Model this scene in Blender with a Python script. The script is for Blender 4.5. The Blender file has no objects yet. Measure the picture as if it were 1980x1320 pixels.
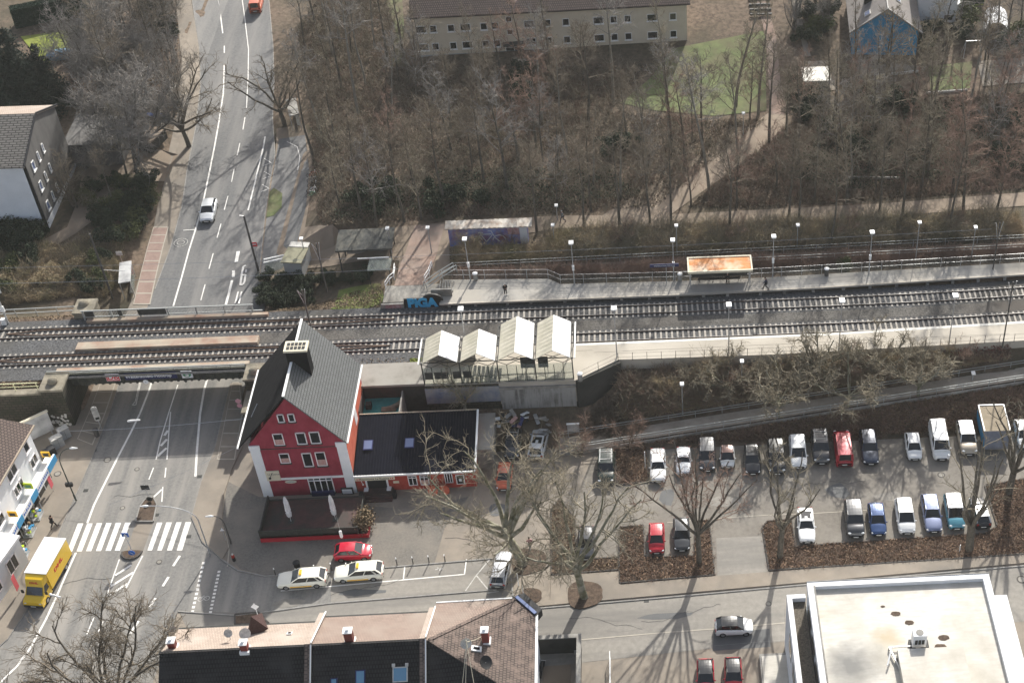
import bpy, bmesh, math, random
import numpy as np
from mathutils import Vector, Matrix
from mathutils.geometry import delaunay_2d_cdt
R = math.radians
PI = math.pi
S = bpy.context.scene
COL = S.collection

# ------------------------------------------------------------------ camera
FPX, PXC, PYC, TH, CH, YAW = 2820.0, 1400.0, 660.0, R(41.1), 114.0, R(3.53)
cam_d = bpy.data.cameras.new('camera')
cam = bpy.data.objects.new('camera', cam_d)
COL.objects.link(cam)
cam.location = (0, 0, CH)
cam.rotation_euler = (R(90) - TH, 0, -YAW)
cam_d.sensor_width = 36
cam_d.lens = FPX / 1980 * 36
cam_d.shift_x = -(PXC - 990) / 1980
cam_d.shift_y = 0.0
cam_d.clip_start = 1
cam_d.clip_end = 6000
S.camera = cam

# ------------------------------------------------------------------ light
SUN_AZ, SUN_EL = R(20 - 3.53), R(33)          # azimuth measured from +Y towards +X
w = bpy.data.worlds.new('World'); S.world = w; w.use_nodes = True
nt = w.node_tree; nt.nodes.clear()
sky = nt.nodes.new('ShaderNodeTexSky'); sky.sky_type = 'NISHITA'; sky.sun_disc = False
sky.sun_elevation = SUN_EL; sky.sun_rotation = SUN_AZ
sky.air_density = .9; sky.dust_density = 3.0; sky.ozone_density = 1.2
bg = nt.nodes.new('ShaderNodeBackground'); bg.inputs[1].default_value = 0.125
out = nt.nodes.new('ShaderNodeOutputWorld')
hs = nt.nodes.new('ShaderNodeHueSaturation'); hs.inputs['Saturation'].default_value = .62; nt.links.new(sky.outputs[0], hs.inputs['Color']); nt.links.new(hs.outputs[0], bg.inputs[0]); nt.links.new(bg.outputs[0], out.inputs[0])
sun_d = bpy.data.lights.new('sun', 'SUN'); sun_d.energy = 4.5; sun_d.angle = R(0.8); sun_d.color = (1, .965, .895)
sun = bpy.data.objects.new('sun', sun_d); COL.objects.link(sun)
sv = Vector((math.sin(SUN_AZ) * math.cos(SUN_EL), math.cos(SUN_AZ) * math.cos(SUN_EL), math.sin(SUN_EL)))
sun.rotation_euler = sv.to_track_quat('Z', 'Y').to_euler(); sun.location = (30, 60, 150)
S.view_settings.view_transform = 'Standard'; S.view_settings.look = 'None'
S.view_settings.exposure = 0.66; S.view_settings.gamma = 1.0
S.render.engine = 'CYCLES'
S.cycles.max_bounces = 6; S.cycles.transparent_max_bounces = 8

# ------------------------------------------------------------------ pixel <-> place
_cy, _sy = math.cos(YAW), math.sin(YAW)
def ray(px, py):
    a = (px - PXC) / FPX; b = -(py - PYC) / FPX
    x, y, z = a, math.cos(TH) + b * math.sin(TH), -math.sin(TH) + b * math.cos(TH)
    return (x * _cy + y * _sy, -x * _sy + y * _cy, z)
def W(px, py, z=0.0):
    d = ray(px, py); k = (z - CH) / d[2]
    return Vector((d[0] * k, d[1] * k, z))
def WT(px, py, t):                              # pixel on the vertical plane y = t
    d = ray(px, py); k = t / d[1]
    return Vector((d[0] * k, t, CH + d[2] * k))
def WS(px, py, s):                              # pixel on the vertical plane x = s
    d = ray(px, py); k = s / d[0]
    return Vector((s, d[1] * k, CH + d[2] * k))
def proj(v):
    x = v[0] * _cy - v[1] * _sy; y = v[0] * _sy + v[1] * _cy; z = v[2] - CH
    Z = y * math.cos(TH) - z * math.sin(TH); q = y * math.sin(TH) + z * math.cos(TH)
    return (PXC + FPX * x / Z, PYC - FPX * q / Z)

def sm(a, b, x):
    k = min(1, max(0, (x - a) / (b - a))); return k * k * (3 - 2 * k)
def lin(a, b, x): return min(1, max(0, (x - a) / (b - a)))
def road_z(t):
    return 0.0 if t < 136 else (0.05 * (t - 136) if t < 186 else 2.5 + 0.03 * (t - 186))
def ramp_t(s): return 113.9 + (s + 11) * 0.108
def ramp_z(s): return 0.25 + max(0, s + 11) * 0.05
def h(s, t):
    """height of the terrain"""
    if t < 106: return 0.0
    road = sm(-66.2, -65.0, s) * (1 - sm(-46.0, -44.8, s))
    # south side
    if t < 128:
        if s < -45: z = 5.0 * sm(121.2, 122.0, t) if s < -66 else 5.0 * sm(122.6, 123.4, t)
        elif s < -26: z = 5.0 * sm(121.8, 122.6, t)
        elif s < -9: z = 2.0 * lin(114, 118.3, t) * lin(-27, -24, s) + (3.0 if t > 119.2 else 0.0) * sm(119.0, 120, t)
        else:
            rt, rz = ramp_t(s), ramp_z(s)
            if t < 113.3: z = 0.0
            elif t < rt - 1.3: z = max(0, rz - .4) * lin(113.3, max(113.6, rt - 1.45), t)
            elif t < rt + 1.3: z = rz
            else: z = rz + max(0, 3.7 - rz) * lin(rt + 1.3, 121.0, t) + (1.3 if rz < 3.7 else 5 - rz) * lin(121.2, 121.9, t)
            if s < -4: z = max(z * lin(-9.5, -4, s), 2.0 * lin(114, 118.3, t) * (1 - lin(-9.5, -4, s)) + (3.0 * sm(119.0, 120, t)) * (1 - lin(-9.5, -4, s)))
        return z * (1 - road)
    # north side
    rz = road_z(t)
    right = 4.7 + 0.03 * max(0, t - 140) + 3.0 * sm(170, 205, t)
    left = 2.2 + 0.045 * max(0, t - 138)
    if s < -56:
        k = sm(-64.2, -68, s) if False else 1 - sm(-69, -64.5, s)
        zn = rz * (1 - k) + left * k
    else:
        k = sm(-48, -31, s) if t < 150 else sm(-48, -31 + (t - 150) * .25 - 8, s)
        zn = rz * (1 - k) + right * k
    if t < 138:
        pl = 5.0
        zz = pl + (zn - pl) * sm(133.0, 138.0, t)
    else: zz = zn
    rd = sm(-66.2, -65.0, s) * (1 - sm(-46.0, -44.8, s)) if t < 133 else sm(-66.5, -64.5, s) * (1 - sm(-47.2, -45.2, s))
    return zz * (1 - rd) + (0 if t < 136 else rz) * rd
def g(px, py, dz=0.0):                          # pixel on the terrain
    z = 0.0
    for _ in range(25):
        p = W(px, py, z); zn = h(p.x, p.y)
        if abs(zn - z) < .004: break
        z = z * .4 + zn * .6
    p = W(px, py, z); p.z = h(p.x, p.y) + dz
    return p
def height_at(base, toppy):
    zz = 0.0
    while proj((base[0], base[1], base[2] + zz))[1] > toppy and zz < 60: zz += .02
    return zz

# ------------------------------------------------------------------ materials
MATS = {}
def mat(name, c, rough=.8, c2=None, scale=2.0, amt=1.0, metal=0.0, detail=6.0, bump=0.0, c3=None, scale3=.15, stretch=None, spec=.35, coat=0.0, lo=.35, hi=.65, trans=0, st3=None):
    if name in MATS: return MATS[name]
    m = bpy.data.materials.new(name); m.use_nodes = True; MATS[name] = m
    n = m.node_tree.nodes; L = m.node_tree.links
    b = n['Principled BSDF']
    b.inputs['Roughness'].default_value = rough; b.inputs['Metallic'].default_value = metal
    b.inputs['Specular IOR Level'].default_value = spec
    if coat: b.inputs['Coat Weight'].default_value = coat; b.inputs['Coat Roughness'].default_value = .05
    if c2 is None and c3 is None:
        b.inputs['Base Color'].default_value = (*c, 1); return m
    tc = n.new('ShaderNodeTexCoord'); src = tc.outputs['Object']
    if stretch:
        mp = n.new('ShaderNodeMapping'); mp.inputs['Scale'].default_value = stretch
        L.new(src, mp.inputs[0]); src = mp.outputs[0]
    col = None
    if c2 is not None:
        t = n.new('ShaderNodeTexNoise'); t.inputs['Scale'].default_value = scale; t.inputs['Detail'].default_value = detail
        t.inputs['Roughness'].default_value = .65; L.new(src, t.inputs['Vector'])
        r = n.new('ShaderNodeValToRGB'); r.color_ramp.elements[0].position = lo; r.color_ramp.elements[1].position = hi
        r.color_ramp.elements[0].color = (*c, 1); r.color_ramp.elements[1].color = (*c2, 1)
        L.new(t.outputs[0], r.inputs[0]); col = r.outputs[0]
        if bump:
            bp = n.new('ShaderNodeBump'); bp.inputs['Strength'].default_value = bump; bp.inputs['Distance'].default_value = .05
            L.new(t.outputs[0], bp.inputs['Height']); L.new(bp.outputs[0], b.inputs['Normal'])
    if c3 is not None:
        t2 = n.new('ShaderNodeTexNoise'); t2.inputs['Scale'].default_value = scale3; t2.inputs['Detail'].default_value = 5
        t2.inputs['Roughness'].default_value = .6
        if st3:
            m3 = n.new('ShaderNodeMapping'); m3.inputs['Scale'].default_value = st3; L.new(tc.outputs['Object'], m3.inputs[0]); L.new(m3.outputs[0], t2.inputs['Vector'])
        else: L.new(tc.outputs['Object'], t2.inputs['Vector'])
        r2 = n.new('ShaderNodeValToRGB'); r2.color_ramp.elements[0].position = .42; r2.color_ramp.elements[1].position = .68
        L.new(t2.outputs[0], r2.inputs[0])
        mx = n.new('ShaderNodeMix'); mx.data_type = 'RGBA'
        L.new(r2.outputs[0], mx.inputs[0])
        if col is not None: L.new(col, mx.inputs[6])
        else: mx.inputs[6].default_value = (*c, 1)
        mx.inputs[7].default_value = (*c3, 1); col = mx.outputs[2]
    L.new(col, b.inputs['Base Color'])
    return m
def grid_mat(name, c, c2, sx, sy, mort=.06, rough=.85, c3=None, axes='xy', offset=.5, bump=0.4, scale3=.5):
    """bricks / tiles / paving blocks"""
    if name in MATS: return MATS[name]
    m = bpy.data.materials.new(name); m.use_nodes = True; MATS[name] = m
    n = m.node_tree.nodes; L = m.node_tree.links; b = n['Principled BSDF']
    b.inputs['Roughness'].default_value = rough; b.inputs['Specular IOR Level'].default_value = .3
    tc = n.new('ShaderNodeTexCoord'); sp = n.new('ShaderNodeSeparateXYZ'); cb = n.new('ShaderNodeCombineXYZ')
    L.new(tc.outputs['Object'], sp.inputs[0])
    L.new(sp.outputs['XYZ'.index(axes[0].upper())], cb.inputs[0]); L.new(sp.outputs['XYZ'.index(axes[1].upper())], cb.inputs[1])
    br = n.new('ShaderNodeTexBrick'); L.new(cb.outputs[0], br.inputs['Vector'])
    br.inputs['Scale'].default_value = 1; br.inputs['Brick Width'].default_value = sx; br.inputs['Row Height'].default_value = sy
    br.inputs['Mortar Size'].default_value = mort; br.inputs['Mortar Smooth'].default_value = .3; br.offset = offset
    br.inputs['Color1'].default_value = (*c, 1); br.inputs['Color2'].default_value = (*[v * 1.25 for v in c], 1)
    br.inputs['Mortar'].default_value = (*c2, 1)
    col = br.outputs[0]
    if c3 is not None:
        t2 = n.new('ShaderNodeTexNoise'); t2.inputs['Scale'].default_value = scale3; t2.inputs['Detail'].default_value = 6
        L.new(tc.outputs['Object'], t2.inputs['Vector'])
        r2 = n.new('ShaderNodeValToRGB'); r2.color_ramp.elements[0].position = .45; r2.color_ramp.elements[1].position = .7
        L.new(t2.outputs[0], r2.inputs[0])
        mx = n.new('ShaderNodeMix'); mx.data_type = 'RGBA'; L.new(r2.outputs[0], mx.inputs[0]); L.new(col, mx.inputs[6])
        mx.inputs[7].default_value = (*c3, 1); col = mx.outputs[2]
    L.new(col, b.inputs['Base Color'])
    if bump:
        bp = n.new('ShaderNodeBump'); bp.inputs['Strength'].default_value = bump; bp.inputs['Distance'].default_value = .03; bp.invert = True
        L.new(br.outputs[1], bp.inputs['Height']); L.new(bp.outputs[0], b.inputs['Normal'])
    return m
def M(k): return MATS[k]

# surfaces
mat('litter', (.075, .053, .037), .95, (.20, .148, .105), 1.6, c3=(.06, .052, .032), scale3=.09, bump=.6)
mat('asphalt_road', (.135, .133, .126), .85, (.205, .198, .185), 3.5, c3=(.28, .262, .235), scale3=.55, st3=(1, .07, 1), detail=9)
mat('asphalt_north', (.11, .112, .112), .85, (.165, .163, .16), 3.0, c3=(.205, .198, .188), scale3=.5, st3=(1, .08, 1), detail=9)
mat('asphalt_lot', (.150, .135, .115), .9, (.205, .185, .158), 2.5, c3=(.235, .215, .185), scale3=.3, detail=9)
mat('asphalt_street', (.225, .208, .182), .85, (.285, .265, .232), 2.0, c3=(.17, .16, .145), scale3=.35, st3=(.12, 1, 1), detail=9)
mat('asphalt_patch', (.11, .112, .112), .85, (.135, .135, .132), .5)
mat('forecourt', (.12, .112, .10), .9, (.19, .175, .152), 4, c3=(.225, .2, .168), scale3=.2, detail=9)
mat('paving', (.235, .20, .16), .9, (.285, .245, .198), .5, c3=(.185, .165, .14), scale3=.2)
mat('path_dirt', (.23, .18, .135), .95, (.29, .235, .18), .6, c3=(.17, .135, .10), scale3=.15)
mat('brick_paving', (.23, .155, .12), .9, (.30, .215, .17), .7, c3=(.2, .165, .14), scale3=.2)
mat('red_paving', (.25, .175, .145), .9, (.31, .225, .19), 1.2)
mat('pale_band', (.36, .33, .27), .9, (.42, .38, .32), 1.0)
mat('kerb', (.22, .21, .195), .9, (.30, .29, .27), 2.0)
mat('ramp_surface', (.34, .29, .235), .9, (.42, .365, .30), 1, c3=(.27, .235, .19), scale3=.4)
mat('dark_kerb', (.06, .055, .05), .9, (.10, .09, .08), 2.0)
mat('white_line', (.66, .64, .60), .8, (.82, .80, .75), 1.2)
mat('worn_line', (.38, .37, .34), .85, (.6, .58, .54), 3.0)
mat('grass', (.10, .135, .03), .95, (.19, .23, .055), 1.0, c3=(.14, .11, .06), scale3=.5)
mat('lawn', (.19, .235, .035), .95, (.27, .31, .055), .5, c3=(.16, .17, .04), scale3=.2)
mat('park_grass', (.09, .115, .045), .95, (.16, .185, .075), .7, c3=(.13, .11, .065), scale3=.25)
mat('ballast', (.035, .036, .04), .95, (.135, .135, .135), 5.0, c3=(.075, .07, .062), scale3=.12, bump=.8)
mat('ballast_warm', (.05, .048, .044), .95, (.16, .15, .135), 5.0, c3=(.08, .07, .06), scale3=.12, bump=.8)
mat('sleeper', (.26, .24, .21), .9, (.42, .385, .335), 3.0)
mat('rail_rust', (.085, .05, .035), .7, (.13, .085, .06), 6, metal=.3)
mat('rail_top', (.22, .215, .21), .5, metal=.4)
mat('platform_grey', (.30, .288, .262), .9, (.37, .352, .32), .9, c3=(.37, .34, .29), scale3=.15, stretch=(1, .4, 1))
mat('platform_pale', (.44, .40, .335), .9, (.52, .475, .40), .8, c3=(.36, .325, .27), scale3=.2)
mat('platform_edge', (.62, .60, .54), .8, (.72, .69, .62), 2)
mat('concrete', (.26, .25, .23), .9, (.36, .345, .31), .8, c3=(.16, .15, .135), scale3=.6, stretch=(1.5, 1.5, .25))
mat('concrete_slab', (.27, .255, .225), .9, (.36, .34, .30), .5, c3=(.20, .185, .16), scale3=.5)
mat('concrete_dark', (.045, .043, .038), .95, (.085, .08, .07), .8, c3=(.03, .03, .026), scale3=.4)
grid_mat('stone_wall', (.055, .048, .036), (.022, .02, .016), .7, .38, .05, .95, c3=(.03, .034, .02), axes='xz', bump=1, scale3=.8)
mat('stone_pale', (.20, .175, .13), .95, (.30, .27, .21), 1.2, c3=(.12, .11, .085), scale3=.7)
mat('steel_beam', (.34, .29, .22), .8, (.42, .36, .28), 1.0, c3=(.28, .17, .12), scale3=.5)
mat('steel_dark', (.03, .032, .03), .7, (.06, .06, .055), 2)
mat('bridge_side', (.04, .042, .034), .85, (.085, .085, .065), 3.0, c3=(.028, .028, .025), scale3=1)
mat('rail_grey', (.36, .375, .36), .6, metal=.2)
mat('rail_yellow', (.55, .54, .33), .6)
mat('galv', (.42, .43, .43), .45, (.5, .5, .5), 3, metal=.5)
mat('pole_dark', (.06, .055, .05), .7, (.09, .085, .08), 3)
mat('pole_green', (.05, .065, .055), .6)
mat('white_metal', (.80, .80, .78), .4)
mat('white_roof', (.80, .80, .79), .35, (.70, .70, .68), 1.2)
mat('cream_shade_roof', (.60, .56, .45), .5, (.50, .46, .36), 1.2, c3=(.44, .41, .31), scale3=.7)
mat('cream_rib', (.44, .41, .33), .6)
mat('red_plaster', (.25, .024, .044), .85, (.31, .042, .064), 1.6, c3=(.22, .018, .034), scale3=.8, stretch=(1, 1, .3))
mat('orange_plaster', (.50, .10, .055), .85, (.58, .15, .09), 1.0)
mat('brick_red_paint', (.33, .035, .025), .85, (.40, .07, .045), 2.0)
mat('white_plaster', (.72, .73, .74), .85, (.80, .80, .80), 1)
mat('grey_white_plaster', (.62, .65, .68), .85, (.70, .73, .76), .4)
mat('sign_cream', (.66, .60, .46), .7)
mat('pvc', (.82, .78, .78), .4)
mat('glass_dark', (.012, .014, .016), .08, spec=.8)
mat('glass_sky', (.16, .20, .34), .12, spec=.8)
mat('glass_blue', (.12, .26, .38), .1, spec=.8)
mat('blind', (.42, .22, .2), .8, (.5, .34, .3), 4)
mat('slate_dark_shade', (.010, .010, .011), .95, (.018, .018, .019), 1.2, spec=.1)
mat('metal_roof_navy', (.004, .005, .012), .8, (.008, .009, .018), 1.5, spec=.1)
mat('terrace_deck', (.06, .034, .032), .8, (.11, .055, .05), 1.2, c3=(.045, .042, .036), scale3=.4)
mat('terrace_rail', (.03, .031, .027), .8, (.05, .05, .042), 2)
mat('terrace_red', (.40, .015, .03), .6)
mat('canvas', (.55, .54, .55), .8, (.68, .67, .68), 3)
mat('turquoise', (.03, .20, .20), .8, (.05, .27, .26), 1.5)
mat('black', (.015, .015, .016), .6)
mat('tyre', (.018, .018, .018), .85)
mat('rim', (.42, .42, .43), .3, metal=.8)
mat('lamp_glass', (.7, .72, .72), .1)
mat('tail_glass', (.30, .01, .01), .15)
mat('plate', (.75, .75, .7), .5)
mat('trim', (.03, .03, .032), .5)
mat('bark', (.075, .065, .05), .9, (.15, .132, .105), 3, bump=.5)
mat('dead_leaf_wood', (.115, .085, .056), .9, (.25, .195, .135), 1.4, c3=(.07, .055, .038), scale3=.5)
mat('bark_moss', (.10, .10, .05), .9, (.21, .195, .13), 2, c3=(.36, .34, .28), scale3=1.2, bump=.5)
mat('bark_pale', (.16, .145, .12), .9, (.26, .24, .20), 3)
mat('twig', (.135, .11, .08), .9, (.22, .182, .135), .8)
mat('twig_grey', (.17, .155, .14), .9, (.28, .26, .235), .8)
mat('twig_olive', (.18, .152, .105), .9, (.32, .28, .205), .8)
mat('twig_red', (.20, .13, .095), .9, (.29, .195, .15), .8)
mat('twig_gold', (.33, .25, .155), .9, (.52, .41, .27), .4, c3=(.20, .19, .09), scale3=.3)
mat('twig_pale', (.33, .30, .25), .9, (.45, .41, .35), .8)
mat('leaf_dark', (.018, .028, .014), .8, (.04, .055, .024), 1.5)
mat('leaf_olive', (.045, .06, .02), .8, (.10, .11, .035), 1.0)
mat('leaf_needle', (.012, .022, .016), .85, (.03, .045, .03), 1.0)
mat('leaf_hedge', (.012, .035, .02), .8, (.022, .05, .028), 2.0)
mat('dead_leaf', (.15, .088, .052), .9, (.31, .205, .13), 1.4, c3=(.085, .055, .038), scale3=.5, lo=.4, hi=.6)
mat('dead_leaf_gold', (.20, .14, .085), .9, (.30, .225, .14), .6, c3=(.13, .095, .055), scale3=.3)
mat('soil', (.05, .034, .025), .95, (.12, .085, .06), 3)
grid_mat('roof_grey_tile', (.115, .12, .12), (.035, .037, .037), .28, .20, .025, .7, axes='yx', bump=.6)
grid_mat('roof_beige', (.31, .25, .205), (.24, .195, .165), .24, .30, .03, .9, c3=(.37, .315, .27), axes='xy', bump=.4, scale3=.35)
grid_mat('roof_brown', (.225, .17, .14), (.165, .125, .105), .24, .30, .03, .9, c3=(.26, .215, .18), axes='xy', bump=.4, scale3=.4)
grid_mat('roof_mottled', (.135, .104, .088), (.06, .048, .042), .26, .30, .04, .9, c3=(.20, .15, .125), axes='yx', bump=.6, scale3=1.2)
grid_mat('roof_black_shade', (.020, .020, .021), (.004, .004, .004), .26, .30, .05, .75, c3=(.032, .03, .03), axes='xy', bump=1)  # shade of the slopes facing away from the sun, put into the black
grid_mat('roof_slope_grey', (.155, .145, .13), (.05, .046, .042), .9, .34, .07, .8, axes='xy', bump=.8)
grid_mat('roof_dark_tile', (.115, .085, .072), (.05, .038, .034), .3, .34, .05, .85, axes='xy', bump=.6)
grid_mat('brick_chimney', (.22, .04, .03), (.10, .06, .05), .24, .08, .012, .9, axes='xz', bump=.3)

# ------------------------------------------------------------------ mesh building
def tagp(o, label=None, cat=None, group=None, kind=None):
    if label: o['label'] = label
    if cat: o['category'] = cat
    if group: o['group'] = group
    if kind: o['kind'] = kind
    return o
class MB:
    def __init__(s): s.v = []; s.f = []; s.mi = []; s.cm = 0
    def quad(s, *p):
        i = len(s.v); s.v += [tuple(q) for q in p]; s.f.append(tuple(range(i, i + len(p)))); s.mi.append(s.cm); return s
    def box(s, x0, y0, z0, x1, y1, z1, mtx=None, sk=None):
        p = [(x0, y0, z0), (x1, y0, z0), (x1, y1, z0), (x0, y1, z0), (x0, y0, z1), (x1, y0, z1), (x1, y1, z1), (x0, y1, z1)]
        if mtx is not None: p = [tuple(mtx @ Vector(q)) for q in p]
        i = len(s.v); s.v += p
        for f in ((3, 2, 1, 0), (4, 5, 6, 7), (0, 1, 5, 4), (1, 2, 6, 5), (2, 3, 7, 6), (3, 0, 4, 7)):
            s.f.append(tuple(i + k for k in f)); s.mi.append(s.cm)
        return s
    def beam(s, a, b, w_, h_=None, up=(0, 0, 1)):
        a = Vector(a); b = Vector(b); h_ = h_ or w_
        d = (b - a); L = d.length
        if L < 1e-6: return s
        d.normalize(); u = Vector(up)
        if abs(d.dot(u)) > .99: u = Vector((1, 0, 0))
        x = d.cross(u).normalized(); y = x.cross(d)
        i = len(s.v)
        for q in (a, b):
            for sx, sy in ((-1, -1), (1, -1), (1, 1), (-1, 1)):
                s.v.append(tuple(q + x * sx * w_ / 2 + y * sy * h_ / 2))
        for f in ((0, 1, 2, 3), (7, 6, 5, 4), (0, 4, 5, 1), (1, 5, 6, 2), (2, 6, 7, 3), (3, 7, 4, 0)):
            s.f.append(tuple(i + k for k in f)); s.mi.append(s.cm)
        return s
    def tube(s, pts, rs, n=6, cap=True):
        pts = [Vector(p) for p in pts]
        if not hasattr(rs, '__len__'): rs = [rs] * len(pts)
        i0 = len(s.v); px = None
        for k, p in enumerate(pts):
            d = (pts[min(k + 1, len(pts) - 1)] - pts[max(k - 1, 0)])
            if d.length < 1e-9: d = Vector((0, 0, 1))
            d.normalize()
            if px is None:
                u = Vector((0, 0, 1)) if abs(d.z) < .9 else Vector((1, 0, 0)); px = d.cross(u).normalized()
            else:
                px = (px - d * px.dot(d)).normalized()
            py = d.cross(px)
            for j in range(n):
                a = 2 * PI * j / n
                s.v.append(tuple(p + (px * math.cos(a) + py * math.sin(a)) * rs[k]))
        for k in range(len(pts) - 1):
            for j in range(n):
                a = i0 + k * n + j; b = i0 + k * n + (j + 1) % n
                s.f.append((a, b, b + n, a + n)); s.mi.append(s.cm)
        if cap:
            s.f.append(tuple(i0 + j for j in reversed(range(n)))); s.mi.append(s.cm)
            e = i0 + (len(pts) - 1) * n
            s.f.append(tuple(e + j for j in range(n))); s.mi.append(s.cm)
        return s
    def prism(s, poly, z0, z1):
        n = len(poly); i = len(s.v)
        ar = sum(poly[k][0] * poly[(k + 1) % n][1] - poly[(k + 1) % n][0] * poly[k][1] for k in range(n))
        if ar < 0: poly = poly[::-1]
        zf = lambda z, p: z(p) if callable(z) else z
        s.v += [(p[0], p[1], zf(z0, p)) for p in poly] + [(p[0], p[1], zf(z1, p)) for p in poly]
        s.f.append(tuple(i + k for k in reversed(range(n)))); s.mi.append(s.cm)
        s.f.append(tuple(i + n + k for k in range(n))); s.mi.append(s.cm)
        for k in range(n):
            s.f.append((i + k, i + (k + 1) % n, i + n + (k + 1) % n, i + n + k)); s.mi.append(s.cm)
        return s
    def sphere(s, c, r, nu=10, nv=6, sc=(1, 1, 1)):
        i = len(s.v)
        for a in range(1, nv):
            for b in range(nu):
                th = PI * a / nv; ph = 2 * PI * b / nu
                s.v.append((c[0] + r * sc[0] * math.sin(th) * math.cos(ph), c[1] + r * sc[1] * math.sin(th) * math.sin(ph), c[2] + r * sc[2] * math.cos(th)))
        s.v.append((c[0], c[1], c[2] + r * sc[2])); s.v.append((c[0], c[1], c[2] - r * sc[2]))
        T = len(s.v) - 2; B = T + 1
        for a in range(nv - 2):
            for b in range(nu):
                p = i + a * nu + b; q = i + a * nu + (b + 1) % nu
                s.f.append((p, p + nu, q + nu, q)); s.mi.append(s.cm)
        for b in range(nu):
            s.f.append((T, i + b, i + (b + 1) % nu)); s.mi.append(s.cm)
            e = i + (nv - 2) * nu
            s.f.append((B, e + (b + 1) % nu, e + b)); s.mi.append(s.cm)
        return s
    def mesh(s, name, mats, smooth=False):
        me = bpy.data.meshes.new(name); me.from_pydata(s.v, [], s.f)
        if not isinstance(mats, (list, tuple)): mats = [mats]
        for m in mats: me.materials.append(M(m) if isinstance(m, str) else m)
        if len(mats) > 1: me.polygons.foreach_set('material_index', s.mi)
        if smooth: me.polygons.foreach_set('use_smooth', [True] * len(me.polygons))
        me.update(); return me
    def build(s, name, mats, parent=None, smooth=False, loc=None, rz=0):
        o = bpy.data.objects.new(name, s.mesh(name, mats, smooth)); COL.objects.link(o)
        if parent is not None: o.parent = parent
        if loc is not None: o.location = loc
        o.rotation_euler.z = rz
        return o
def empty(name, loc, rz=0, label=None, cat=None, group=None, kind=None):
    o = bpy.data.objects.new(name, None); COL.objects.link(o); o.location = loc; o.rotation_euler = (0, 0, rz)
    o.empty_display_size = .3
    return tagp(o, label, cat, group, kind)
KIDS = {}
def copy_tree(o, parent=None):
    c = o.copy(); COL.objects.link(c); c.parent = parent
    for ch in [x for x in bpy.data.objects if x.parent == o]: copy_tree(ch, c)
    return c
def tree_of(o):
    return (o, [tree_of(x) for x in o.children])
def dup(tr, parent=None):                       # copies thing, its parts and sub-parts
    c = tr[0].copy(); COL.objects.link(c)
    if parent is not None: c.parent = parent
    for k in tr[1]: dup(k, c)
    return c
def text_mesh(txt, size, depth=.01, bold=0.0):
    cu = bpy.data.curves.new('t', 'FONT'); cu.body = txt; cu.size = size; cu.extrude = depth; cu.align_x = 'CENTER'; cu.align_y = 'CENTER'
    cu.offset = bold
    ob = bpy.data.objects.new('t', cu); COL.objects.link(ob)
    bpy.context.view_layer.update()
    me = bpy.data.meshes.new_from_object(ob); bpy.data.objects.remove(ob); bpy.data.curves.remove(cu)
    return me
def text_obj(name, txt, size, m, mtx, parent=None, depth=.01, sx=1.0, bold=0.0):
    me = text_mesh(txt, size, depth, bold); me.transform(mtx @ Matrix.Diagonal((sx, 1, 1, 1))); me.materials.clear(); me.materials.append(M(m))
    o = bpy.data.objects.new(name, me); COL.objects.link(o)
    if parent is not None: o.parent = parent
    return o

# ------------------------------------------------------------------ terrain
def axis(lo, hi, step, far):
    a = list(np.arange(lo, hi + .001, step)); k = step
    L = []; x = lo
    while x > far[0]: k *= 1.5; x -= k; L.append(x)
    k = step; x = a[-1]; Rr = []
    while x < far[1]: k *= 1.5; x += k; Rr.append(x)
    return L[::-1] + a + Rr
def make_ground():
    xs = axis(-118, 62, .8, (-2500, 2500)); ys = axis(104, 232, .8, (-800, 4000))
    v = [(x, y, h(x, min(y, 260))) for y in ys for x in xs]; n = len(xs)
    f = [(j * n + i, j * n + i + 1, (j + 1) * n + i + 1, (j + 1) * n + i) for j in range(len(ys) - 1) for i in range(n - 1)]
    me = bpy.data.meshes.new('ground'); me.from_pydata(v, [], f); me.materials.append(M('litter'))
    me.polygons.foreach_set('use_smooth', [True] * len(f)); me.update()
    o = bpy.data.objects.new('ground', me); COL.objects.link(o); o['kind'] = 'structure'
make_ground()
def drape(name, pts, dz, m, step=1.6, kind='structure', hf=None, edge=None, parent=None):
    """sheet (world xy outline) lying on the terrain"""
    hf = hf or h
    out_ = []
    for k in range(len(pts)):
        a = Vector(pts[k][:2]); b = Vector(pts[(k + 1) % len(pts)][:2]); n = max(1, int((b - a).length / step))
        out_ += [a + (b - a) * i / n for i in range(n)]
    nb = len(out_)
    xs = [p.x for p in out_]; ys = [p.y for p in out_]
    inn = []
    y = min(ys) + step / 2
    while y < max(ys):
        x = min(xs) + step / 2
        while x < max(xs):
            c = False; j = nb - 1; near = False
            for i in range(nb):
                if (out_[i].y > y) != (out_[j].y > y) and x < (out_[j].x - out_[i].x) * (y - out_[i].y) / (out_[j].y - out_[i].y) + out_[i].x: c = not c
                j = i
            if c: inn.append(Vector((x, y)))
            x += step
        y += step
    vs, es, fs, *_ = delaunay_2d_cdt(out_ + inn, [(i, (i + 1) % nb) for i in range(nb)], [list(range(nb))], 1, 1e-4)
    v3 = [(p.x, p.y, hf(p.x, p.y) + dz) for p in vs]
    ff = []
    for f in fs:
        a, b, c = (vs[i] for i in f[:3])
        ff.append(tuple(f) if (b - a).cross(c - a) > 0 else tuple(reversed(f)))
    me = bpy.data.meshes.new(name); me.from_pydata(v3, [], ff); me.materials.append(M(m)); me.update()
    o = bpy.data.objects.new(name, me); COL.objects.link(o)
    if kind: o['kind'] = kind
    if parent: o.parent = parent
    return o
def px0(l): return [W(a, b, 0) for a, b in l]
def pxg(l): return [g(a, b) for a, b in l]
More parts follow.
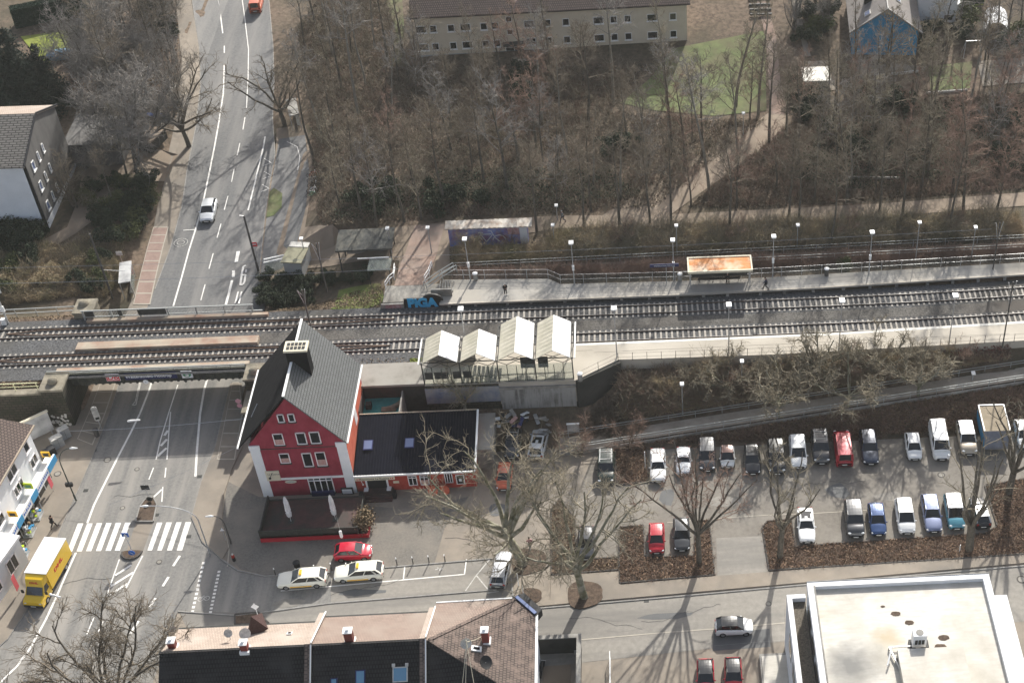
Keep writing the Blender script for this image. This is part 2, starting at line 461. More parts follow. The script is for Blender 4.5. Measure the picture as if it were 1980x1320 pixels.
# ================================================================== SETTING
def flat(name, pix, dz, m, kind='structure'):
    b = MB(); p = px0(pix); b.quad(*[(q.x, q.y, dz) for q in p])
    o = b.build(name, m)
    # orient up
    if o.data.polygons[0].normal.z < 0: o.data.flip_normals()
    if kind: o['kind'] = kind
    return o
def lay(name, xy, dz, m):
    b = MB(); b.quad(*[(q[0], q[1], dz) for q in xy]); o = b.build(name, m)
    if o.data.polygons[0].normal.z < 0: o.data.flip_normals()
    o['kind'] = 'structure'; return o
def slab(name, pix, z0, z1, m, kind='structure'):
    o = MB().prism([(p.x, p.y) for p in px0(pix)], z0, z1).build(name, m)
    if kind: o['kind'] = kind
    return o
# base of everything south of the railway
lay('forecourt_ground', [(-400, -300), (300, -300), (300, 113.2), (-8, 113.2), (-9.5, 114), (-20, 114), (-20, 118.4), (-27, 118.4), (-27, 119), (-45.6, 119), (-45.6, 121.5), (-66.2, 121.3), (-400, 121.3)], .010, 'paving')
# main road, south of and under the bridge
flat('main_road', [(232, 728), (215, 790), (178, 885), (150, 950), (118, 1020), (92, 1090), (52, 1180), (15, 1235), (-60, 1300), (-60, 1420), (260, 1420), (345, 1180), (395, 1190), (470, 1192), (520, 1185), (640, 1165), (640, 1110), (510, 1115), (460, 1105), (432, 1085), (395, 1050), (372, 1000), (390, 930), (418, 860), (432, 790), (446, 728)], .018, 'asphalt_road')
lay('underpass_road', [(-63.9, 119.5), (-47.4, 119.5), (-47.2, 136.5), (-63.6, 136.5)], .022, 'asphalt_road')
flat('side_street', [(520, 1186), (640, 1165), (640, 1107), (760, 1095), (952, 1080), (985, 1085), (992, 1150), (1040, 1176), (1560, 1130), (1990, 1093), (2100, 1085), (2100, 1190), (1990, 1200), (1560, 1235), (1290, 1262), (1040, 1290), (700, 1290), (400, 1290), (345, 1180)], .024, 'asphalt_street')
flat('street_patch', [(1380, 1225), (1488, 1215), (1490, 1250), (1378, 1258)], .030, 'asphalt_patch')
flat('plot_paving', [(1288, 1268), (1560, 1240), (1560, 1420), (1288, 1420)], .028, 'paving')
# restaurant forecourt (house shade mixed into its darker colour)
flat('restaurant_forecourt', [(432, 985), (440, 930), (500, 960), (800, 985), (905, 960), (1060, 950), (1060, 1060), (1000, 1082), (952, 1079), (640, 1104), (512, 1112), (465, 1100), (436, 1070), (424, 1040)], .014, 'forecourt')
flat('tree_square', [(905, 962), (930, 870), (1060, 850), (1180, 860), (1062, 1110), (1062, 1172), (992, 1150), (985, 1085), (948, 1080), (840, 1090), (860, 1020)], .019, 'paving')
# parking lot
flat('parking_lot', [(1120, 950), (1150, 868), (1500, 854), (1750, 838), (1900, 838), (2080, 825), (2080, 1075), (1990, 1082), (1487, 1104), (1387, 1130), (1197, 1132), (1068, 1115), (1065, 990)], .028, 'asphalt_lot')
flat('lot_exit', [(1385, 1040), (1474, 1036), (1487, 1104), (1388, 1120)], .032, 'asphalt_street')
# pavements
def pave(name, pix, m='paving', hgt=.12): return slab(name, pix, 0, hgt, m)
pave('pavement_west', [(232, 735), (215, 790), (178, 885), (150, 950), (118, 1020), (92, 1090), (52, 1180), (15, 1235), (-60, 1300), (-140, 1300), (-140, 1100), (20, 980), (110, 850), (145, 815), (178, 742)])
pave('pavement_corner', [(468, 742), (446, 742), (432, 800), (417, 865), (390, 932), (371, 1000), (392, 1048), (430, 1082), (442, 1060), (430, 1010), (432, 960), (450, 905), (470, 862)])
pave('pavement_south_street', [(1042, 1172), (1560, 1126), (2080, 1080), (2080, 1062), (1990, 1068), (1490, 1106), (1386, 1114), (1200, 1131), (1196, 1105), (1066, 1114), (1064, 1160)])
# red paving blocks of the cycle strips with pale bands
def strip(name, q0, q1, n, m='red_paving', zf=None, dz=.14):
    """q0,q1: left/right world points top->bottom"""
    zf = zf or (lambda x, y: 0)
    b = MB(); k = MB()
    def P(i, f): a = q0[i] + (q1[i] - q0[i]) * f; return a
    def L(t_, f):
        t_ *= (len(q0) - 1); i = min(int(t_), len(q0) - 2); u = t_ - i
        a = q0[i] + (q0[i + 1] - q0[i]) * u; c = q1[i] + (q1[i + 1] - q1[i]) * u
        p = a + (c - a) * f; return (p.x, p.y)
    def Q(mb, ta, tb, fa, fb, z): 
        pp = [L(ta, fa), L(ta, fb), L(tb, fb), L(tb, fa)]
        mb.quad(*[(x, y, zf(x, y) + z) for x, y in pp][::-1])
    for i in range(n * 3): Q(b, i / (n * 3), (i + 1) / (n * 3), 0, 1, dz)
    for i in range(n + 1):
        t0 = min(i / n, 1 - .012); Q(k, t0, t0 + .012, .06, .94, dz + .006)
    for i in range(n * 3):
        Q(k, i / (n * 3), (i + 1) / (n * 3), 0, .04, dz + .006); Q(k, i / (n * 3), (i + 1) / (n * 3), .93, 1, dz + .006)
    o = b.build(name, m); o['kind'] = 'structure'; o2 = k.build(name + '_bands', 'pale_band'); o2['kind'] = 'structure'
V2 = lambda l: [Vector((p.x, p.y)) for p in l]
strip('cycle_path_west', V2(px0([(196, 738), (172, 800), (150, 850)])), V2(px0([(226, 738), (205, 800), (180, 862)])), 6, m='paving')
strip('cycle_path_east', V2(px0([(450, 740), (438, 800), (420, 890)])), V2(px0([(463, 740), (470, 800), (455, 890)])), 7, m='paving')
# north road
NR_L = [(262, 640), (300, 560), (330, 480), (352, 400), (362, 330), (378, 250), (388, 170), (385, 90), (372, 0), (360, -60)]
NR_R = [(470, 640), (500, 545), (507, 470), (512, 420), (522, 350), (532, 300), (527, 230), (530, 160), (528, 90), (520, 0), (505, -60)]
drape('north_road', pxg(NR_L[1:]) + pxg(NR_R[1:])[::-1] , .06, 'asphalt_north')
drape('north_road_apron', [(-63.8, 133), (-47.3, 133), (-47.6, 146), (-62.3, 146)], .05, 'asphalt_north')
drape('north_pavement_west', pxg([(232, 640), (262, 560), (290, 480), (305, 400), (318, 352), (325, 300), (345, 210), (352, 120), (340, 0)]) + pxg([(370, 0), (385, 90), (387, 170), (377, 250), (361, 330), (351, 400), (329, 480), (299, 560), (275, 620)]), .075, 'paving')
drape('north_square', pxg([(500, 545), (507, 470), (512, 420), (522, 350), (533, 300), (535, 250), (590, 240), (605, 300), (600, 380), (590, 440), (640, 455), (765, 440), (868, 430), (870, 520), (835, 560), (765, 560), (772, 505), (640, 515), (560, 520), (540, 545)]), .065, 'path_dirt')
drape('square_asphalt', pxg([(503, 535), (510, 470), (516, 420), (526, 350), (540, 270), (590, 262), (598, 330), (592, 400), (575, 470), (545, 520)]), .09, 'asphalt_north')
drape('north_path', pxg([(860, 428), (1080, 418), (1300, 415), (1500, 405), (1700, 395), (1990, 372), (1990, 398), (1700, 420), (1500, 430), (1300, 436), (1080, 442), (1000, 455), (1045, 485), (1040, 480), (870, 480)]), .07, 'path_dirt')
drape('wood_path', pxg([(1160, 420), (1295, 338), (1395, 272), (1466, 234), (1490, 216), (1525, 222), (1512, 258), (1452, 306), (1360, 370), (1305, 410), (1275, 432), (1160, 432)]), .075, 'path_dirt')
drape('brick_path', pxg([(1492, 222), (1486, 160), (1482, 80), (1462, 0), (1482, 0), (1502, 80), (1508, 150), (1525, 222)]), .085, 'brick_paving')
drape('house_path', pxg([(1530, 0), (1545, 60), (1556, 110), (1568, 110), (1552, 50), (1545, 0)]), .085, 'paving')
drape('courtyard_west', pxg([(118, 470), (60, 500), (75, 470), (130, 440), (150, 390), (160, 330), (215, 310), (310, 290), (345, 300), (318, 352), (290, 350), (215, 380), (190, 420), (150, 450)]), .08, 'path_dirt')
# grass
drape('park_lawn', pxg([(1260, 150), (1300, 95), (1480, 60), (1482, 215), (1380, 225), (1270, 215), (1200, 200)]), .07, 'park_grass')
drape('side_lawn', pxg([(745, 0), (778, 0), (782, 60), (775, 130), (758, 130), (765, 60)]), .07, 'park_grass')
drape('front_lawn', pxg([(40, 72), (130, 60), (140, 95), (92, 125), (70, 112), (55, 90)]), .1, 'lawn')
drape('garden_lawn', pxg([(1795, 130), (1880, 120), (1875, 172), (1800, 178)]), .1, 'park_grass')
drape('back_lawn', pxg([(1805, -10), (1910, -12), (1900, 12), (1810, 14)]), .1, 'lawn')
drape('verge_grass', pxg([(655, 562), (735, 548), (745, 585), (700, 600), (640, 598)]), .07, 'grass')
drape('island_grass', pxg([(522, 372), (530, 365), (546, 375), (545, 402), (530, 418), (515, 422)]), .14, 'park_grass')
drape('garden_terrace', pxg([(1650, 130), (1740, 125), (1790, 130), (1785, 145), (1740, 135), (1680, 148), (1655, 138)]), .1, 'paving')
drape('garden_slabs', pxg([(1890, 120), (1990, 112), (1990, 160), (1900, 168)]), .1, 'paving')
drape('parking_pad', pxg([(1562, 120), (1600, 118), (1615, 175), (1560, 178)]), .09, 'paving')

# kerbs --------------------------------------------------------------
def kerb(name, pix, m='kerb', wd=.13, z0=0, z1=.10, hf=None):
    b = MB(); P = [W(a, c, 0) for a, c in pix] if hf is None else [g(a, c) for a, c in pix]
    zz = (lambda p: 0) if hf is None else (lambda p: h(p.x, p.y))
    for i in range(len(P) - 1):
        n = 1 if hf is None else max(1, int((P[i + 1] - P[i]).length / 2))
        for j in range(n):
            a = P[i].lerp(P[i + 1], j / n); c = P[i].lerp(P[i + 1], (j + 1) / n)
            a = Vector((a.x, a.y, zz(a) + (z0 + z1) / 2)); c = Vector((c.x, c.y, zz(c) + (z0 + z1) / 2))
            b.beam(a, c, wd, z1 - z0)
    o = b.build(name, m); o['kind'] = 'structure'; return o
kerb('kerb', [(232, 735), (215, 790), (178, 885), (150, 950), (118, 1020), (92, 1090), (52, 1180), (15, 1235), (-40, 1285)])
kerb('kerb', [(446, 742), (432, 800), (417, 865), (390, 932), (371, 1000), (392, 1048), (430, 1082), (460, 1103), (512, 1114), (640, 1106), (760, 1096), (952, 1080), (985, 1086), (992, 1152), (1040, 1176), (1300, 1154), (1560, 1130), (1990, 1093)], 'kerb')
kerb('kerb', [(345, 1182), (460, 1190), (640, 1166), (960, 1140)], 'kerb')
kerb('kerb', NR_L[1:], hf=1); kerb('kerb', NR_R[1:], hf=1)
kerb('kerb', [(1060, 1242), (1290, 1222), (1390, 1215), (1560, 1200)], 'pale_band', z1=.04, z0=.0)
kerb('kerb', [(1150, 866), (1500, 852), (1750, 836), (1900, 836), (2080, 823)], 'dark_kerb')
kerb('setts', [(432, 965), (428, 1010), (438, 1040), (443, 1062), (440, 1095)], 'pale_band', wd=.12, z1=.035)
kerb('setts', [(1290, 1010), (1380, 1003), (1480, 996), (1560, 993), (1700, 985)], 'pale_band', wd=.10, z1=.045, z0=.02)
kerb('setts', [(1068, 1112), (1070, 1000), (1150, 955)], 'pale_band', wd=.10, z1=.045, z0=.02)

# planted beds --------------------------------------------------------
BEDS = [
 [(1067, 1112), (1066, 985), (1082, 965), (1100, 990), (1112, 1000), (1113, 1082), (1196, 1078), (1196, 1102)],
 [(1198, 1128), (1197, 1020), (1244, 1016), (1247, 1078), (1342, 1075), (1345, 1008), (1371, 1006), (1382, 1112)],
 [(1487, 1103), (1474, 1020), (1484, 1008), (1530, 1005), (1538, 1058), (1600, 1052), (1905, 1032), (1928, 1018), (1904, 940), (1990, 925), (2070, 920), (2070, 1062), (1980, 1072)],
 [(1193, 938), (1190, 872), (1250, 866), (1253, 932)],
 [(455, 1188), (500, 1184), (520, 1205), (455, 1208)],
]
for i, bd in enumerate(BEDS):
    slab('planting_bed', bd, 0, .10, 'soil'); kerb('bed_kerb', bd + [bd[0]], 'dark_kerb', wd=.14, z1=.17)
# tree pits
def disc(name, c, r, z, m):
    p = W(*c); b = MB(); b.prism([(p.x + r * (.93 + .07 * math.sin(a * .9)) * math.cos(a * PI / 12), p.y + r * (.93 + .07 * math.sin(a * .9)) * math.sin(a * PI / 12)) for a in range(24)], 0, z)
    o = b.build(name, m); o['kind'] = 'structure'; return o
disc('tree_pit', (1026, 1152), 1.15, .06, 'soil'); disc('tree_pit', (1130, 1150), 1.9, .15, 'soil'); disc('tree_pit', (1022, 1085), 1.9, .08, 'soil'); disc('tree_pit', (962, 985), 1.0, .03, 'asphalt_patch')
# traffic island ------------------------------------------------------
slab('traffic_island', [(263, 1009), (271, 980), (281, 967), (297, 962), (304, 976), (297, 1009)], 0, .16, 'soil')
kerb('island_kerb', [(263, 1009), (271, 980), (281, 967), (297, 962), (304, 976), (297, 1009), (263, 1009)], 'kerb', z1=.2)
flat('island_crossing', [(263, 1010), (297, 1010), (277, 1064), (245, 1064)], .034, 'paving')
c_ = W(256, 1067); slab_ = MB().prism([(c_.x + .95 * math.cos(a), c_.y + .95 * math.sin(a) * (1 if math.sin(a) < 0 else .15)) for a in [i * PI / 10 for i in range(20)]], 0, .16).build('traffic_island', 'soil'); slab_['kind'] = 'structure'
bb = MB(); ring = [(c_.x + 1.0 * math.cos(PI + i * PI / 10), c_.y + 1.0 * math.sin(PI + i * PI / 10), .1) for i in range(11)]
for i in range(10): bb.beam(ring[i], ring[i + 1], .14, .22)
o = bb.build('island_kerb', 'dark_kerb'); o['kind'] = 'structure'

for i, q in enumerate((((205, 905), 1.2, 3.0), ((350, 960), 1.0, 2.2), ((300, 1040), .9, 1.6), ((240, 1190), 1.4, 3.2), ((150, 1160), 1.0, 2.4), ((1180, 1190), 3.0, .8), ((1290, 1190), 3.8, .5), ((1210, 1215), 2.2, .4), ((700, 1145), 2.6, .5), ((1400, 970), 2.0, 1.0), ((1620, 950), 1.6, 1.4), ((1720, 960), 2.6, .8), ((1290, 960), 1.2, 1.5), ((560, 1165), 2.0, .7))):
    c = W(*q[0], 0); lay('repair_patch', [(c.x + q[1] * (.8 + .2 * math.sin(k * 1.7 + i)) * math.cos(k * PI / 4 + .4), c.y + q[2] * (.8 + .2 * math.cos(k * 2.3 + i)) * math.sin(k * PI / 4 + .4)) for k in range(8)], .0325, 'asphalt_road' if c.x < -45 else ('asphalt_street' if i % 2 else 'asphalt_patch'))
random.seed(21); cr = MB()
for x, y, n in ((1100, 1195, 14), (1240, 1200, 16), (640, 1150, 14), (1380, 940, 12), (1560, 935, 12), (220, 960, 10), (120, 1130, 10), (860, 1040, 10)):
    p = W(x, y, .0362); d = Vector((1, random.uniform(-.2, .2), 0))
    for k in range(n): q = p + (d + Vector((0, random.uniform(-.5, .5), 0))) * random.uniform(.3, .7); cr.beam(p, q, .035, .003); p = q
cr.build('surface_cracks', 'steel_dark')['kind'] = 'structure'
# road markings -------------------------------------------------------
class Mark(MB):
    def line(s, pts, wd, z=.034, north=False):
        P = [(g(*p) if north else W(*p)) for p in pts]
        for i in range(len(P) - 1):
            a, c = P[i], P[i + 1]; n = max(1, int((c - a).length / 1.5)) if north else 1
            d = Vector((c.x - a.x, c.y - a.y)); d.normalize(); q = Vector((-d.y, d.x)) * wd / 2
            for j in range(n):
                u = a.lerp(c, j / n); v = a.lerp(c, (j + 1) / n)
                zu = (h(u.x, u.y) + .10) if north else z; zv = (h(v.x, v.y) + .10) if north else z
                s.quad((u.x - q.x, u.y - q.y, zu), (v.x - q.x, v.y - q.y, zv), (v.x + q.x, v.y + q.y, zv), (u.x + q.x, u.y + q.y, zu))
        return s
    def fin(s, name='road_marking', m='white_line'):
        o = s.build(name, m); o['kind'] = 'structure'
        for p in o.data.polygons:
            if p.normal.z < 0: p.flip()
        return o
def zpx(zx, zy, ox, oy, k): return (ox + zx / k, oy + zy / k)
for grp in (((335, 405, 197, 262), (455, 525, 318, 385), (575, 645, 440, 505), (697, 765, 565, 630), (820, 888, 688, 755), (938, 1008, 805, 870)),
            ((1345, 1413, 1222, 1280), (1465, 1535, 1347, 1405), (1592, 1658, 1472, 1535), (1710, 1780, 1597, 1665))):
    for k, (a, b_, c, d) in enumerate(grp):
        y0 = 209 - k * 2 if grp[0][0] == 335 else 198 - k * 2; y1 = 567 - k * 2 if grp[0][0] == 335 else 554
        q = [W(*zpx(x, y, 100, 980, 6.6)) for x, y in ((a, y0), (b_, y0), (d, y1), (c, y1))]
        m_ = MB(); m_.quad(*[(p.x, p.y, .036) for p in q][::-1]); o = m_.build('zebra_stripe', 'white_line'); o['kind'] = 'structure'
mk = Mark()
mk.line([(298, 724), (288, 756), (271, 799), (253, 836), (230, 880), (210, 920), (182, 976), (169, 1011)], .22)
mk.line([(147, 1068), (128, 1110), (110, 1152), (89, 1197), (59, 1252), (34, 1286), (0, 1320), (-40, 1360)], .22)
mk.line([(405, 719), (395, 753), (387, 800), (381, 870), (378, 921)], .24)
mk.line([(344, 744), (327, 796), (310, 852), (302, 888)], .13); mk.line([(330, 796), (327, 831), (323, 888)], .13)
mk.line([(318, 842), (325, 832)], .3); mk.line([(311, 862), (323, 849)], .3); mk.line([(305, 882), (322, 866)], .3)
mk.line([(297, 904), (288, 927)], .12); mk.line([(321, 904), (319, 923)], .12); mk.line([(315, 941), (313, 970)], .12); mk.line([(297, 961), (313, 946)], .2)
mk.line([(231, 1081), (208, 1147)], .12); mk.line([(276, 1074), (244, 1136)], .14)
mk.line([(223, 1112), (254, 1092)], .25); mk.line([(213, 1134), (258, 1106)], .25); mk.line([(212, 1150), (246, 1128)], .25)
mk.line([(348, 1074), (335, 1094)], .25); mk.line([(326, 1115), (315, 1133)], .25); mk.line([(301, 1156), (290, 1173)], .25); mk.line([(268, 1200), (252, 1225)], .25)
mk.line([(182, 1193), (168, 1226)], .12); mk.line([(200, 1200), (186, 1230)], .12)
for (a, b_) in (((394, 1086), (371, 1188)), ((424, 1103), (406, 1188))):
    n = 12
    for i in range(n):
        u = i / n; v = u + .55 / n
        mk.line([(a[0] + (b_[0] - a[0]) * u, a[1] + (b_[1] - a[1]) * u), (a[0] + (b_[0] - a[0]) * v, a[1] + (b_[1] - a[1]) * v)], .28)
mk.line([(543, 1142), (898, 1110)], .13); mk.line([(783, 1093), (780, 1120)], .12); mk.line([(902, 1081), (898, 1111)], .12)
mk.fin()
mw = Mark()
mw.line([(948, 1080), (921, 1112), (946, 1142)], .12); mw.line([(921, 1112), (900, 1142)], .1); mw.line([(942, 1146), (965, 1143)], .1)
mw.line([(842, 1101), (856, 1099)], .12); mw.line([(846, 1097), (851, 1103)], .1)
mw.line([(270, 739), (262, 776), (256, 783), (263, 783), (272, 740)], .12)
# bicycle glyph on the crossing cycle lane
for cx, cy in ((388, 1158), (400, 1156)):
    p = W(cx, cy); 
    for i in range(10):
        a = i * PI / 5; b_ = (i + 1) * PI / 5
        u = Vector((p.x + .3 * math.cos(a), p.y + .3 * math.sin(a))); v = Vector((p.x + .3 * math.cos(b_), p.y + .3 * math.sin(b_)))
        mw.quad((u.x, u.y, .035), (v.x, v.y, .035), (p.x + (v.x - p.x) * .75, p.y + (v.y - p.y) * .75, .035), (p.x + (u.x - p.x) * .75, p.y + (u.y - p.y) * .75, .035))
mw.line([(388, 1158), (393, 1152), (400, 1156)], .06); mw.line([(393, 1152), (396, 1151)], .06)
mw.line([(1560, 1233), (1380, 1248)], .01)
mw.fin('faded_marking', 'worn_line')
mn = Mark()
mn.line([(335.5, 592.6), (352, 536), (365.5, 485.5), (380, 440), (394, 388), (406, 330), (415, 285), (424, 235), (432, 182), (434, 127)], .20, north=True)
mn.line([(354.6, 446.6), (378, 445)], .14, north=True)
mn.line([(434, 104), (434, 90)], .18, north=True); mn.line([(431, 66), (426, 27), (419, -10)], .18, north=True)
for a, b_ in (((388.7, 581.7), (396.9, 551)), ((404.4, 521), (412.6, 491)), ((420, 461), (427.6, 433.6)), ((434, 407), (441, 380)), ((448, 353), (453, 328)), ((459, 302), (464, 278)), ((470, 252), (474, 228))):
    mn.line([a, b_], .13, north=True)
mn.line([(477, 210), (480, 150), (480.7, 97), (474, 40), (467, -10)], .13, north=True)
mn.line([(480, 408), (496, 342), (510, 283), (513, 265)], .2, north=True)
for x, y in ((523, 316), (523, 341), (519, 366)): mn.line([(x - 14, y + 6), (x + 2, y), (x - 12, y - 8)], .09, north=True)
mn.line([(461, 487), (457, 508)], .42, north=True); mn.line([(452, 524), (451.5, 537)], .35, north=True); mn.line([(449, 543), (443, 568), (437, 590)], .3, north=True)
mn.line([(461, 564.6), (455, 588)], .18, north=True); mn.line([(467.6, 564.6), (462, 588)], .2, north=True)
mn.line([(476, 514), (471, 516), (468, 530), (465, 552)], .26, north=True); mn.line([(465, 552), (470, 551), (473, 545), (475, 532), (468.5, 533)], .24, north=True); mn.line([(476.5, 522), (475.5, 528)], .2, north=True)
mn.line([(555, 275), (575, 285), (580, 305), (576, 330)], .08, north=True)
mn.fin()
mv = Mark(); p = g(350, 470)
for rr in (.85, .45):
    for i in range(16):
        a = i * PI / 8; b_ = (i + .8) * PI / 8
        mv.line([proj((p.x + rr * math.cos(a), p.y + rr * math.sin(a), p.z))[:2], proj((p.x + rr * math.cos(b_), p.y + rr * math.sin(b_), p.z))[:2]], .09, north=True)
mv.fin('faded_marking', 'worn_line')
strip('cycle_path_north', V2(pxg([(297, 440), (285, 480), (272, 530), (258, 590)])), V2(pxg([(327, 440), (316, 480), (304, 530), (291, 590)])), 8, zf=h, dz=.11)
# manholes
def manhole(px, r=.33, north=False, m='dark_kerb'):
    p = g(*px) if north else W(*px); z = p.z + (.11 if north else .036)
    b = MB(); n = 16
    b.quad(*[(p.x + r * math.cos(2 * PI * i / n), p.y + r * math.sin(2 * PI * i / n), z) for i in range(n)])
    b.cm = 1; b.quad(*[(p.x + r * .7 * math.cos(2 * PI * i / n), p.y + r * .7 * math.sin(2 * PI * i / n), z + .004) for i in range(n)])
    return b.build('manhole_cover', [m, 'concrete_slab'])
MH = [((112, 917), .4, 'in the sunlit west pavement by the street lamp'), ((208, 889), .42, 'beside the solid lane line in the bridge shadow'), ((265, 907), .28, 'in the lane left of the traffic island'), ((237, 982), .28, 'in the left lane before the zebra crossing'), ((308, 1086), .3, 'right lane below the zebra crossing'), ((1486, 1167), .3, 'in the side street behind the moving white hatchback'), ((1820, 918), .42, 'in the car park below the white van'), ((1975, 1120), .5, 'at the right edge by the flat roof')]
for p, r, tx in MH:
    z = .135 if tx.startswith('in the sunlit west') or p == (208, 889) else 0
    o = manhole(p, r); o.location.z = (.1 if tx.startswith('in the sunlit') else 0); tagp(o, 'round manhole cover ' + tx, 'manhole cover', 'manhole covers')
for p, tx in (((166, 948), 'on the west kerb near the street lamp base'), ((386, 921), 'at the lower end of the long lane line'), ((303, 995), 'right of the planted traffic island'), ((365, 1037), 'right of the last zebra stripe'), ((1250, 1161), 'along the kerb left of the two tree shadows'), ((182, 871), 'in the shade above the west street lamp')):
    q = W(*p); b = MB(); b.box(q.x - .25, q.y - .2, .03, q.x + .25, q.y + .2, .042)
    for i in range(5): b.box(q.x - .2 + i * .09, q.y - .16, .042, q.x - .16 + i * .09, q.y + .16, .05)
    tagp(b.build('drain_grate', 'steel_dark'), 'dark rectangular drain grate ' + tx, 'drain', 'drain grates')

# ================================================================== RAILWAY
T1, T2 = 130.7, 126.05
def trackline(t0): return lambda s: t0 + (.0 if s < 20 else .0009 * (s - 20) ** 2)
def band(name, fa, fb, z, m, s0=-150, s1=120, dz=0):
    b = MB(); n = 60
    for i in range(n):
        a = s0 + (s1 - s0) * i / n; c = s0 + (s1 - s0) * (i + 1) / n
        b.quad((a, fa(a), z), (c, fa(c), z), (c, fb(c), z), (a, fb(a), z))
    o = b.build(name, m); o['kind'] = 'structure'; return o
tl1, tl2 = trackline(T1), trackline(T2)
band('ballast_bed', lambda s: tl2(s) - 3.3, lambda s: tl1(s) + 2.3, 5.145, 'ballast')
band('ballast_middle', lambda s: tl2(s) + 1.45, lambda s: tl1(s) - 1.5, 5.155, 'ballast_warm', -45, 120)
# sleeper mesh shared
sl = MB(); sl.box(-.11, -1.25, 0, .11, 1.25, .10); slm = sl.mesh('sleeper', 'sleeper')
def track(t0, fn, nm):
    root = empty('railway_track', (0, t0, 5.09), 0, nm, 'railway track', 'railway tracks through the station')
    for sd in (-.75, .75):
        b = MB(); ss = [-150 + 5 * i for i in range(55)]
        for i in range(len(ss) - 1):
            a, c = ss[i], ss[i + 1]
            b.cm = 0; b.beam((a, fn(a) - t0 + sd, .15), (c, fn(c) - t0 + sd, .15), .10, .13)
            b.cm = 1; b.beam((a, fn(a) - t0 + sd, .235), (c, fn(c) - t0 + sd, .235), .045, .03)
        b.build('rail', ['rail_rust', 'rail_top'], root)
    n = 0; far = MB(); s = -150
    allS = []
    while s < 110: allS.append(s); s += .63
    allS.sort(key=lambda q: abs(q + 12) if True else 0)
    for q in allS:
        if n < 100 and -44 < q < 42 or (n < 100 and q < -44):
            o = bpy.data.objects.new('sleeper', slm); COL.objects.link(o); o.parent = root; o.location = (q, fn(q) - t0, 0)
            o.rotation_euler.z = random.uniform(-.01, .01); n += 1
        else: far.box(q - .11, fn(q) - t0 - 1.25, 0, q + .11, fn(q) - t0 + 1.25, .10)
    o = far.build('sleepers', 'sleeper', root); o['kind'] = 'stuff'
    return root
random.seed(3)
track(T1, tl1, 'far railway track of two rails along the grey platform')
track(T2, tl2, 'near railway track of two rails passing under the white canopy edge')
# guard rails on the bridge, set between / beside the running rails
for t0, lb in ((T1, 'rusty check rails between the running rails of the far track across the bridge'), (T2, 'rusty check rails between the running rails of the near track across the bridge')):
    b = MB()
    for sd in (-.45, .45):
        b.beam((-74, t0, 5.27), (-70, t0 + sd, 5.27), .09, .11); b.beam((-70, t0 + sd, 5.27), (-38, t0 + sd, 5.27), .09, .11); b.beam((-38, t0 + sd, 5.27), (-30, t0 - .0, 5.27), .09, .11)
    tagp(b.build('check_rail', 'rail_rust'), lb, 'rail', 'check rails')

# ================================================================== PLATFORMS
def platform(name, poly, z0, z1, m): 
    o = MB().prism(poly, z0, z1).build(name, m); o['kind'] = 'structure'; return o
sp = [(-25.4, 118.5), (-25.4, 124.3), (120, 127.3), (120, 124.2), (42, 121.9), (-4.3, 121.5), (-9.2, 118.3)]
sp = [(-25.4, 118.5), (-25.4, 124.5), (-9.2, 124.5), (20, 124.55), (42, 125.25), (70, 128), (70, 124.6), (42, 121.95), (13.3, 121.3), (-4.3, 121.5), (-9.0, 118.4)]
platform('south_platform', sp, 2.6, 5.76, 'platform_pale')
b = MB()
for a, c in (((-9.2, 124.3), (20, 124.35)), ((20, 124.35), (42, 125.05)), ((42, 125.05), (70, 127.8))): b.beam((*a, 5.765), (*c, 5.765), .38, .02)
o = b.build('platform_edge', 'platform_edge'); o['kind'] = 'structure'
b = MB()
for a, c in (((-9.2, 123.3), (-7.2, 123.3)), ((-7, 122.9), (40, 123.2)),): b.beam((*a, 5.77), (*c, 5.77), .07, .012)
o = b.build('platform_line', 'pale_band'); o['kind'] = 'structure'
npf = [(-25.0, 132.4), (-25.0, 137.0), (-12.5, 136.4), (-11.0, 135.3), (8, 134.9), (44, 136.0), (70, 137.5), (70, 135), (44, 133.7), (20, 132.7), (2, 132.4)]
platform('north_platform', npf, 5.58, 5.80, 'platform_grey')
b = MB()
for i in range(26):
    s = -24 + i * 3.3 + random.uniform(-.4, .4); t = 132.55 + max(0, s - 15) * .04
    b.box(s - .18, t, 5.0, s + .18, t + .25, 5.4)
o = b.build('platform_supports', 'concrete'); o['kind'] = 'structure'
b = MB()
for a, c in (((-25, 132.5), (2, 132.5)), ((2, 132.5), (20, 132.8)), ((20, 132.8), (44, 133.8)), ((44, 133.8), (70, 135.1))): b.beam((*a, 5.805), (*c, 5.805), .22, .012)
o = b.build('platform_edge', 'platform_pale'); o['kind'] = 'structure'
# landing at the west end of the north platform, short wall with graffiti
b = MB(); b.box(-31.6, 133.1, 4.6, -25.0, 136.2, 5.82); b.build('platform_landing', 'concrete_slab')['kind'] = 'structure'
drape('ramp_path', [(-30.6, 136.1), (-26.8, 136.1), (-26.5, 141.5), (-25.8, 149), (-29.5, 149), (-30.5, 141.5)], .12, 'brick_paving', hf=lambda s, t: max(h(s, t), 5.72 + (h(-28, 143) - 5.72) * lin(136.2, 143, t)))
gw = empty('graffiti_wall', (-28.0, 132.9, 5.0), 0, 'low concrete wall with blue painted letters at the platform end', 'wall')
MB().box(-3.8, -.12, 0, -1.2, .12, .75).build('wall_panel', 'concrete', gw)
MB().box(-1.1, -.1, 0, 3.1, .1, 1.42).build('painted_panel', 'black', gw)
b = MB(); b.prism([(1.3 + 1.25 * math.cos(a * PI / 10), 1.0 * math.sin(a * PI / 10)) for a in range(11)], -.1, .1)
o = b.build('painted_arch', 'black', gw); o.rotation_euler.x = R(90); o.location = (.9, 0, 1.0)
mat('graffiti_blue', (.03, .33, .60), .6, (.06, .42, .72), 2)
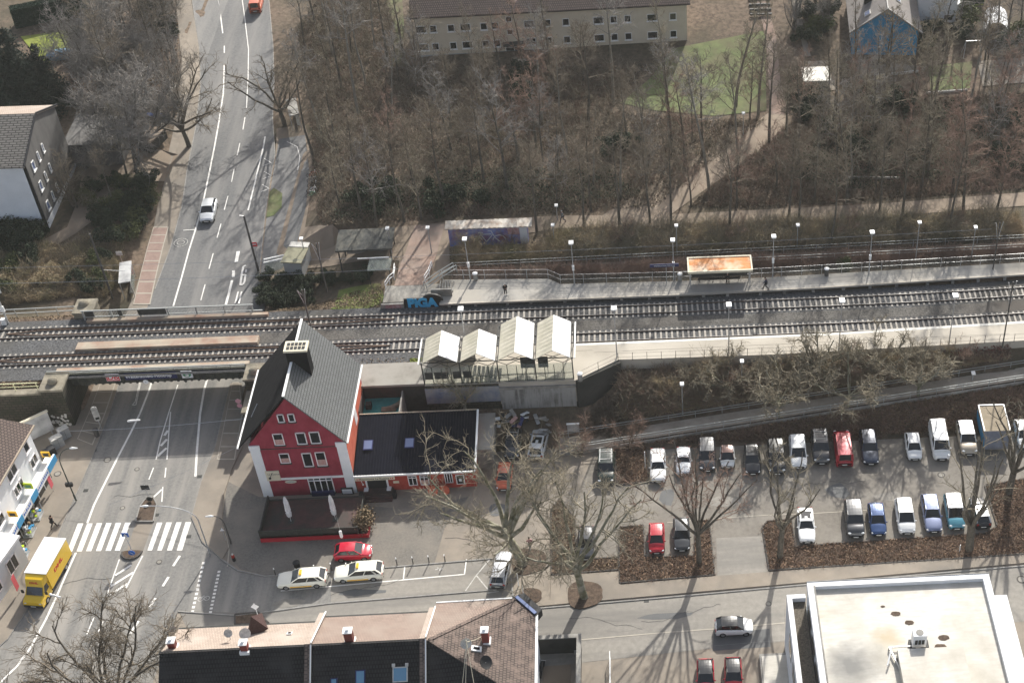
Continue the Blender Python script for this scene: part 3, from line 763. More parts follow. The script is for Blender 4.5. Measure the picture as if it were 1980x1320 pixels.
text_obj('painted_letters', 'PiGA', 1.75, 'graffiti_blue', Matrix.Translation((.98, -.125, .74)) @ Matrix.Rotation(R(90), 4, 'X'), gw, .012, .9, .11)
mat('graffiti_red', (.30, .12, .12), .8, (.4, .3, .3), 3)
MB().box(-3.3, -.13, .1, -1.5, -.125, .65).build('painted_patch', 'graffiti_red', gw)
MB().box(2.0, .9, .8, 4.4, 1.1, 1.85).build('grey_panel', 'concrete', gw)

# ================================================================== BRIDGE
br = empty('railway_bridge', (-55.3, 127.8, 0), 0, 'dark steel railway bridge with signs crossing over the main road', 'bridge')
B = lambda: MB()
d = B(); d.box(-10.0, -4.2, 4.35, 10.0, 4.6, 5.04); d.build('deck', 'steel_dark', br)
d = B(); d.box(-9.9, -.65, 5.05, 10.3, .55, 5.62); d.build('middle_girder', 'steel_beam', br)
d = B(); d.box(-11.2, -4.0, 5.05, 9.9, -3.45, 5.35); d.build('near_girder', 'steel_beam', br)
d = B(); d.box(-10.0, 4.3, 5.05, 10.6, 4.75, 5.55); d.build('far_girder', 'steel_beam', br)
d = B(); d.box(-9.9, -4.5, 3.72, 9.6, -4.2, 5.3)
for i in range(28): d.box(-9.6 + i * .7, -4.58, 3.76, -9.5 + i * .7, -4.5, 5.25)
d.build('south_fascia', 'bridge_side', br)
d = B()
for i in range(26): d.box(-9.5 + i * .75, -4.5, 3.58, -9.25 + i * .75, -4.2, 3.72)
for i in (0, 1.4, 2.8, 4.2, 5.6, 6.9): d.quad((-8.5 + i * 2.6, -4.51, 3.72), (-8.0 + i * 2.6, -4.51, 3.72), (-8.25 + i * 2.6, -4.51, 3.35))
d.build('fascia_teeth', 'steel_dark', br)
d = B(); d.beam((-12, -4.4, 5.72), (9.6, -4.4, 5.72), .08); d.beam((-12, -4.4, 5.5), (9.6, -4.4, 5.5), .06)
for i in range(15): d.beam((-12 + i * 1.54, -4.4, 5.0), (-12 + i * 1.54, -4.4, 5.72), .05)
d.build('south_handrail', 'rail_grey', br)
d = B(); d.beam((-10.6, 5.0, 6.5), (9.0, 5.0, 6.5), .12); d.beam((-10.4, 5.0, 5.62), (9.9, 5.0, 5.62), .12)
for i in range(7): d.beam((-10.4 + i * 3.2, 5.0, 5.0), (-10.4 + i * 3.2, 5.0, 6.5), .14)
d.build('north_handrail', 'rail_grey', br)
d = B()
for i in range(118): d.beam((-10.3 + i * .162, 5.0, 5.65), (-10.3 + i * .162, 5.0, 6.45), .045)
o = d.build('balusters', 'rail_grey', br)
d = B(); d.box(-4.2, 4.93, 5.68, -1.0, 5.0, 6.4); d.box(-6.4, 4.93, 5.68, -6.0, 5.0, 6.4); d.box(-10.2, 4.93, 5.68, -9.2, 5.0, 6.4); d.build('cover_panel', 'steel_dark', br)
RX = Matrix.Rotation(R(90), 4, 'X')
mat('sign_navy', (.015, .02, .09), .5); mat('sign_red', (.6, .02, .03), .5); mat('sign_white', (.8, .8, .8), .5); mat('sign_green', (.10, .28, .16), .5)
mat('sign_blue', (.02, .12, .45), .5); mat('sign_black', (.02, .02, .02), .5); mat('sign_yellow', (.75, .42, .02), .5)
d = B(); d.box(-5.75, -4.66, 4.2, -4.25, -4.6, 5.2); s1 = d.build('railway_logo_sign', 'sign_white', br)
d = B(); d.cm = 0
for q in ((-5.7, 4.25, -4.3, 4.36), (-5.7, 5.04, -4.3, 5.15), (-5.7, 4.36, -5.59, 5.04), (-4.41, 4.36, -4.3, 5.04)): d.box(q[0], -4.68, q[1], q[2], -4.66, q[3])
d.build('sign_border', 'sign_red', s1)
text_obj('sign_text', 'DB', .82, 'sign_red', Matrix.Translation((-5.0, -4.67, 4.7)) @ RX, s1, .008, 1.1, .02)
d = B(); d.box(-3.7, -4.66, 4.25, 2.0, -4.6, 5.2); s2 = d.build('station_name_sign', 'sign_navy', br)
text_obj('sign_text', 'Wattenscheid-Höntrop', .6, 'sign_white', Matrix.Translation((-1.1, -4.67, 4.72)) @ RX, s2, .006, .88, .012)
d = B(); d.box(2.5, -4.66, 4.2, 3.7, -4.6, 5.22); s3 = d.build('suburban_train_sign', 'sign_white', br)
d = B(); n = 20
for i in range(n):
    a, c = 2 * PI * i / n, 2 * PI * (i + 1) / n
    d.quad((3.1 + .46 * math.cos(a), -4.67, 4.71 + .38 * math.sin(a)), (3.1 + .46 * math.cos(c), -4.67, 4.71 + .38 * math.sin(c)), (3.1, -4.67, 4.71))
d.build('sign_disc', 'sign_green', s3)
text_obj('sign_text', 'S', .78, 'sign_white', Matrix.Translation((3.1, -4.68, 4.71)) @ RX, s3, .006, 1, .03)
d = B()
for i in range(16):
    a, c = 2 * PI * i / 16, 2 * PI * (i + 1) / 16
    d.quad((-1.6 + .3 * math.cos(a), -4.68, 3.9 + .3 * math.sin(a)), (-1.6 + .3 * math.cos(c), -4.68, 3.9 + .3 * math.sin(c)), (-1.6, -4.68, 3.9))
hs = d.build('height_limit_sign', 'sign_white', br)
text_obj('sign_text', 'S', .22, 'sign_black', Matrix.Translation((-1.6, -4.69, 3.85)) @ RX, hs, .003)
def stone_block(nm, label, x0, x1, y0, y1, z0, z1, m='stone_wall', cap=True, cat='wall'):
    e = empty(nm, ((x0 + x1) / 2, (y0 + y1) / 2, z0), 0, label, cat)
    wx, wy = (x1 - x0) / 2, (y1 - y0) / 2
    MB().box(-wx, -wy, 0, wx, wy, z1 - z0).build('masonry', m, e)
    if cap: MB().box(-wx - .12, -wy - .12, z1 - z0, wx + .12, wy + .12, z1 - z0 + .28).build('coping', 'stone_pale', e)
    return e
stone_block('bridge_abutment', 'west stone abutment wall under the railway bridge in shade', -66.6, -65.1, 121.9, 133.2, -.3, 4.9, cap=False)
stone_block('bridge_abutment', 'east stone abutment wall under the railway bridge beside the red house', -45.4, -43.9, 122.6, 133.2, -.3, 4.9, cap=False)
e = stone_block('bridge_pillar', 'broad round-fronted stone pillar at the left end of the bridge', -67.3, -65.0, 120.6, 123.3, -.2, 5.3, cat='pillar')
MB().sphere((0, -.2, 6.0), .55, 14, 8, (1, 1, .8)).build('stone_ball', 'stone_pale', e)
e = stone_block('bridge_pillar', 'pale capped stone pillar between bridge and red house', -45.4, -43.4, 121.0, 123.5, -.2, 5.3, cat='pillar')
MB().sphere((0, -.2, 6.0), .6, 14, 8, (1, 1, .8)).build('stone_ball', 'stone_pale', e)
stone_block('wing_wall', 'sloping rubble wing wall below the right bridge pillar', -45.3, -44.6, 117.6, 120.95, -.2, 3.6)
e = stone_block('bridge_pillar', 'curved pale stone pier at the far left end of the bridge railing', -67.0, -64.9, 133.2, 135.6, 2, 5.7, 'stone_pale', cat='pillar')
MB().sphere((-.2, .3, 4.0), .6, 14, 8, (1, 1, .9)).build('stone_ball', 'stone_pale', e)
# long stone retaining wall left of the bridge with a yellow railing on top
e = empty('retaining_wall', (-84, 121.2, 0), 0, 'rubble stone retaining wall left of the bridge with a pale coping', 'wall')
MB().box(-25, -.35, -.2, 16.6, .5, 4.7).build('masonry', 'stone_wall', e); MB().box(-25, -.45, 4.7, 16.6, .4, 4.95).build('coping', 'stone_pale', e)
e = empty('railing', (-84, 121.35, 4.95), 0, 'yellow tubular railing on the stone wall left of the bridge', 'railing')
b = MB(); b.beam((-25, 0, 1.05), (16.4, 0, 1.05), .08); b.beam((-25, 0, .55), (16.4, 0, .55), .05); b.build('rails', 'rail_yellow', e)
for i in range(17): MB().beam((16.2 - i * 2.4, 0, 0), (16.2 - i * 2.4, 0, 1.05), .07).build('post', 'rail_yellow', e)
drape('verge', [(-140, 121.7), (-67.3, 121.7), (-67.3, 122.9), (-140, 122.9)], .08, 'soil')
drape('railway_verge', [(-140, 133.2), (-67, 133.0), (-67.3, 136.4), (-100, 137.2), (-140, 137.5)], .05, 'soil')
e = empty('railing', (-73.5, 135.6, h(-73.5, 135.6)), 0, 'grey two-bar railing beside the brown verge left of the far bridge end', 'railing')
b = MB(); b.beam((-6, 0, 1.3), (6.4, 0, 1.5), .09); b.beam((-6, 0, .7), (6.4, 0, .9), .09); b.build('rails', 'rail_grey', e)
for i in range(6): MB().beam((-6 + i * 2.4, 0, -.5), (-6 + i * 2.4, 0, 1.35), .08).build('post', 'rail_grey', e)
# retaining walls right of the red house and below the canopy
o = MB().box(-45.2, 122.5, -.2, -33.0, 122.85, 5.0).build('retaining_wall', 'concrete_dark'); tagp(o, 'dark concrete retaining wall behind the red house along the track', 'wall')
e = empty('concrete_slab_roof', (-29.5, 120.9, 0), 0, 'flat pale concrete slab roof between the red house and the station canopy', 'roof')
MB().box(-4.0, -1.75, 5.2, 4.0, 1.9, 5.5).build('roof_slab', 'concrete_slab', e); MB().box(-3.8, -1.5, 0, 3.9, 1.6, 5.2).build('wall', 'concrete_dark', e)
mat('wall_blue', (.12, .15, .24), .9, (.3, .31, .33), .9, c3=(.30, .30, .29), scale3=.5, stretch=(1, 1, .8))
e = empty('retaining_wall', (-21.4, 118.4, 0), 0, 'concrete retaining wall sprayed blue below the left half of the canopy', 'wall')
MB().box(-4.0, 0, 0, 4.0, .4, 5.7).build('masonry', 'stone_wall', e); MB().box(-4.05, -.08, 3.2, 4.05, 0, 5.4).build('blue_painted_band', 'wall_blue', e)
mat('wall_streaked', (.30, .295, .28), .9, (.12, .115, .105), 1.0, c3=(.33, .325, .31), scale3=.6, stretch=(1.6, 1, .12), lo=.45, hi=.6)
e = empty('retaining_wall', (-13.3, 118.4, 0), 0, 'pale concrete retaining wall with dark rain streaks below the right half of the canopy', 'wall')
MB().box(-4.0, -.1, 0, 4.2, .4, 4.9).build('wall_panel', 'wall_streaked', e); MB().box(-4.1, -.2, 4.9, 4.3, .5, 5.2).build('coping', 'concrete', e)
e = empty('retaining_wall', (-6.5, 119.9, 0), 0, 'mossy dark retaining wall in deep shade right of the canopy', 'wall')
b = MB(); b.beam((-2.5, -1.5, 3.3), (-2.2, -1.4, 3.3), .3, 4.6); b.beam((-2.4, -1.5, 3.3), (2.4, 1.35, 3.3), .35, 4.7); b.build('wall_panel', 'concrete_dark', e)
# ================================================================== BUILDINGS
def wall_poly(name, pts, th, m, parent, axis='t'):
    """vertical slab: outline given as (a,z) in the plane; axis 't': plane faces -y, thickness towards +y"""
    b = MB(); n = len(pts)
    for off in (0, th):
        for a, z in pts: b.v.append((a, off, z) if axis == 't' else (off, a, z))
    f0 = tuple(range(n)); f1 = tuple(range(2 * n - 1, n - 1, -1))
    b.f += [f0, f1]; b.mi += [0, 0]
    for k in range(n): b.f.append((k, k + n, (k + 1) % n + n, (k + 1) % n)); b.mi.append(0)
    o = b.build(name, m, parent)
    bm = bmesh.new(); bm.from_mesh(o.data); bmesh.ops.recalc_face_normals(bm, faces=bm.faces); bm.to_mesh(o.data); bm.free()
    return o
def window(parent, c, w_, h_, rz=0, mull=1, trans=False, glass='glass_dark', fm='pvc', blind=0, depth=.06, sill=None, name='window'):
    """c: centre on the wall face; window looks towards local -y"""
    e = MB(); fw = .09
    for q in ((-w_ / 2, -h_ / 2, -w_ / 2 + fw, h_ / 2), (w_ / 2 - fw, -h_ / 2, w_ / 2, h_ / 2), (-w_ / 2, h_ / 2 - fw, w_ / 2, h_ / 2), (-w_ / 2, -h_ / 2, w_ / 2, -h_ / 2 + fw)):
        e.box(q[0], -depth, q[1], q[2], 0, q[3])
    for k in range(1, mull): x = -w_ / 2 + w_ * k / mull; e.box(x - .04, -depth, -h_ / 2, x + .04, 0, h_ / 2)
    if trans: e.box(-w_ / 2, -depth - .003, h_ * .28 - .04, w_ / 2, 0, h_ * .28 + .04)
    o = e.build(name, fm, parent); o.location = c; o.rotation_euler.z = rz
    MB().box(-w_ / 2 + .02, -.015, -h_ / 2 + .02, w_ / 2 - .02, -.005, h_ / 2 - .02).build('pane', glass, o)
    if blind: MB().box(-w_ / 2 + .1, -.03, -h_ / 2 + .1, w_ / 2 - .1, -.02, -h_ / 2 + .1 + (h_ - .2) * blind).build('blind', 'blind', o)
    if sill: MB().box(-w_ / 2 - .08, -.16, -h_ / 2 - .1, w_ / 2 + .08, 0, -h_ / 2 - .01).build('sill', sill, o)
    return o
def on_t(px, py, t): p = WT(px, py, t); return p
# ---- red restaurant house ------------------------------------------
HX, HY = -42.1, 108.5
HW, HD = 9.7, 11.2
house = empty('restaurant_house', (HX, HY, 0), 0, 'tall red gabled restaurant house with steep dark tiled roof beside the bridge', 'building')
wall_poly('front_wall', [(0, 0), (HW, 0), (HW, 7.7), (HW / 2, 14.0), (0, 7.7)], .3, 'red_plaster', house)
o = wall_poly('rear_wall', [(0, 0), (HW, 0), (HW, 7.7), (HW / 2, 14.0), (0, 7.7)], .3, 'red_plaster', house); o.location.y = HD - .3
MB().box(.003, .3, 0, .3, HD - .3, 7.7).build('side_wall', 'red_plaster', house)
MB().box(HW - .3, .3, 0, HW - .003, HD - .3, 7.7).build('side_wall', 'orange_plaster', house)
RZ, EV, OV = 14.55, 7.85, .85
mid = HW / 2
def roof_slab(parent, name, x0, z0, x1, z1, y0, y1, th, m, up=1):
    b = MB(); p = [(x0, y0, z0), (x1, y0, z1), (x1, y1, z1), (x0, y1, z0)]
    b.v = p + [(x, y, z - th) for x, y, z in p]
    b.f = [(0, 1, 2, 3), (7, 6, 5, 4), (0, 4, 5, 1), (1, 5, 6, 2), (2, 6, 7, 3), (3, 7, 4, 0)]; b.mi = [0] * 6
    o = b.build(name, m, parent)
    bm = bmesh.new(); bm.from_mesh(o.data); bmesh.ops.recalc_face_normals(bm, faces=bm.faces); bm.to_mesh(o.data); bm.free()
    return o
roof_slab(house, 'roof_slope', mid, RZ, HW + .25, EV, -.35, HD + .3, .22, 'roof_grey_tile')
roof_slab(house, 'roof_slope', mid, RZ, -1.0, EV - .1, -.35, HD + .3, .22, 'slate_dark_shade')['label'] = 'steep almost black west roof slope in shade'  # shade of the west slope is put into its near-black colour
b = MB(); b.beam((mid, -.38, RZ + .06), (mid, 4.7, RZ + .06), .24, .12); b.beam((mid, 6.6, RZ + .06), (mid, HD + .35, RZ + .06), .24, .12); b.build('ridge_cap', 'white_metal', house)
MB().beam((HW + .36, -.4, EV - .06), (HW + .36, HD + .35, EV - .06), .17, .16).build('gutter', 'white_metal', house); MB().beam((-1.1, -.4, EV - .2), (-1.1, HD + .35, EV - .2), .17, .16).build('gutter', 'white_metal', house)
b = MB()
for i in range(2): pass
b.box(mid - .45, 5.0, 11.0, mid + 1.65, 6.3, 15.75); b.build('chimney', 'slate_dark_shade', house)
ch = [c for c in house.children if c.name.startswith('chimney')][0]
MB().box(mid - .58, 4.85, 15.75, mid + 1.78, 6.45, 15.98).build('chimney_rim', 'sign_cream', ch)
b = MB()
for i in range(2):
    for j in range(5): b.box(mid - .35 + j * .39, 5.08 + i * .6, 15.98, mid - .03 + j * .39, 5.56 + i * .6, 16.0)
b.build('flue_openings', 'black', ch)
b = MB(); b.box(-.06, -.06, 0, .95, 0, 7.0); b.box(-.1, -.12, 7.0, 1.0, 0, 7.62); b.build('pilaster', 'white_plaster', house)
b = MB(); b.box(HW - .95, -.06, 0, HW + .06, 0, 7.0); b.box(HW - 1.0, -.12, 7.0, HW + .1, 0, 7.62); b.build('pilaster', 'white_plaster', house)
MB().box(.95, -.055, 2.42, HW - .95, 0, 2.72).build('band', 'white_plaster', house)
MB().box(.95, -.05, 6.98, HW - .95, 0, 7.06).build('string_course', 'steel_dark', house)
def WL(px, py): p = WT(px, py, HY - .02); return (p.x - HX, p.z)
def hw(x0, y0, x1, y1, **k):                     # a window by its corners in the 6.6x zoom
    a = WL(460 + x0 / 6.6, 760 + y0 / 6.6); b_ = WL(460 + x1 / 6.6, 760 + y1 / 6.6)
    return window(house, ((a[0] + b_[0]) / 2, -.0, (a[1] + b_[1]) / 2), abs(b_[0] - a[0]), abs(a[1] - b_[1]), sill='steel_dark', **k)
hw(490, 268, 605, 368, depth=.1); hw(625, 262, 740, 362, depth=.1)
hw(432, 518, 605, 660, blind=.5); hw(725, 502, 893, 645, depth=.1); hw(898, 492, 1070, 635, depth=.1)
hw(515, 770, 680, 888, blind=.5); hw(805, 762, 975, 930, depth=.1); hw(975, 752, 1150, 922, blind=.45)
o = hw(880, 1072, 1245, 1255, mull=4, trans=True, depth=.1)
b = MB(); a = WL(460 + 940 / 6.6, 760 + 1245 / 6.6); c = WL(460 + 1240 / 6.6, 760 + 1270 / 6.6); b.box(a[0], -.3, c[1] - .1, c[0], -.0, a[1]); b.build('awning_box', 'sign_navy', house)
a = WL(460 + 345 / 6.6, 760 + 988 / 6.6); c = WL(460 + 555 / 6.6, 760 + 1100 / 6.6)
sg = MB().box(a[0], -.16, c[1], c[0] + .0, -.06, a[1]).build('name_board', 'sign_cream', house)
text_obj('board_text', 'La Rustica', .3, 'pole_dark', Matrix.Translation(((a[0] + c[0]) / 2 + .1, -.165, a[1] - .45)) @ RX, sg, .004)
b = MB(); b.beam(((a[0] + c[0]) / 2 - .4, -.2, c[1] + .4), ((a[0] + c[0]) / 2 + .1, -.4, a[1]), .05); b.sphere(((a[0] + c[0]) / 2 - .35, -.22, c[1] + .45), .14, 8, 5); b.build('board_lamp', 'black', sg)
a = WL(460 + 675 / 6.6, 760 + 1125 / 6.6); b = MB(); b.quad(*[(a[0] + .62 * math.cos(i * PI / 10), -.06, a[1] + .24 * math.sin(i * PI / 10)) for i in range(20)])
so = b.build('oval_sign', 'sign_cream', house); b = MB(); b.quad(*[(a[0] + .45 * math.cos(i * PI / 10), -.066, a[1] + .13 * math.sin(i * PI / 10)) for i in range(20)]); b.build('oval_centre', 'worn_line', so)
a = WL(460 + 1325 / 6.6, 760 + 1205 / 6.6); c = WL(460 + 1475 / 6.6, 760 + 1258 / 6.6)
lb = MB().box(a[0] - .05, -.28, c[1] - .05, c[0] + .05, -.1, a[1] + .1).build('menu_lightbox', 'black', house); MB().box(a[0] + .05, -.3, c[1] + .05, c[0] - .05, -.28, a[1]).build('menu_panel', 'white_plaster', lb)
MB().box(-.45, -.02, 9.2, -.41, .02, 9.5).build('roof_hook', 'galv', house)
b = MB(); b.beam((-.05, 2.9, 8.9), (.55, 4.0, 9.75), .06); b.build('snow_hook', 'galv', house)
b = MB(); b.box(HW - .02, 5.4, 4.6, HW + .03, 6.5, 6.6); b.build('side_window', 'pvc', house)
# ---- terrace ---------------------------------------------------------
te = empty('dining_terrace', (-41.2, 102.15, 0), 0, 'raised dark wooden dining terrace with red plinth in front of the restaurant', 'terrace')
TW, TD = 9.9, 5.05
MB().box(0, 0, 0, TW, TD, .78).build('deck', 'terrace_deck', te)
b = MB(); b.box(-.12, -.12, 0, TW + .95, 0, .52); b.box(TW + .83, 0, 0, TW + .95, 2.6, .52); b.build('red_plinth', 'terrace_red', te)
b = MB(); b.box(-.1, 0, .5, TW, .12, 1.55); b.box(-.1, .12, .5, .02, TD, 1.5); b.box(TW - .02, 1.2, .5, TW + .08, 4.2, 1.45)
for i in range(9): b.box(-.14 + i * 1.24, -.04, .5, -.02 + i * 1.24, .16, 1.62)
b.build('parapet', 'terrace_rail', te)
MB().box(0, TD - .15, .78, TW, TD - .02, .9).build('rear_edge', 'concrete_dark', te)
b = MB(); random.seed(5)
for i in range(1600):
    x, y, z = random.gauss(TW + .35, .45), random.gauss(1.6, .7), .4 + abs(random.gauss(.5, .45)); s_ = random.uniform(.04, .1)
    q = Vector((random.uniform(-1, 1), random.uniform(-1, 1), random.uniform(-1, 1))).normalized(); r_ = q.orthogonal().normalized() * s_; u_ = q.cross(r_)
    p = Vector((x, y, z)); b.quad(p + r_ + u_, p - r_ + u_, p - r_ - u_, p + r_ - u_)
o = b.build('terrace_shrub', 'dead_leaf_gold'); o.location = (-41.2, 102.15, 0); tagp(o, 'brown leafy shrub at the right front corner of the dining terrace', 'shrub')
def parasol(px, hh, lb):
    p = W(*px, .78); e = empty('closed_parasol', (p.x, p.y, .78), 0, lb, 'parasol', 'closed parasols on the terrace')
    b = MB(); b.tube([(0, 0, 0), (0, 0, hh)], .03, 8); b.build('pole', 'white_metal', e)
    b = MB(); n = 14; rows = []
    for k, (z, r) in enumerate(((.75, .10), (.85, .19), (1.5, .24), (1.62, .16), (1.75, .23), (hh * .78, .2), (hh * .95, .11), (hh + .05, .02))):
        rows.append([(r * (1 + .28 * (j % 2)) * math.cos(2 * PI * j / n + z * .3), r * (1 + .28 * (j % 2)) * math.sin(2 * PI * j / n + z * .3), z) for j in range(n)])
    b.v = [q for r_ in rows for q in r_]
    for k in range(len(rows) - 1):
        for j in range(n): b.f.append((k * n + j, k * n + (j + 1) % n, (k + 1) * n + (j + 1) % n, (k + 1) * n + j)); b.mi.append(0)
    b.build('folded_canopy', 'canvas', e)
    MB().tube([(0, 0, 1.6), (0, 0, 1.66)], .19, 10).build('strap', 'white_metal', e)
    MB().box(-.3, -.3, 0, .3, .3, .06).build('foot', 'steel_dark', e)
parasol((563, 1008), 3.75, 'left white parasol folded shut on the dining terrace'); parasol((649, 1004), 3.7, 'right white parasol folded shut on the dining terrace')
# entrance steps
e = empty('entrance_steps', (-30.2, 106.0, 0), 0, 'dark red entrance steps in front of the restaurant door with black planters', 'steps')
for k in range(3): MB().box(-1.3, .9 + k * .4, 0, 1.7, 2.6, .15 + k * .15).build('step', 'terrace_deck', e)
MB().box(-1.75, 1.3, 0, -1.35, 1.9, .8).build('planter', 'black', e); MB().box(1.75, 1.3, 0, 2.1, 1.9, .8).build('planter', 'black', e)
# ---- low dining wing -------------------------------------------------
wing = empty('restaurant_wing', (-32.3, 108.6, 0), 0, 'low red restaurant wing with a dark ribbed metal roof and two skylights', 'building')
WW = 12.6
MB().box(.02, 0, 0, WW, .3, 2.75).build('front_wall', 'brick_red_paint', wing)
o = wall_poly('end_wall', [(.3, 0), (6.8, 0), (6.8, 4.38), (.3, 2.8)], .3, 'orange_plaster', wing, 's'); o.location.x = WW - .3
MB().box(0.02, 6.5, 0, WW - .3, 6.8, 4.1).build('rear_wall', 'brick_red_paint', wing)
b = MB(); b.quad((.02, -.35, 2.78), (WW + .05, -.35, 2.78), (WW + .05, 7.0, 4.55), (.02, 7.0, 4.55)); b.quad((.02, 7.0, 4.4), (WW + .05, 7.0, 4.4), (WW + .05, -.35, 2.63), (.02, -.35, 2.63))
n = 42
for i in range(n):
    x = .15 + i * (WW - .25) / (n - 1); b.beam((x, -.35, 2.81), (x, 7.0, 4.58), .07, .09)
b.build('metal_roof', 'metal_roof_navy', wing)
b = MB(); b.box(.0, -.48, 2.62, WW + .1, -.33, 2.80); b.box(WW + .05, 1.2, 3.1, WW + .22, 7.0, 4.75) if False else None; b.build('front_gutter', 'white_metal', wing)
b = MB(); b.beam((WW + .12, -.4, 2.86), (WW + .12, 7.0, 4.64), .2, .14); b.build('verge_cap', 'white_metal', wing)
b = MB(); b.beam((.0, 7.05, 4.6), (WW, 7.05, 4.6), .12, .1); b.build('ridge_flashing', 'steel_beam', wing)
for x, y in ((712, 861), (792, 857)):
    t0 = 111.0
    for _ in range(20):
        z = 2.78 + (t0 - 108.25) * .2408; p = W(x, y, z); t0 = p.y
    sk = MB().box(-.5, -.62, .06, .5, .62, .16).build('skylight', 'sign_navy', wing); sk.location = (p.x + 32.3, p.y - 108.6, z); sk.rotation_euler.x = math.atan(.2408)
    MB().box(-.42, -.52, .16, .42, .52, .18).build('skylight_pane', 'glass_sky', sk)
def WG(px, py): p = WT(px, py, 108.58); return (p.x + 32.3, p.z)
a = WG(640 + 258 / 6.19, 900 + 125 / 6.19); c = WG(640 + 735 / 6.19, 900 + 140 / 6.19)
sg = MB().box(.1, -.52, 2.15, 4.25, -.45, 2.6).build('name_sign', 'sign_cream', wing)
text_obj('sign_text', 'Ristorante La Rustica', .36, 'pole_dark', Matrix.Translation((2.15, -.53, 2.37)) @ RX, sg, .004, 1.0, .004)
b = MB()
for x in (.3, .5, 3.8, 4.0): b.box(x, -.53, 2.28, x + .1, -.52, 2.45)
b.build('sign_emblem', 'sign_red', sg)
b = MB(); b.box(1.15, -.02, 0, 3.2, .05, 2.15); b.build('doorway', 'black', wing)
b = MB(); b.box(1.0, -.1, 0, 1.18, 0, 2.2); b.box(3.2, -.1, 0, 3.38, 0, 2.2); b.box(.75, -.5, .45, 1.2, 0, .6); b.box(3.15, -.5, .45, 3.6, 0, .6); b.build('door_frame', 'white_plaster', wing)
window(wing, (5.95, 0, 1.35), .95, 1.5, mull=2, trans=True); window(wing, (7.2, 0, 1.35), .95, 1.5, mull=2, trans=True, blind=.5); window(wing, (9.75, 0, 1.5), .85, 1.5, mull=3)
nb = MB().box(10.5, -.05, .5, 11.4, 0, 1.9).build('notice_frame', 'white_plaster', wing); MB().box(10.6, -.06, .6, 11.3, -.05, 1.8).build('notice_board', 'black', nb); MB().box(10.8, -.07, .95, 11.1, -.06, 1.35).build('notice', 'white_plaster', nb)
MB().box(10.3, -.06, 2.05, 11.5, 0, 2.4).build('house_sign', 'blind', wing); MB().box(3.9, -.06, 1.1, 4.5, 0, 1.4).build('menu_card', 'sign_cream', wing)
b = MB(); b.sphere((.75, -.15, 1.2), .1, 8, 5); b.beam((.7, -.1, 1.3), (.6, -.1, 1.7), .04); b.build('wall_lamp', 'white_metal', wing)
for i, (x, lb) in enumerate(((-24.2, 'left round orange sunshade propped below the wing windows'), (-23.0, 'right round orange sunshade propped below the wing windows'))):
    b = MB(); n = 14; c = (0, 0, .9)
    for k in range(n):
        a0, a1 = 2 * PI * k / n, 2 * PI * (k + 1) / n
        b.quad((.55 * math.cos(a0), -.12, .8 + .75 * math.sin(a0)), (.55 * math.cos(a1), -.12, .8 + .75 * math.sin(a1)), (0, .12, .8))
        b.quad((.55 * math.cos(a1), -.08, .8 + .75 * math.sin(a1)), (.55 * math.cos(a0), -.08, .8 + .75 * math.sin(a0)), (0, .16, .8))
    b.beam((0, .1, .8), (0, .5, .1), .04)
    o = b.build('folded_sunshade', 'orange_plaster'); o.location = (x, 107.6, 0); tagp(o, lb, 'sunshade')
# roof terrace with turquoise floor
rt = empty('roof_terrace', (-30.2, 117.2, 0), 0, 'small walled roof terrace with turquoise floor behind the restaurant', 'terrace')
MB().box(-2.1, -.6, 0, 2.1, 2.2, 3.4).build('floor', 'turquoise', rt)
b = MB(); b.box(-2.1, 2.2, 0, 2.1, 2.4, 5.15); b.box(-2.3, -1.4, 0, -2.1, 1.85, 4.9); b.build('wall', 'terrace_deck', rt)
MB().box(2.1, -1.4, 0, 2.25, 1.85, 4.7).build('side_wall', 'concrete', rt); MB().box(-2.1, -1.5, 3.42, 2.1, -1.4, 3.5).build('rail', 'sign_cream', rt)
b = MB(); b.tube([(-.1, .3, 3.65), (1.0, .35, 3.6), (1.7, .7, 3.75), (2.0, 1.1, 4.1)], [.05, .3, .28, .04], 8); b.box(-.1, 0, 3.4, 1.5, .6, 3.6)
tagp(b.build('wooden_boat', 'stone_pale'), 'small pale wooden boat on the turquoise roof terrace', 'boat').location = (-30.2, 117.2, 0)
b = MB(); b.box(-.3, -.3, 0, .3, .3, .7); b.box(-.2, -.35, .7, .2, -.1, .76); o = b.build('grill', 'black'); o.location = (-31.7, 117.9, 3.4); tagp(o, 'black grill on the left of the turquoise terrace', 'grill')
# small annex at the east end of the wing
e = empty('flat_shed', (-18.9, 113.4, 0), 0, 'narrow flat grey roofed shed at the right end of the restaurant wing', 'shed')
MB().box(-.9, -2.2, 0, .9, 3.0, 2.9).build('wall', 'concrete', e); MB().box(-1.0, -2.4, 2.9, 1.0, 3.2, 3.1).build('roof', 'concrete_slab', e)
# junk pile
random.seed(11)
cols = ['white_plaster', 'galv', 'sign_navy', 'black', 'concrete', 'blind']
for i, (x, y) in enumerate(((-17.6, 116.6), (-16.6, 117.0), (-15.6, 116.4), (-14.4, 117.1), (-13.2, 116.7), (-26.6, 116.8), (-25.4, 117.3), (-12.4, 115.6))):
    b = MB()
    for k in range(5):
        m_ = Matrix.Translation((random.uniform(-.5, .5), random.uniform(-.3, .3), .25 + k * .16)) @ Matrix.Rotation(random.uniform(-.6, .6), 4, 'X') @ Matrix.Rotation(random.uniform(0, 3), 4, 'Z')
        b.cm = k % 3; b.box(-.5, -.2, -.06, .5, .2, .06, m_)
    o = b.build('scrap_heap', [cols[i % 6], cols[(i + 3) % 6], 'soil']); o.location = (x, y, h(x, y)); tagp(o, 'heap of boards and scrap under the station wall', 'scrap heap', 'scrap heaps behind the restaurant')

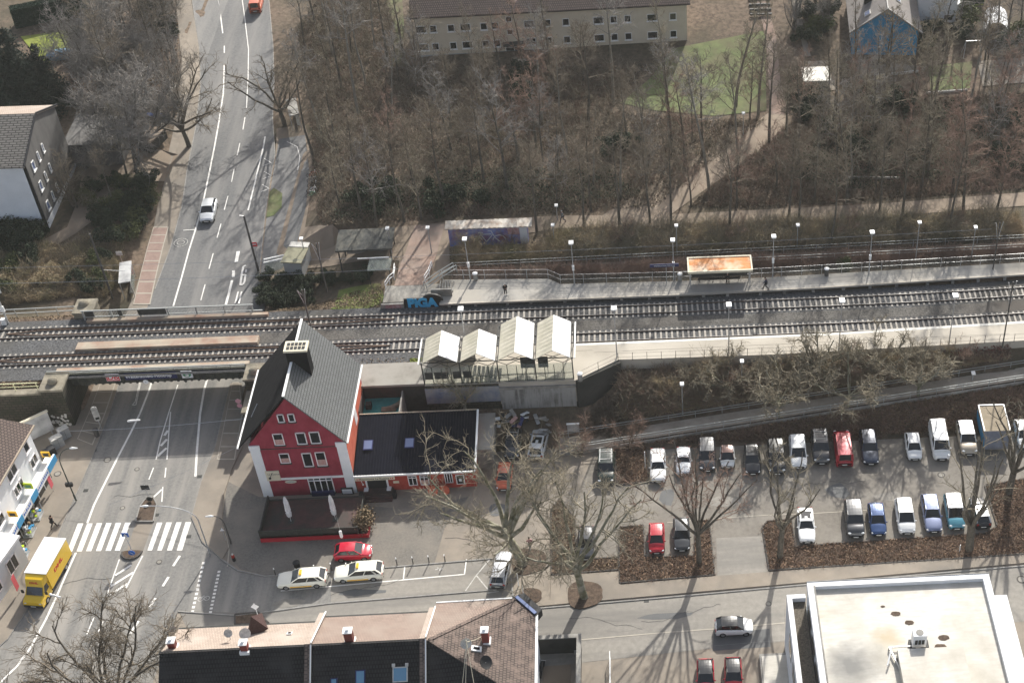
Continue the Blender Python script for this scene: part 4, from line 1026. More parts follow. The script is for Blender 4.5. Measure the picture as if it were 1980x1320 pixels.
# ---- station canopy -------------------------------------------------
can = empty('station_canopy', (-17.3, 119.0, 5.78), 0, 'glazed platform canopy of four white gabled roofs on dark steel frames', 'canopy')
SX = [-8.1, -4.05, 0.0, 4.05, 8.1]
for k in range(4):
    x0, x1 = SX[k] + .18, SX[k + 1] - .18; xm = (x0 + x1) / 2; y1 = 3.6 if k < 2 else 5.5
    ov = -.45
    r = MB()
    r.v = [(x0, ov, 3.25), (xm, ov, 4.35), (xm, y1, 4.35), (x0, y1, 3.25)]; r.v += [(a, b_, c - .08) for a, b_, c in r.v]
    r.f = [(0, 1, 2, 3), (7, 6, 5, 4), (0, 4, 5, 1), (1, 5, 6, 2), (2, 6, 7, 3), (3, 7, 4, 0)]; r.mi = [0] * 6
    nn = 6
    for j in range(1, 9 if k > 1 else 7):
        yy = ov + (y1 - ov) * j / (9 if k > 1 else 7); r.cm = 1; r.beam((x0 + .02, yy, 3.255), (xm - .03, yy, 4.345), .07, .02)
    ro = r.build('roof_pane', ['cream_shade_roof', 'cream_rib'], can); ro['label'] = 'ribbed west roof half toned cream as the less sunlit side'  # weaker light on the west half is put into the cream
    bm = bmesh.new(); bm.from_mesh(ro.data); bmesh.ops.recalc_face_normals(bm, faces=bm.faces); bm.to_mesh(ro.data); bm.free()
    r = MB(); r.v = [(x1, ov, 3.25), (x1, y1, 3.25), (xm, y1, 4.352), (xm, ov, 4.352)]; r.v += [(a, b_, c - .08) for a, b_, c in r.v]
    r.f = [(0, 1, 2, 3), (7, 6, 5, 4), (0, 4, 5, 1), (1, 5, 6, 2), (2, 6, 7, 3), (3, 7, 4, 0)]; r.mi = [0] * 6
    ro = r.build('roof_pane', 'white_roof', can); ro['label'] = 'bright white sunlit east roof half'  # sunlight on the east half is put into the white
    bm = bmesh.new(); bm.from_mesh(ro.data); bmesh.ops.recalc_face_normals(bm, faces=bm.faces); bm.to_mesh(ro.data); bm.free()
    for yy in (-.3, y1 - .1):
        f = MB(); f.beam((x0, yy, 3.1), (x1, yy, 3.1), .07, .1); f.beam((x0, yy, 3.14), (xm, yy, 4.2), .06); f.beam((x1, yy, 3.14), (xm, yy, 4.2), .06)
        f.beam((x0 + (xm - x0) * .5, yy, 3.68), (xm + .55, yy, 3.12), .05); f.beam((x1 - (xm - x0) * .5, yy, 3.68), (xm - .55, yy, 3.12), .05)
        f.build('truss', 'steel_dark', can)
    # front glazing with arched mullions
    gfr = MB()
    for j in range(5):
        x = SX[k] + j * 1.0125; gfr.beam((x, -.35, 0), (x, -.35, 2.45 if j in (1, 3) else (2.2 if j == 2 else 3.0)), .07)
    gfr.beam((SX[k] + 1.01, -.35, 2.45), (SX[k] + 2.02, -.35, 2.95), .05); gfr.beam((SX[k] + 2.02, -.35, 2.95), (SX[k] + 3.04, -.35, 2.45), .05)
    gfr.beam((SX[k] + 1.01, -.35, 2.45), (SX[k] + .1, -.35, 2.95), .05); gfr.beam((SX[k] + 3.04, -.35, 2.45), (SX[k] + 3.95, -.35, 2.95), .05)
    gfr.beam((SX[k], -.35, .06), (SX[k + 1], -.35, .06), .08); gfr.beam((SX[k], -.35, .95), (SX[k + 1], -.35, .95), .035)
    gfr.build('glazing_frame', 'pole_green', can)
mg = bpy.data.materials.new('pane_glass'); mg.use_nodes = True; MATS['pane_glass'] = mg
bs = mg.node_tree.nodes['Principled BSDF']; bs.inputs['Base Color'].default_value = (.55, .6, .57, 1); bs.inputs['Roughness'].default_value = .05
tr = mg.node_tree.nodes.new('ShaderNodeBsdfTransparent'); tr.inputs[0].default_value = (.90, .92, .90, 1); mxs = mg.node_tree.nodes.new('ShaderNodeMixShader'); mxs.inputs[0].default_value = .14
mg.node_tree.links.new(tr.outputs[0], mxs.inputs[1]); mg.node_tree.links.new(bs.outputs[0], mxs.inputs[2]); mg.node_tree.links.new(mxs.outputs[0], mg.node_tree.nodes['Material Output'].inputs[0])
for k in range(4): MB().box(SX[k] + .04, -.34, .1, SX[k + 1] - .04, -.325, 2.4).build('glass_pane', 'pane_glass', can)
for k, x in enumerate(SX):
    yb = 3.5 if k < 2 else 5.4
    b = MB(); b.beam((x - .1, -.5, 3.12), (x - .1, yb, 3.12), .08, .12); b.beam((x + .1, -.5, 3.12), (x + .1, yb, 3.12), .08, .12)
    for y in (-.35, yb): b.beam((x, y, 0), (x, y, 3.1), .12)
    b.build('frame', 'steel_dark', can)
b = MB(); b.beam((SX[0] - .28, -.5, 3.15), (SX[0] - .28, 3.6, 3.15), .14, .12); b.beam((SX[4] + .3, -.5, 3.15), (SX[4] + .3, 5.5, 3.15), .14, .12); b.build('edge_gutter', 'white_metal', can)
MB().box(-8.0, 3.35, .0, -2.8, 3.4, 1.5).build('rear_panel', 'concrete', can)
b = MB()
for i, (x, w_) in enumerate(((-7.9, .8), (-6.9, 1.5), (-4.9, .8), (-3.8, .9))): b.box(x, -.365, .75, x + w_, -.345, 1.75)
b.build('dark_poster', 'steel_dark', can)
b = MB(); b.box(2.4, .6, 1.0, 3.9, .7, 2.5); b.box(4.3, .6, 1.0, 5.4, .7, 2.5); b.beam((2.5, .65, 0), (2.5, .65, 1), .06); b.beam((3.8, .65, 0), (3.8, .65, 1), .06); b.beam((5.3, .65, 0), (5.3, .65, 1), .06)
o = b.build('timetable_board', 'steel_dark'); o.location = (-17.3, 119.0, 5.78); tagp(o, 'dark timetable boards under the two tall canopy gables', 'board')
b = MB(); b.quad((-2.2, 0.2, .02), (1.2, 0.2, .02), (1.2, 3.4, .02), (-2.2, 3.4, .02)); 
for i in range(9): b.beam((-3.6 + i * .45, .0, 1.0 - i * .1), (-3.6 + i * .45, 1.6, 1.0 - i * .1), .3, .1)
o = b.build('stair_flight', 'concrete_dark'); o.location = (-17.3, 119.2, 5.6); tagp(o, 'stairs descending under the second canopy gable', 'stairs')
def bin_(p, lb, grp='litter bins', m='concrete', cap='white_metal', hgt=.95, r=.26):
    e = empty('litter_bin', p, 0, lb, 'bin', grp)
    b = MB(); b.tube([(0, 0, 0), (0, 0, hgt)], r, 12); b.build('body', m, e)
    b = MB(); b.tube([(0, 0, hgt), (0, 0, hgt + .08), (0, 0, hgt + .16)], [r * 1.2, r * 1.2, r * .6], 12); b.build('lid', cap, e)
    return e
bin_(W(1122, 735, 5.76), 'white-topped litter bin at the right end of the canopy')
bin_(W(920, 541, 5.8), 'white-topped litter bin below the leftmost lamp on the grey platform'); bin_(W(1315, 542, 5.8), 'litter bin left of the rusty roofed shelter'); bin_(W(1598, 532, 5.8), 'dark vending cabinet by the platform fence', m='pole_dark')

# ---- lamps ----------------------------------------------------------
LAMP = None
def platform_lamp(p, hgt, lb, head=.55, cat='lamp', grp='platform lamps', box=False, name='platform_lamp'):
    e = empty(name, p, 0, lb, cat, grp)
    b = MB(); b.tube([(0, 0, 0), (0, 0, 1.2), (0, 0, hgt)], [.09, .07, .045], 8); b.build('pole', 'galv', e)
    b = MB(); b.box(-head * .42, -head * .5, hgt - .02, head * .42, head * .5, hgt + .16); b.build('lamp_head', 'white_metal', e)
    if box: MB().box(-.13, -.13, 2.1, .13, .13, 2.75).build('speaker_box', 'white_metal', e)
    return e
for (bx, by, ty, lb) in ((1193, 690, 597, 'first lamp right of the canopy on the pale platform'), (1409, 680, 590, 'second lamp right of the canopy on the pale platform'), (1622, 674, 582, 'third lamp right of the canopy on the pale platform'), (1835, 663, 572, 'fourth lamp right of the canopy on the pale platform')):
    p = W(bx, by, 5.76); platform_lamp(p, height_at(p, ty), lb, .7)
p = W(905, 690, 5.76); platform_lamp(p, height_at(p, 598), 'lamp standing behind the second white canopy roof', .7)
for (bx, by, ty, lb) in ((910, 543, 463, 'leftmost lamp on the grey platform above the standing person'), (1111, 549, 470, 'second lamp on the grey platform where the fence bends'), (1303, 542, 465, 'lamp immediately left of the rusty shelter'), (1494, 535, 458, 'first lamp right of the rusty shelter'), (1680, 528, 450, 'second lamp right of the rusty shelter')):
    p = W(bx, by, 5.8); platform_lamp(p, height_at(p, ty), lb, .62, box=True)
for (bx, by, ty, lb) in ((1309, 490, 437, 'small lamp in the scrub behind the rusty shelter'), (1541, 478, 436, 'small lamp in the scrub by the north path'), (1770, 505, 431, 'lamp beside the railings above the platform fence'), (1878, 500, 440, 'rightmost lamp beside the railings above the platform'), (1072, 470, 436, 'small lamp on the north path by the walker'), (1437, 262, 220, 'lamp beside the diagonal woodland path'), (1078, 425, 398, 'lamp at the north edge of the path above the walker'), (835, 490, 441, 'lamp left of the cycle shed roof'), (758, 490, 442, 'lamp at the right end of the dark shelter roof'), (594, 510, 462, 'lamp beside the grey kiosk')):
    p = g(bx, by); platform_lamp(p, height_at(p, ty), lb, .5, grp='path lamps')
for (bx, by, ty, lb) in ((1434, 752, 699, 'lamp head among the embankment shrubs, middle one'), (1320, 800, 743, 'lamp head among the embankment shrubs, left one'), (1880, 735, 722, 'short white-topped post beside the ramp at the right')):
    p = g(bx, by); platform_lamp(p, height_at(p, ty), lb, .5, grp='path lamps')
def gooseneck(base, side, lb, px_tip, hgt, reach, m='galv'):
    e = empty('street_lamp', base, 0, lb, 'street lamp', 'curved street lamps')
    pts = [(0, 0, 0), (0, 0, hgt * .7)]
    for k in range(1, 7): a = k / 6 * PI / 2; pts.append((side * reach * (1 - math.cos(a)) * 1.0, 0, hgt * .7 + (hgt * .3) * math.sin(a)))
    b = MB(); b.tube([(0, 0, 0), (0, 0, .9)], .1, 8); b.tube(pts, [.075, .06] + [.045] * 6, 8); b.build('pole', m, e)
    tip = pts[-1]
    b = MB(); b.tube([(tip[0] - side * .05, 0, tip[2]), (tip[0] + side * .2, 0, tip[2] + .02), (tip[0] + side * .75, 0, tip[2] - .0)], [.06, .13, .05], 8); b.build('lamp_head', 'white_metal', e)
    return e
p = W(148, 969); p.z = .12; e = gooseneck(p, 1, 'curved street lamp on the west pavement with a dark sign box', None, height_at(p, 868), 1.6, 'pole_green'); MB().box(-.35, -.2, 2.3, .35, .1, 2.75).build('sign_box', 'black', e)
p = W(407, 1073); p.z = .05; e = gooseneck(p, -1, 'curved street lamp right of the zebra crossing arching to the left', None, height_at(p, 974), 4.3, 'galv')
p = W(447, 1050); e = gooseneck(p, -1, 'thin dark lamp on the shaded forecourt', None, 4.2, .9, 'pole_dark')
# catenary style poles
def pole(b0, top, z0, lb, m='pole_dark', r=.15, cat='pole', nm='wooden_pole', gr=None, ter=False):
    p = g(*b0) if ter else W(*b0, z0); hh = height_at(p, top)
    e = empty(nm, p, 0, lb, cat, gr); b = MB(); b.tube([(0, 0, 0), (0, 0, hh)], [r, r * .75], 8); b.build('pole', m, e); return e, hh
e, hh = pole((218, 577), 452, 0, 'dark leaning-looking pole left of the cycle path by the bus stop', ter=True); MB().beam((0, 0, hh * .45), (2.6, 0, hh * .42), .05).build('bracket', 'galv', e)
e, hh = pole((500, 525), 418, 0, 'dark pole on the right side of the north road', ter=True); MB().beam((0, 0, hh), (-.5, 0, hh + .1), .1).build('cap', 'galv', e)
def mast(b0, z0, top, lb, br_=True):
    p = W(*b0, z0); hh = height_at(p, top); e = empty('catenary_mast', p, 0, lb, 'mast', 'slender railway masts')
    b = MB(); b.beam((0, 0, 0), (0, 0, hh), .16, .12); b.build('post', 'pole_dark', e)
    if br_:
        b = MB(); b.beam((0, 0, hh * .62), (-.5, -.1, hh * 1.0), .06); b.beam((0, 0, hh * .62), (.35, -.1, hh * 1.02), .06); b.beam((-.5, -.1, hh), (0, 0, hh * .85), .04); b.build('bracket_arms', 'galv', e)
    return e
mast((1938, 672), 5.2, 545, 'tall slender mast on the pale platform near the right edge')
mast((603, 640), 5.1, 560, 'slender mast with pale arms beside the far track left of the ridge')
mast((1920, 520), 5.8, 430, 'slender pale mast above the fence at the upper right of the platform')
mast((633, 565), 4.5, 470, 'slender mast with pale arms in the ivy by the north square')
# signal gantry at the far left
e = empty('railway_signal', W(17, 627, 5.0), 0, 'white lattice railway signal at the far left of the tracks', 'signal')
b = MB(); b.beam((0, 0, 0), (0, 0, 5.2), .16); b.build('post', 'galv', e)
b = MB(); b.box(-1.1, -.1, 4.9, .4, .1, 5.0); b.box(-1.1, -.5, 5.5, .4, .5, 5.6); b.box(-1.1, -.5, 4.3, .3, .5, 4.38); b.beam((-1.1, .4, 4.3), (-1.1, .4, 5.9), .07); b.beam((.4, .4, 4.3), (.4, .4, 5.9), .07); b.beam((-1.1, .4, 5.9), (.4, .4, 5.9), .07); b.build('basket', 'rail_grey', e)
MB().box(-.6, -.35, 0, -.1, .1, .95).build('cabinet', 'white_metal', e); MB().box(-.3, -.1, 1.9, .2, .1, 2.7).build('signal_head', 'white_metal', e)

# overhead wires
def wire(name, a, b_, sag, lb, r=.012, n=10, cat='cable', m='pole_dark'):
    a = Vector(a); b_ = Vector(b_); pts = [a.lerp(b_, i / n) - Vector((0, 0, sag * 4 * (i / n) * (1 - i / n))) for i in range(n + 1)]
    o = MB().tube(pts, r, 4).build(name, m); tagp(o, lb, cat); return o
wire('overhead_wire', (-85, 132.9, 11.2), (-28, 133.0, 10.8), .4, 'overhead line running along the far side of the tracks above the bridge', .02, m='galv')
wire('overhead_wire', (-85, 135.2, 11.6), (40, 136, 11), .8, 'upper overhead line above the ivy and the grey platform fence', .018, m='galv')
wire('cable', WS(135, 833, -62.5), (-42.3, 112.5, 7.8), .3, 'cable carrying the white lamp across the shaded road', .025, m='galv')
wire('cable', (-56, 104, 4.5), (-41.8, 111, 6.5), .2, 'thin pale cable slanting over the road toward the red house', .015, m='galv')
p = WT(258, 813, 117.0); e = empty('hanging_lamp', p, .1, 'white tubular lamp hanging on a cable over the shaded road', 'lamp'); MB().tube([(-.6, 0, 0), (-.3, 0, .03), (.7, 0, 0)], [.1, .13, .08], 8).build('lamp_tube', 'white_metal', e)
p = WT(659, 1032, 100.0); p2 = WT(659, 880, 100.0)
e = empty('hanging_lamp', (p.x, p.y, p.z), 0, 'white cylindrical lamp hanging over the terrace edge', 'lamp'); MB().tube([(0, 0, -.55), (0, 0, -.4), (0, 0, .4), (0, 0, .5)], [.08, .15, .15, .08], 10).build('lamp_tube', 'white_metal', e); MB().beam((0, 0, .5), (0, .1, 4.6), .02).build('cord', 'galv', e)
p = WT(84 - 12, 1151, 93.5); e = empty('hanging_lamp', WT(107, 1151, 92.5), -.35, 'white tubular lamp hanging beside the yellow van', 'lamp'); MB().tube([(-.6, 0, 0), (.6, 0, 0)], [.12, .07], 8).build('lamp_tube', 'white_metal', e)
# ================================================================== ROW OF TERRACED HOUSES (foreground)
def quadmesh(name, faces, m, parent, th=0):
    b = MB()
    for f in faces: b.quad(*f)
    o = b.build(name, m, parent)
    for p in o.data.polygons:
        if p.normal.z < 0: p.flip()
    return o
RT, RZ2 = 80.25, 10.7
def chimney(parent, x, y, z, hgt, lb=None, w_=.6, d_=.6, cap=True):
    o = MB().box(x - w_ / 2, y - d_ / 2, z - .6, x + w_ / 2, y + d_ / 2, z + hgt).build('chimney', 'brick_chimney', parent)
    MB().box(x - w_ / 2 - .12, y - d_ / 2 - .15, z - .62, x + w_ / 2 + .12, y + d_ / 2 + .1, z - .25 + .32).build('flashing', 'white_metal', o)
    b = MB(); b.box(x - w_ / 2 - .06, y - d_ / 2 - .06, z + hgt, x + w_ / 2 + .06, y + d_ / 2 + .06, z + hgt + .1)
    b.tube([(x, y, z + hgt + .1), (x, y, z + hgt + .3)], .16, 8); b.build('chimney_cap', 'white_metal', o)
    if lb: o['label'] = lb
    return o
def row_unit(s0, s1, te_, ze, lb, mfar, chim=()):
    e = empty('terraced_house', (s0, RT, 0), 0, lb, 'house', 'terraced houses in the foreground')
    w_ = s1 - s0; d = te_ - RT
    MB().box(.02, -5.0, 0, w_ - .02, d - .35, ze - .25).build('wall', 'grey_white_plaster', e)
    roof_y(e, 'far_roof_slope', 0, w_, 0, RZ2, d, ze, mfar); roof_y(e, 'near_roof_slope', 0, w_, 0, RZ2, -5.3, 6.9, 'roof_black_shade')
    MB().beam((0, 0, RZ2 + .08), (w_, 0, RZ2 + .08), .22, .1).build('ridge_tiles', 'roof_black_shade', e)
    MB().beam((0, d + .05, ze - .05), (w_, d + .05, ze - .05), .16, .14).build('gutter', 'steel_dark', e)
    return e
def roof_y(parent, name, x0, x1, ya, za, yb, zb, m, th=.18):
    b = MB(); b.v = [(x0, ya, za), (x1, ya, za), (x1, yb, zb), (x0, yb, zb)]; b.v += [(a, c, z - th) for a, c, z in b.v]
    b.f = [(0, 1, 2, 3), (7, 6, 5, 4), (0, 4, 5, 1), (1, 5, 6, 2), (2, 6, 7, 3), (3, 7, 4, 0)]; b.mi = [0] * 6
    o = b.build(name, m, parent)
    bm = bmesh.new(); bm.from_mesh(o.data); bmesh.ops.recalc_face_normals(bm, faces=bm.faces); bm.to_mesh(o.data); bm.free(); return o
def rz_at(t, te_, ze): return RZ2 + (ze - RZ2) * (t - RT) / (te_ - RT)
def chim_at(parent, s0, px, py, te_, ze, hgt, w_=.6, lb=None):
    t = 82.0
    for _ in range(30): z = rz_at(t, te_, ze); p = W(px, py, z); t = p.y
    return chimney(parent, p.x - s0, p.y - RT, z, hgt, lb, w_), p
u1 = row_unit(-44.0, -31.45, 84.9, 8.1, 'left terraced house with a pale beige roof side and two small brick chimneys', 'roof_beige')
chim_at(u1, -44.0, 335, 1250, 84.9, 8.1, .9); chim_at(u1, -44.0, 474, 1254, 84.9, 8.1, .9)
u2 = row_unit(-31.05, -21.55, 85.5, 8.0, 'middle terraced house with a brown roof side and two skylights in the dark slope', 'roof_brown')
chim_at(u2, -31.05, 677, 1238, 85.5, 8.0, 1.4, .7)
def dish(parent_loc, r, lb, tilt, m='worn_line', rz=0):
    e = empty('satellite_dish', parent_loc, rz, lb, 'satellite dish', 'satellite dishes on the terraced roofs')
    b = MB(); n = 14
    for k in range(3):
        ra, rb = r * k / 3, r * (k + 1) / 3; za, zb = .12 * (k / 3) ** 2, .12 * ((k + 1) / 3) ** 2
        for j in range(n):
            a, c = 2 * PI * j / n, 2 * PI * (j + 1) / n
            b.quad((ra * math.cos(a), ra * math.sin(a), za), (rb * math.cos(a), rb * math.sin(a), zb), (rb * math.cos(c), rb * math.sin(c), zb), (ra * math.cos(c), ra * math.sin(c), za))
            b.quad((ra * math.cos(c), ra * math.sin(c), za - .02), (rb * math.cos(c), rb * math.sin(c), zb - .02), (rb * math.cos(a), rb * math.sin(a), zb - .02), (ra * math.cos(a), ra * math.sin(a), za - .02))
    o = b.build('reflector', m, e); o.location = (0, 0, .9); o.rotation_euler = tilt
    b = MB(); b.tube([(0, 0, -.3), (0, 0, .9)], .03, 6); b.beam((0, 0, .7), (0, .5, 1.2), .03); b.build('mount', 'galv', e); return e
t_ = lambda px, py, te_, ze: [p for p in [None]] 
def on_roof(px, py, te_, ze):
    t = 82.0
    for _ in range(30): z = rz_at(t, te_, ze); p = W(px, py, z); t = p.y
    return Vector((p.x, p.y, z))
dish(on_roof(446, 1235, 84.9, 8.1), .38, 'small pale dish left of the second chimney on the beige roof', (R(55), 0, 0)); dish(on_roof(478, 1236, 84.9, 8.1), .5, 'dish directly behind the second chimney on the beige roof', (R(50), 0, .2)); dish(on_roof(338, 1226, 84.9, 8.1), .3, 'small dish above the leftmost chimney', (R(70), 0, .4))
for (px, py, te_, ze, par) in ((560, 1225, 84.9, 8.1, u1),):
    p = on_roof(px, py, te_, ze); v = MB().box(-.22, -.25, 0, .22, .25, .1).build('roof_hatch', 'white_metal', par); v.location = (p.x + 44.0, p.y - RT, p.z + .02); v.rotation_euler.x = -.53
    MB().box(-.14, -.17, .1, .14, .17, .12).build('hatch_pane', 'glass_dark', v)
def near_z(t): return RZ2 + (6.9 - RZ2) * (RT - t) / 5.3
def sky_near(parent, s0, px, py, w_, l_, lb, ears=False):
    t = 78.0
    for _ in range(30): z = near_z(t); p = W(px, py, z); t = p.y
    tilt = math.atan((RZ2 - 6.9) / 5.3)
    o = MB().box(-w_ / 2, -l_ / 2, -.05, w_ / 2, l_ / 2, .12).build('skylight', 'worn_line' if ears else 'sign_navy', parent); o.location = (p.x - s0, p.y - RT, z); o.rotation_euler.x = tilt
    MB().box(-w_ / 2 + .1, -l_ / 2 + .1, .12, w_ / 2 - .1, l_ / 2 - .1, .15).build('skylight_pane', 'glass_blue', o); o['label'] = lb
    if ears: MB().box(-w_ / 2 - .05, l_ / 2, -.02, -w_ / 2 + .2, l_ / 2 + .3, .2).build('bracket', 'worn_line', o); MB().box(w_ / 2 - .2, l_ / 2, -.02, w_ / 2 + .05, l_ / 2 + .3, .2).build('bracket', 'worn_line', o)
sky_near(u2, -31.05, 774, 1303, 1.3, 1.3, 'large framed skylight', True); sky_near(u2, -31.05, 697, 1308, .85, 1.2, 'narrow skylight'); sky_near(u2, -31.05, 646, 1318, .6, .7, 'small skylight')
# parapets between the units
for (s, lb, m1) in ((-31.25, 'raised party wall between the beige and the brown roof', 'roof_beige'), (-21.35, 'raised party wall between the brown roof and the corner house', 'roof_beige')):
    e = empty('party_wall', (s, RT, 0), 0, lb, 'wall', 'party walls of the terraced houses')
    roof_y(e, 'far_coping', -.3, .22, 0, RZ2 + .3, 5.6, 8.25, m1, .5); roof_y(e, 'near_coping', -.3, .22, 0, RZ2 + .3, -5.4, 7.1, 'roof_mottled', .5)
    b = MB(); b.beam((.25, .1, RZ2 + .33), (.25, 5.7, 8.25), .1, .1); b.beam((.25, -.1, RZ2 + .33), (.25, -5.4, 7.1), .1, .1); b.build('lead_flashing', 'white_metal', e)
# corner house with hipped roof
u3 = empty('corner_house', (-21.1, RT, 0), 0, 'corner terraced house with mottled hipped roof, dishes and a leaded corner turret', 'house')
MB().box(.02, -5.0, 0, 8.9, 5.4, 7.6).build('wall', 'grey_white_plaster', u3)
A_, B_, C_, D_ = (-.0, 6.25, 8.0), (7.35, 6.35, 8.0), (9.15, 4.3, 8.0), (9.35, -5.3, 8.0)
R0, R1 = (0, 0, RZ2), (.25, 0, RZ2)
quadmesh('far_roof_slope', [(A_, R0, R1, B_)], 'roof_brown', u3)
quadmesh('east_roof_slope', [(R1, B_, C_), (R1, C_, D_)], 'roof_mottled', u3)
quadmesh('near_roof_slope', [(R0, R1, D_, (0, -5.3, 6.9))], 'roof_black_shade', u3)
b = MB(); b.beam(R1, B_, .3, .16); b.beam(R1, D_, .26, .14); b.build('hip_tiles', 'roof_mottled', u3)
b = MB(); b.beam((9.25, 4.3, 8.0), (9.5, -5.3, 8.0), .22, .16); b.beam((0, 6.3, 8.0), (7.3, 6.4, 8.0), .12, .14); b.build('gutter', 'white_metal', u3)
b = MB(); b.prism([(6.9, 6.4), (8.0, 6.9), (9.7, 4.9), (9.2, 4.1)], 7.2, 8.1); b.build('corner_gutter_box', 'black', u3)
b = MB(); b.beam((7.3, 6.45, 8.16), (9.15, 4.4, 8.16), .3, .12); b.build('lead_ridge', 'glass_sky', u3)
pc = {}
def on_plane(px, py, P, Q, Rr):                  # pixel on a 3-point plane
    P, Q, Rr = Vector(P), Vector(Q), Vector(Rr); n = (Q - P).cross(Rr - P); d = Vector(ray(px, py)); o = Vector((0, 0, CH)); k = (P - o).dot(n) / d.dot(n); return o + d * k
off = Vector((-21.1, RT, 0)); EP = [Vector(q) + off for q in (R1, C_, D_)]
p = on_plane(940, 1238, *EP); chimney(u3, p.x + 21.1, p.y - RT, p.z, 1.5, None, .6)
p = on_plane(903, 1255, *EP); dish(p, .5, 'pale dish on a stay pole on the mottled roof', (R(60), 0, .3)); 
p = on_plane(941, 1292, *EP); dish(p, .6, 'large black dish low on the mottled roof', (R(40), R(20), .6), m='black')
e = empty('antenna_stay', on_plane(906, 1262, *EP), 0, 'cluster of antenna cables running down the mottled roof', 'antenna'); b = MB(); b.tube([(0, 0, 0), (0, 0, 1.8)], .04, 6)
for q in ((-.6, -4, -1.5), (-.2, -4.2, -1.6), (.8, -3.8, -1.7), (1.0, 2.0, -.3)): b.tube([(0, 0, 1.6), (q[0] * .5, q[1] * .5, 1.6 + (q[2] - 1.6) * .5 - .15), q], .022, 4)
b.build('mast_and_cables', 'sign_cream', e)
p = on_plane(921, 1254, *EP); b = MB().box(-.45, -.28, 0, .45, .28, .12); b.cm = 1; b.box(-.28, -.14, .12, .28, .14, .14); o = b.build('roof_hatch', ['white_metal', 'glass_dark'], u3); o.location = p - off; o.rotation_euler = (0, R(18), 0)
# dark gable (church-like spire) behind the row's left unit
e = empty('dormer_gable', WT(495, 1208, 84.0), 0, 'dark shingled pointed gable peak standing behind the beige roof', 'roof gable')
b = MB(); b.quad((-.95, 0, -.9), (-.1, -.2, 1.5), (.35, 1.2, .2)); b.quad((-.1, -.2, 1.5), (-.95, 0, -.9), (-.6, -1.3, -.6)); b.quad((-.1, -.2, 1.5), (-.6, -1.3, -.6), (1.1, -.3, -.2)); b.quad((-.1, -.2, 1.5), (1.1, -.3, -.2), (.35, 1.2, .2)); b.quad((-.95, 0, -.9), (.35, 1.2, .2), (1.1, -.3, -.2), (-.6, -1.3, -.6))
mat('shingle_dark', (.045, .022, .02), .9, (.08, .045, .04), 6); b.build('shingled_peak', 'shingle_dark', e)

# ================================================================== FLAT-ROOFED WHITE BUILDING
fb = empty('flat_roofed_building', (12.83, 85.3, 0), 0, 'white flat-roofed building with stained pale roof at the lower right', 'building')
FWd, FD = 16.75, 24
MB().box(.1, -FD, 0, FWd - .1, -.1, 9.4).build('wall', 'grey_white_plaster', fb)
fm = mat('flat_roof', (.50, .475, .42), .7, (.62, .59, .53), 1.6, c3=(.42, .39, .33), scale3=.25, stretch=(.5, 2.5, 1))
def blotch(m_, c, r0, r1, col, k=1.0):
    n = m_.node_tree.nodes; L = m_.node_tree.links; bs = n['Principled BSDF']; src = bs.inputs['Base Color'].links[0].from_socket
    tc = n.new('ShaderNodeTexCoord'); d = n.new('ShaderNodeVectorMath'); d.operation = 'DISTANCE'; nz = n.new('ShaderNodeTexNoise'); nz.inputs['Scale'].default_value = .9; nz.inputs['Detail'].default_value = 8
    ad = n.new('ShaderNodeVectorMath'); ad.operation = 'MULTIPLY_ADD'; ad.inputs[1].default_value = (1.8, 1.8, 0); L.new(tc.outputs['Object'], nz.inputs['Vector']); L.new(nz.outputs['Color'], ad.inputs[0]); L.new(tc.outputs['Object'], ad.inputs[2])
    L.new(ad.outputs[0], d.inputs[0]); d.inputs[1].default_value = (c[0] + .9, c[1] + .9, 9.55); mr = n.new('ShaderNodeMapRange'); mr.inputs[1].default_value = r0; mr.inputs[2].default_value = r1; mr.inputs[3].default_value = k; mr.inputs[4].default_value = 0; L.new(d.outputs['Value'], mr.inputs[0])
    mx = n.new('ShaderNodeMix'); mx.data_type = 'RGBA'; L.new(mr.outputs[0], mx.inputs[0]); L.new(src, mx.inputs[6]); mx.inputs[7].default_value = (*col, 1); L.new(mx.outputs[2], bs.inputs['Base Color'])
blotch(fm, (2.9, -9.2), .6, 3.4, (.12, .12, .115), .85); blotch(fm, (6.5, -6.3), .3, 1.6, (.42, .33, .20), .7); blotch(fm, (.9, -3.5), .2, 1.4, (.40, .34, .25), .5)
MB().box(.4, -FD, 9.4, FWd - .4, -.4, 9.55).build('roof_deck', 'flat_roof', fb)
b = MB(); b.box(0, -FD, 9.2, .62, 0, 10.0); b.box(.62, -.62, 9.2, FWd, 0, 10.0); b.box(FWd - .62, -FD, 9.2, FWd, -.62, 10.0); b.build('parapet', 'white_plaster', fb)
b = MB(); b.box(.55, -FD, 10.0, .7, -.55, 10.04); b.box(0, -.08, 10.0, FWd, .02, 10.05); b.build('parapet_trim', 'concrete', fb)
mat('stain_dark', (.05, .05, .048), .6, (.22, .21, .19), 1.2, c3=(.35, .33, .29), scale3=.5, lo=.42, hi=.7)
def stain(px, rx, ry, m, z=9.562, seed=0):
    random.seed(seed); p = W(*px, 9.55); b = MB(); n = 22
    b.quad(*[(p.x + rx * (1 + random.uniform(-.12, .12)) * math.cos(2 * PI * i / n) - 12.83, p.y + ry * (1 + random.uniform(-.12, .12)) * math.sin(2 * PI * i / n) - 85.3, z) for i in range(n)])
    b.build('stain', m, fb)
pass
for i, (q, r_) in enumerate((((1707, 1172), .2), ((1732, 1186), .45), ((1758, 1203), .42), ((1825, 1232), .5), ((1819, 1250), .55), ((1822, 1264), .5))): stain(q, r_, r_ * .6, 'soil' if i < 6 else 'concrete_slab', 9.57 + i * .001, seed=i)
p = W(1775, 1248, 9.56)
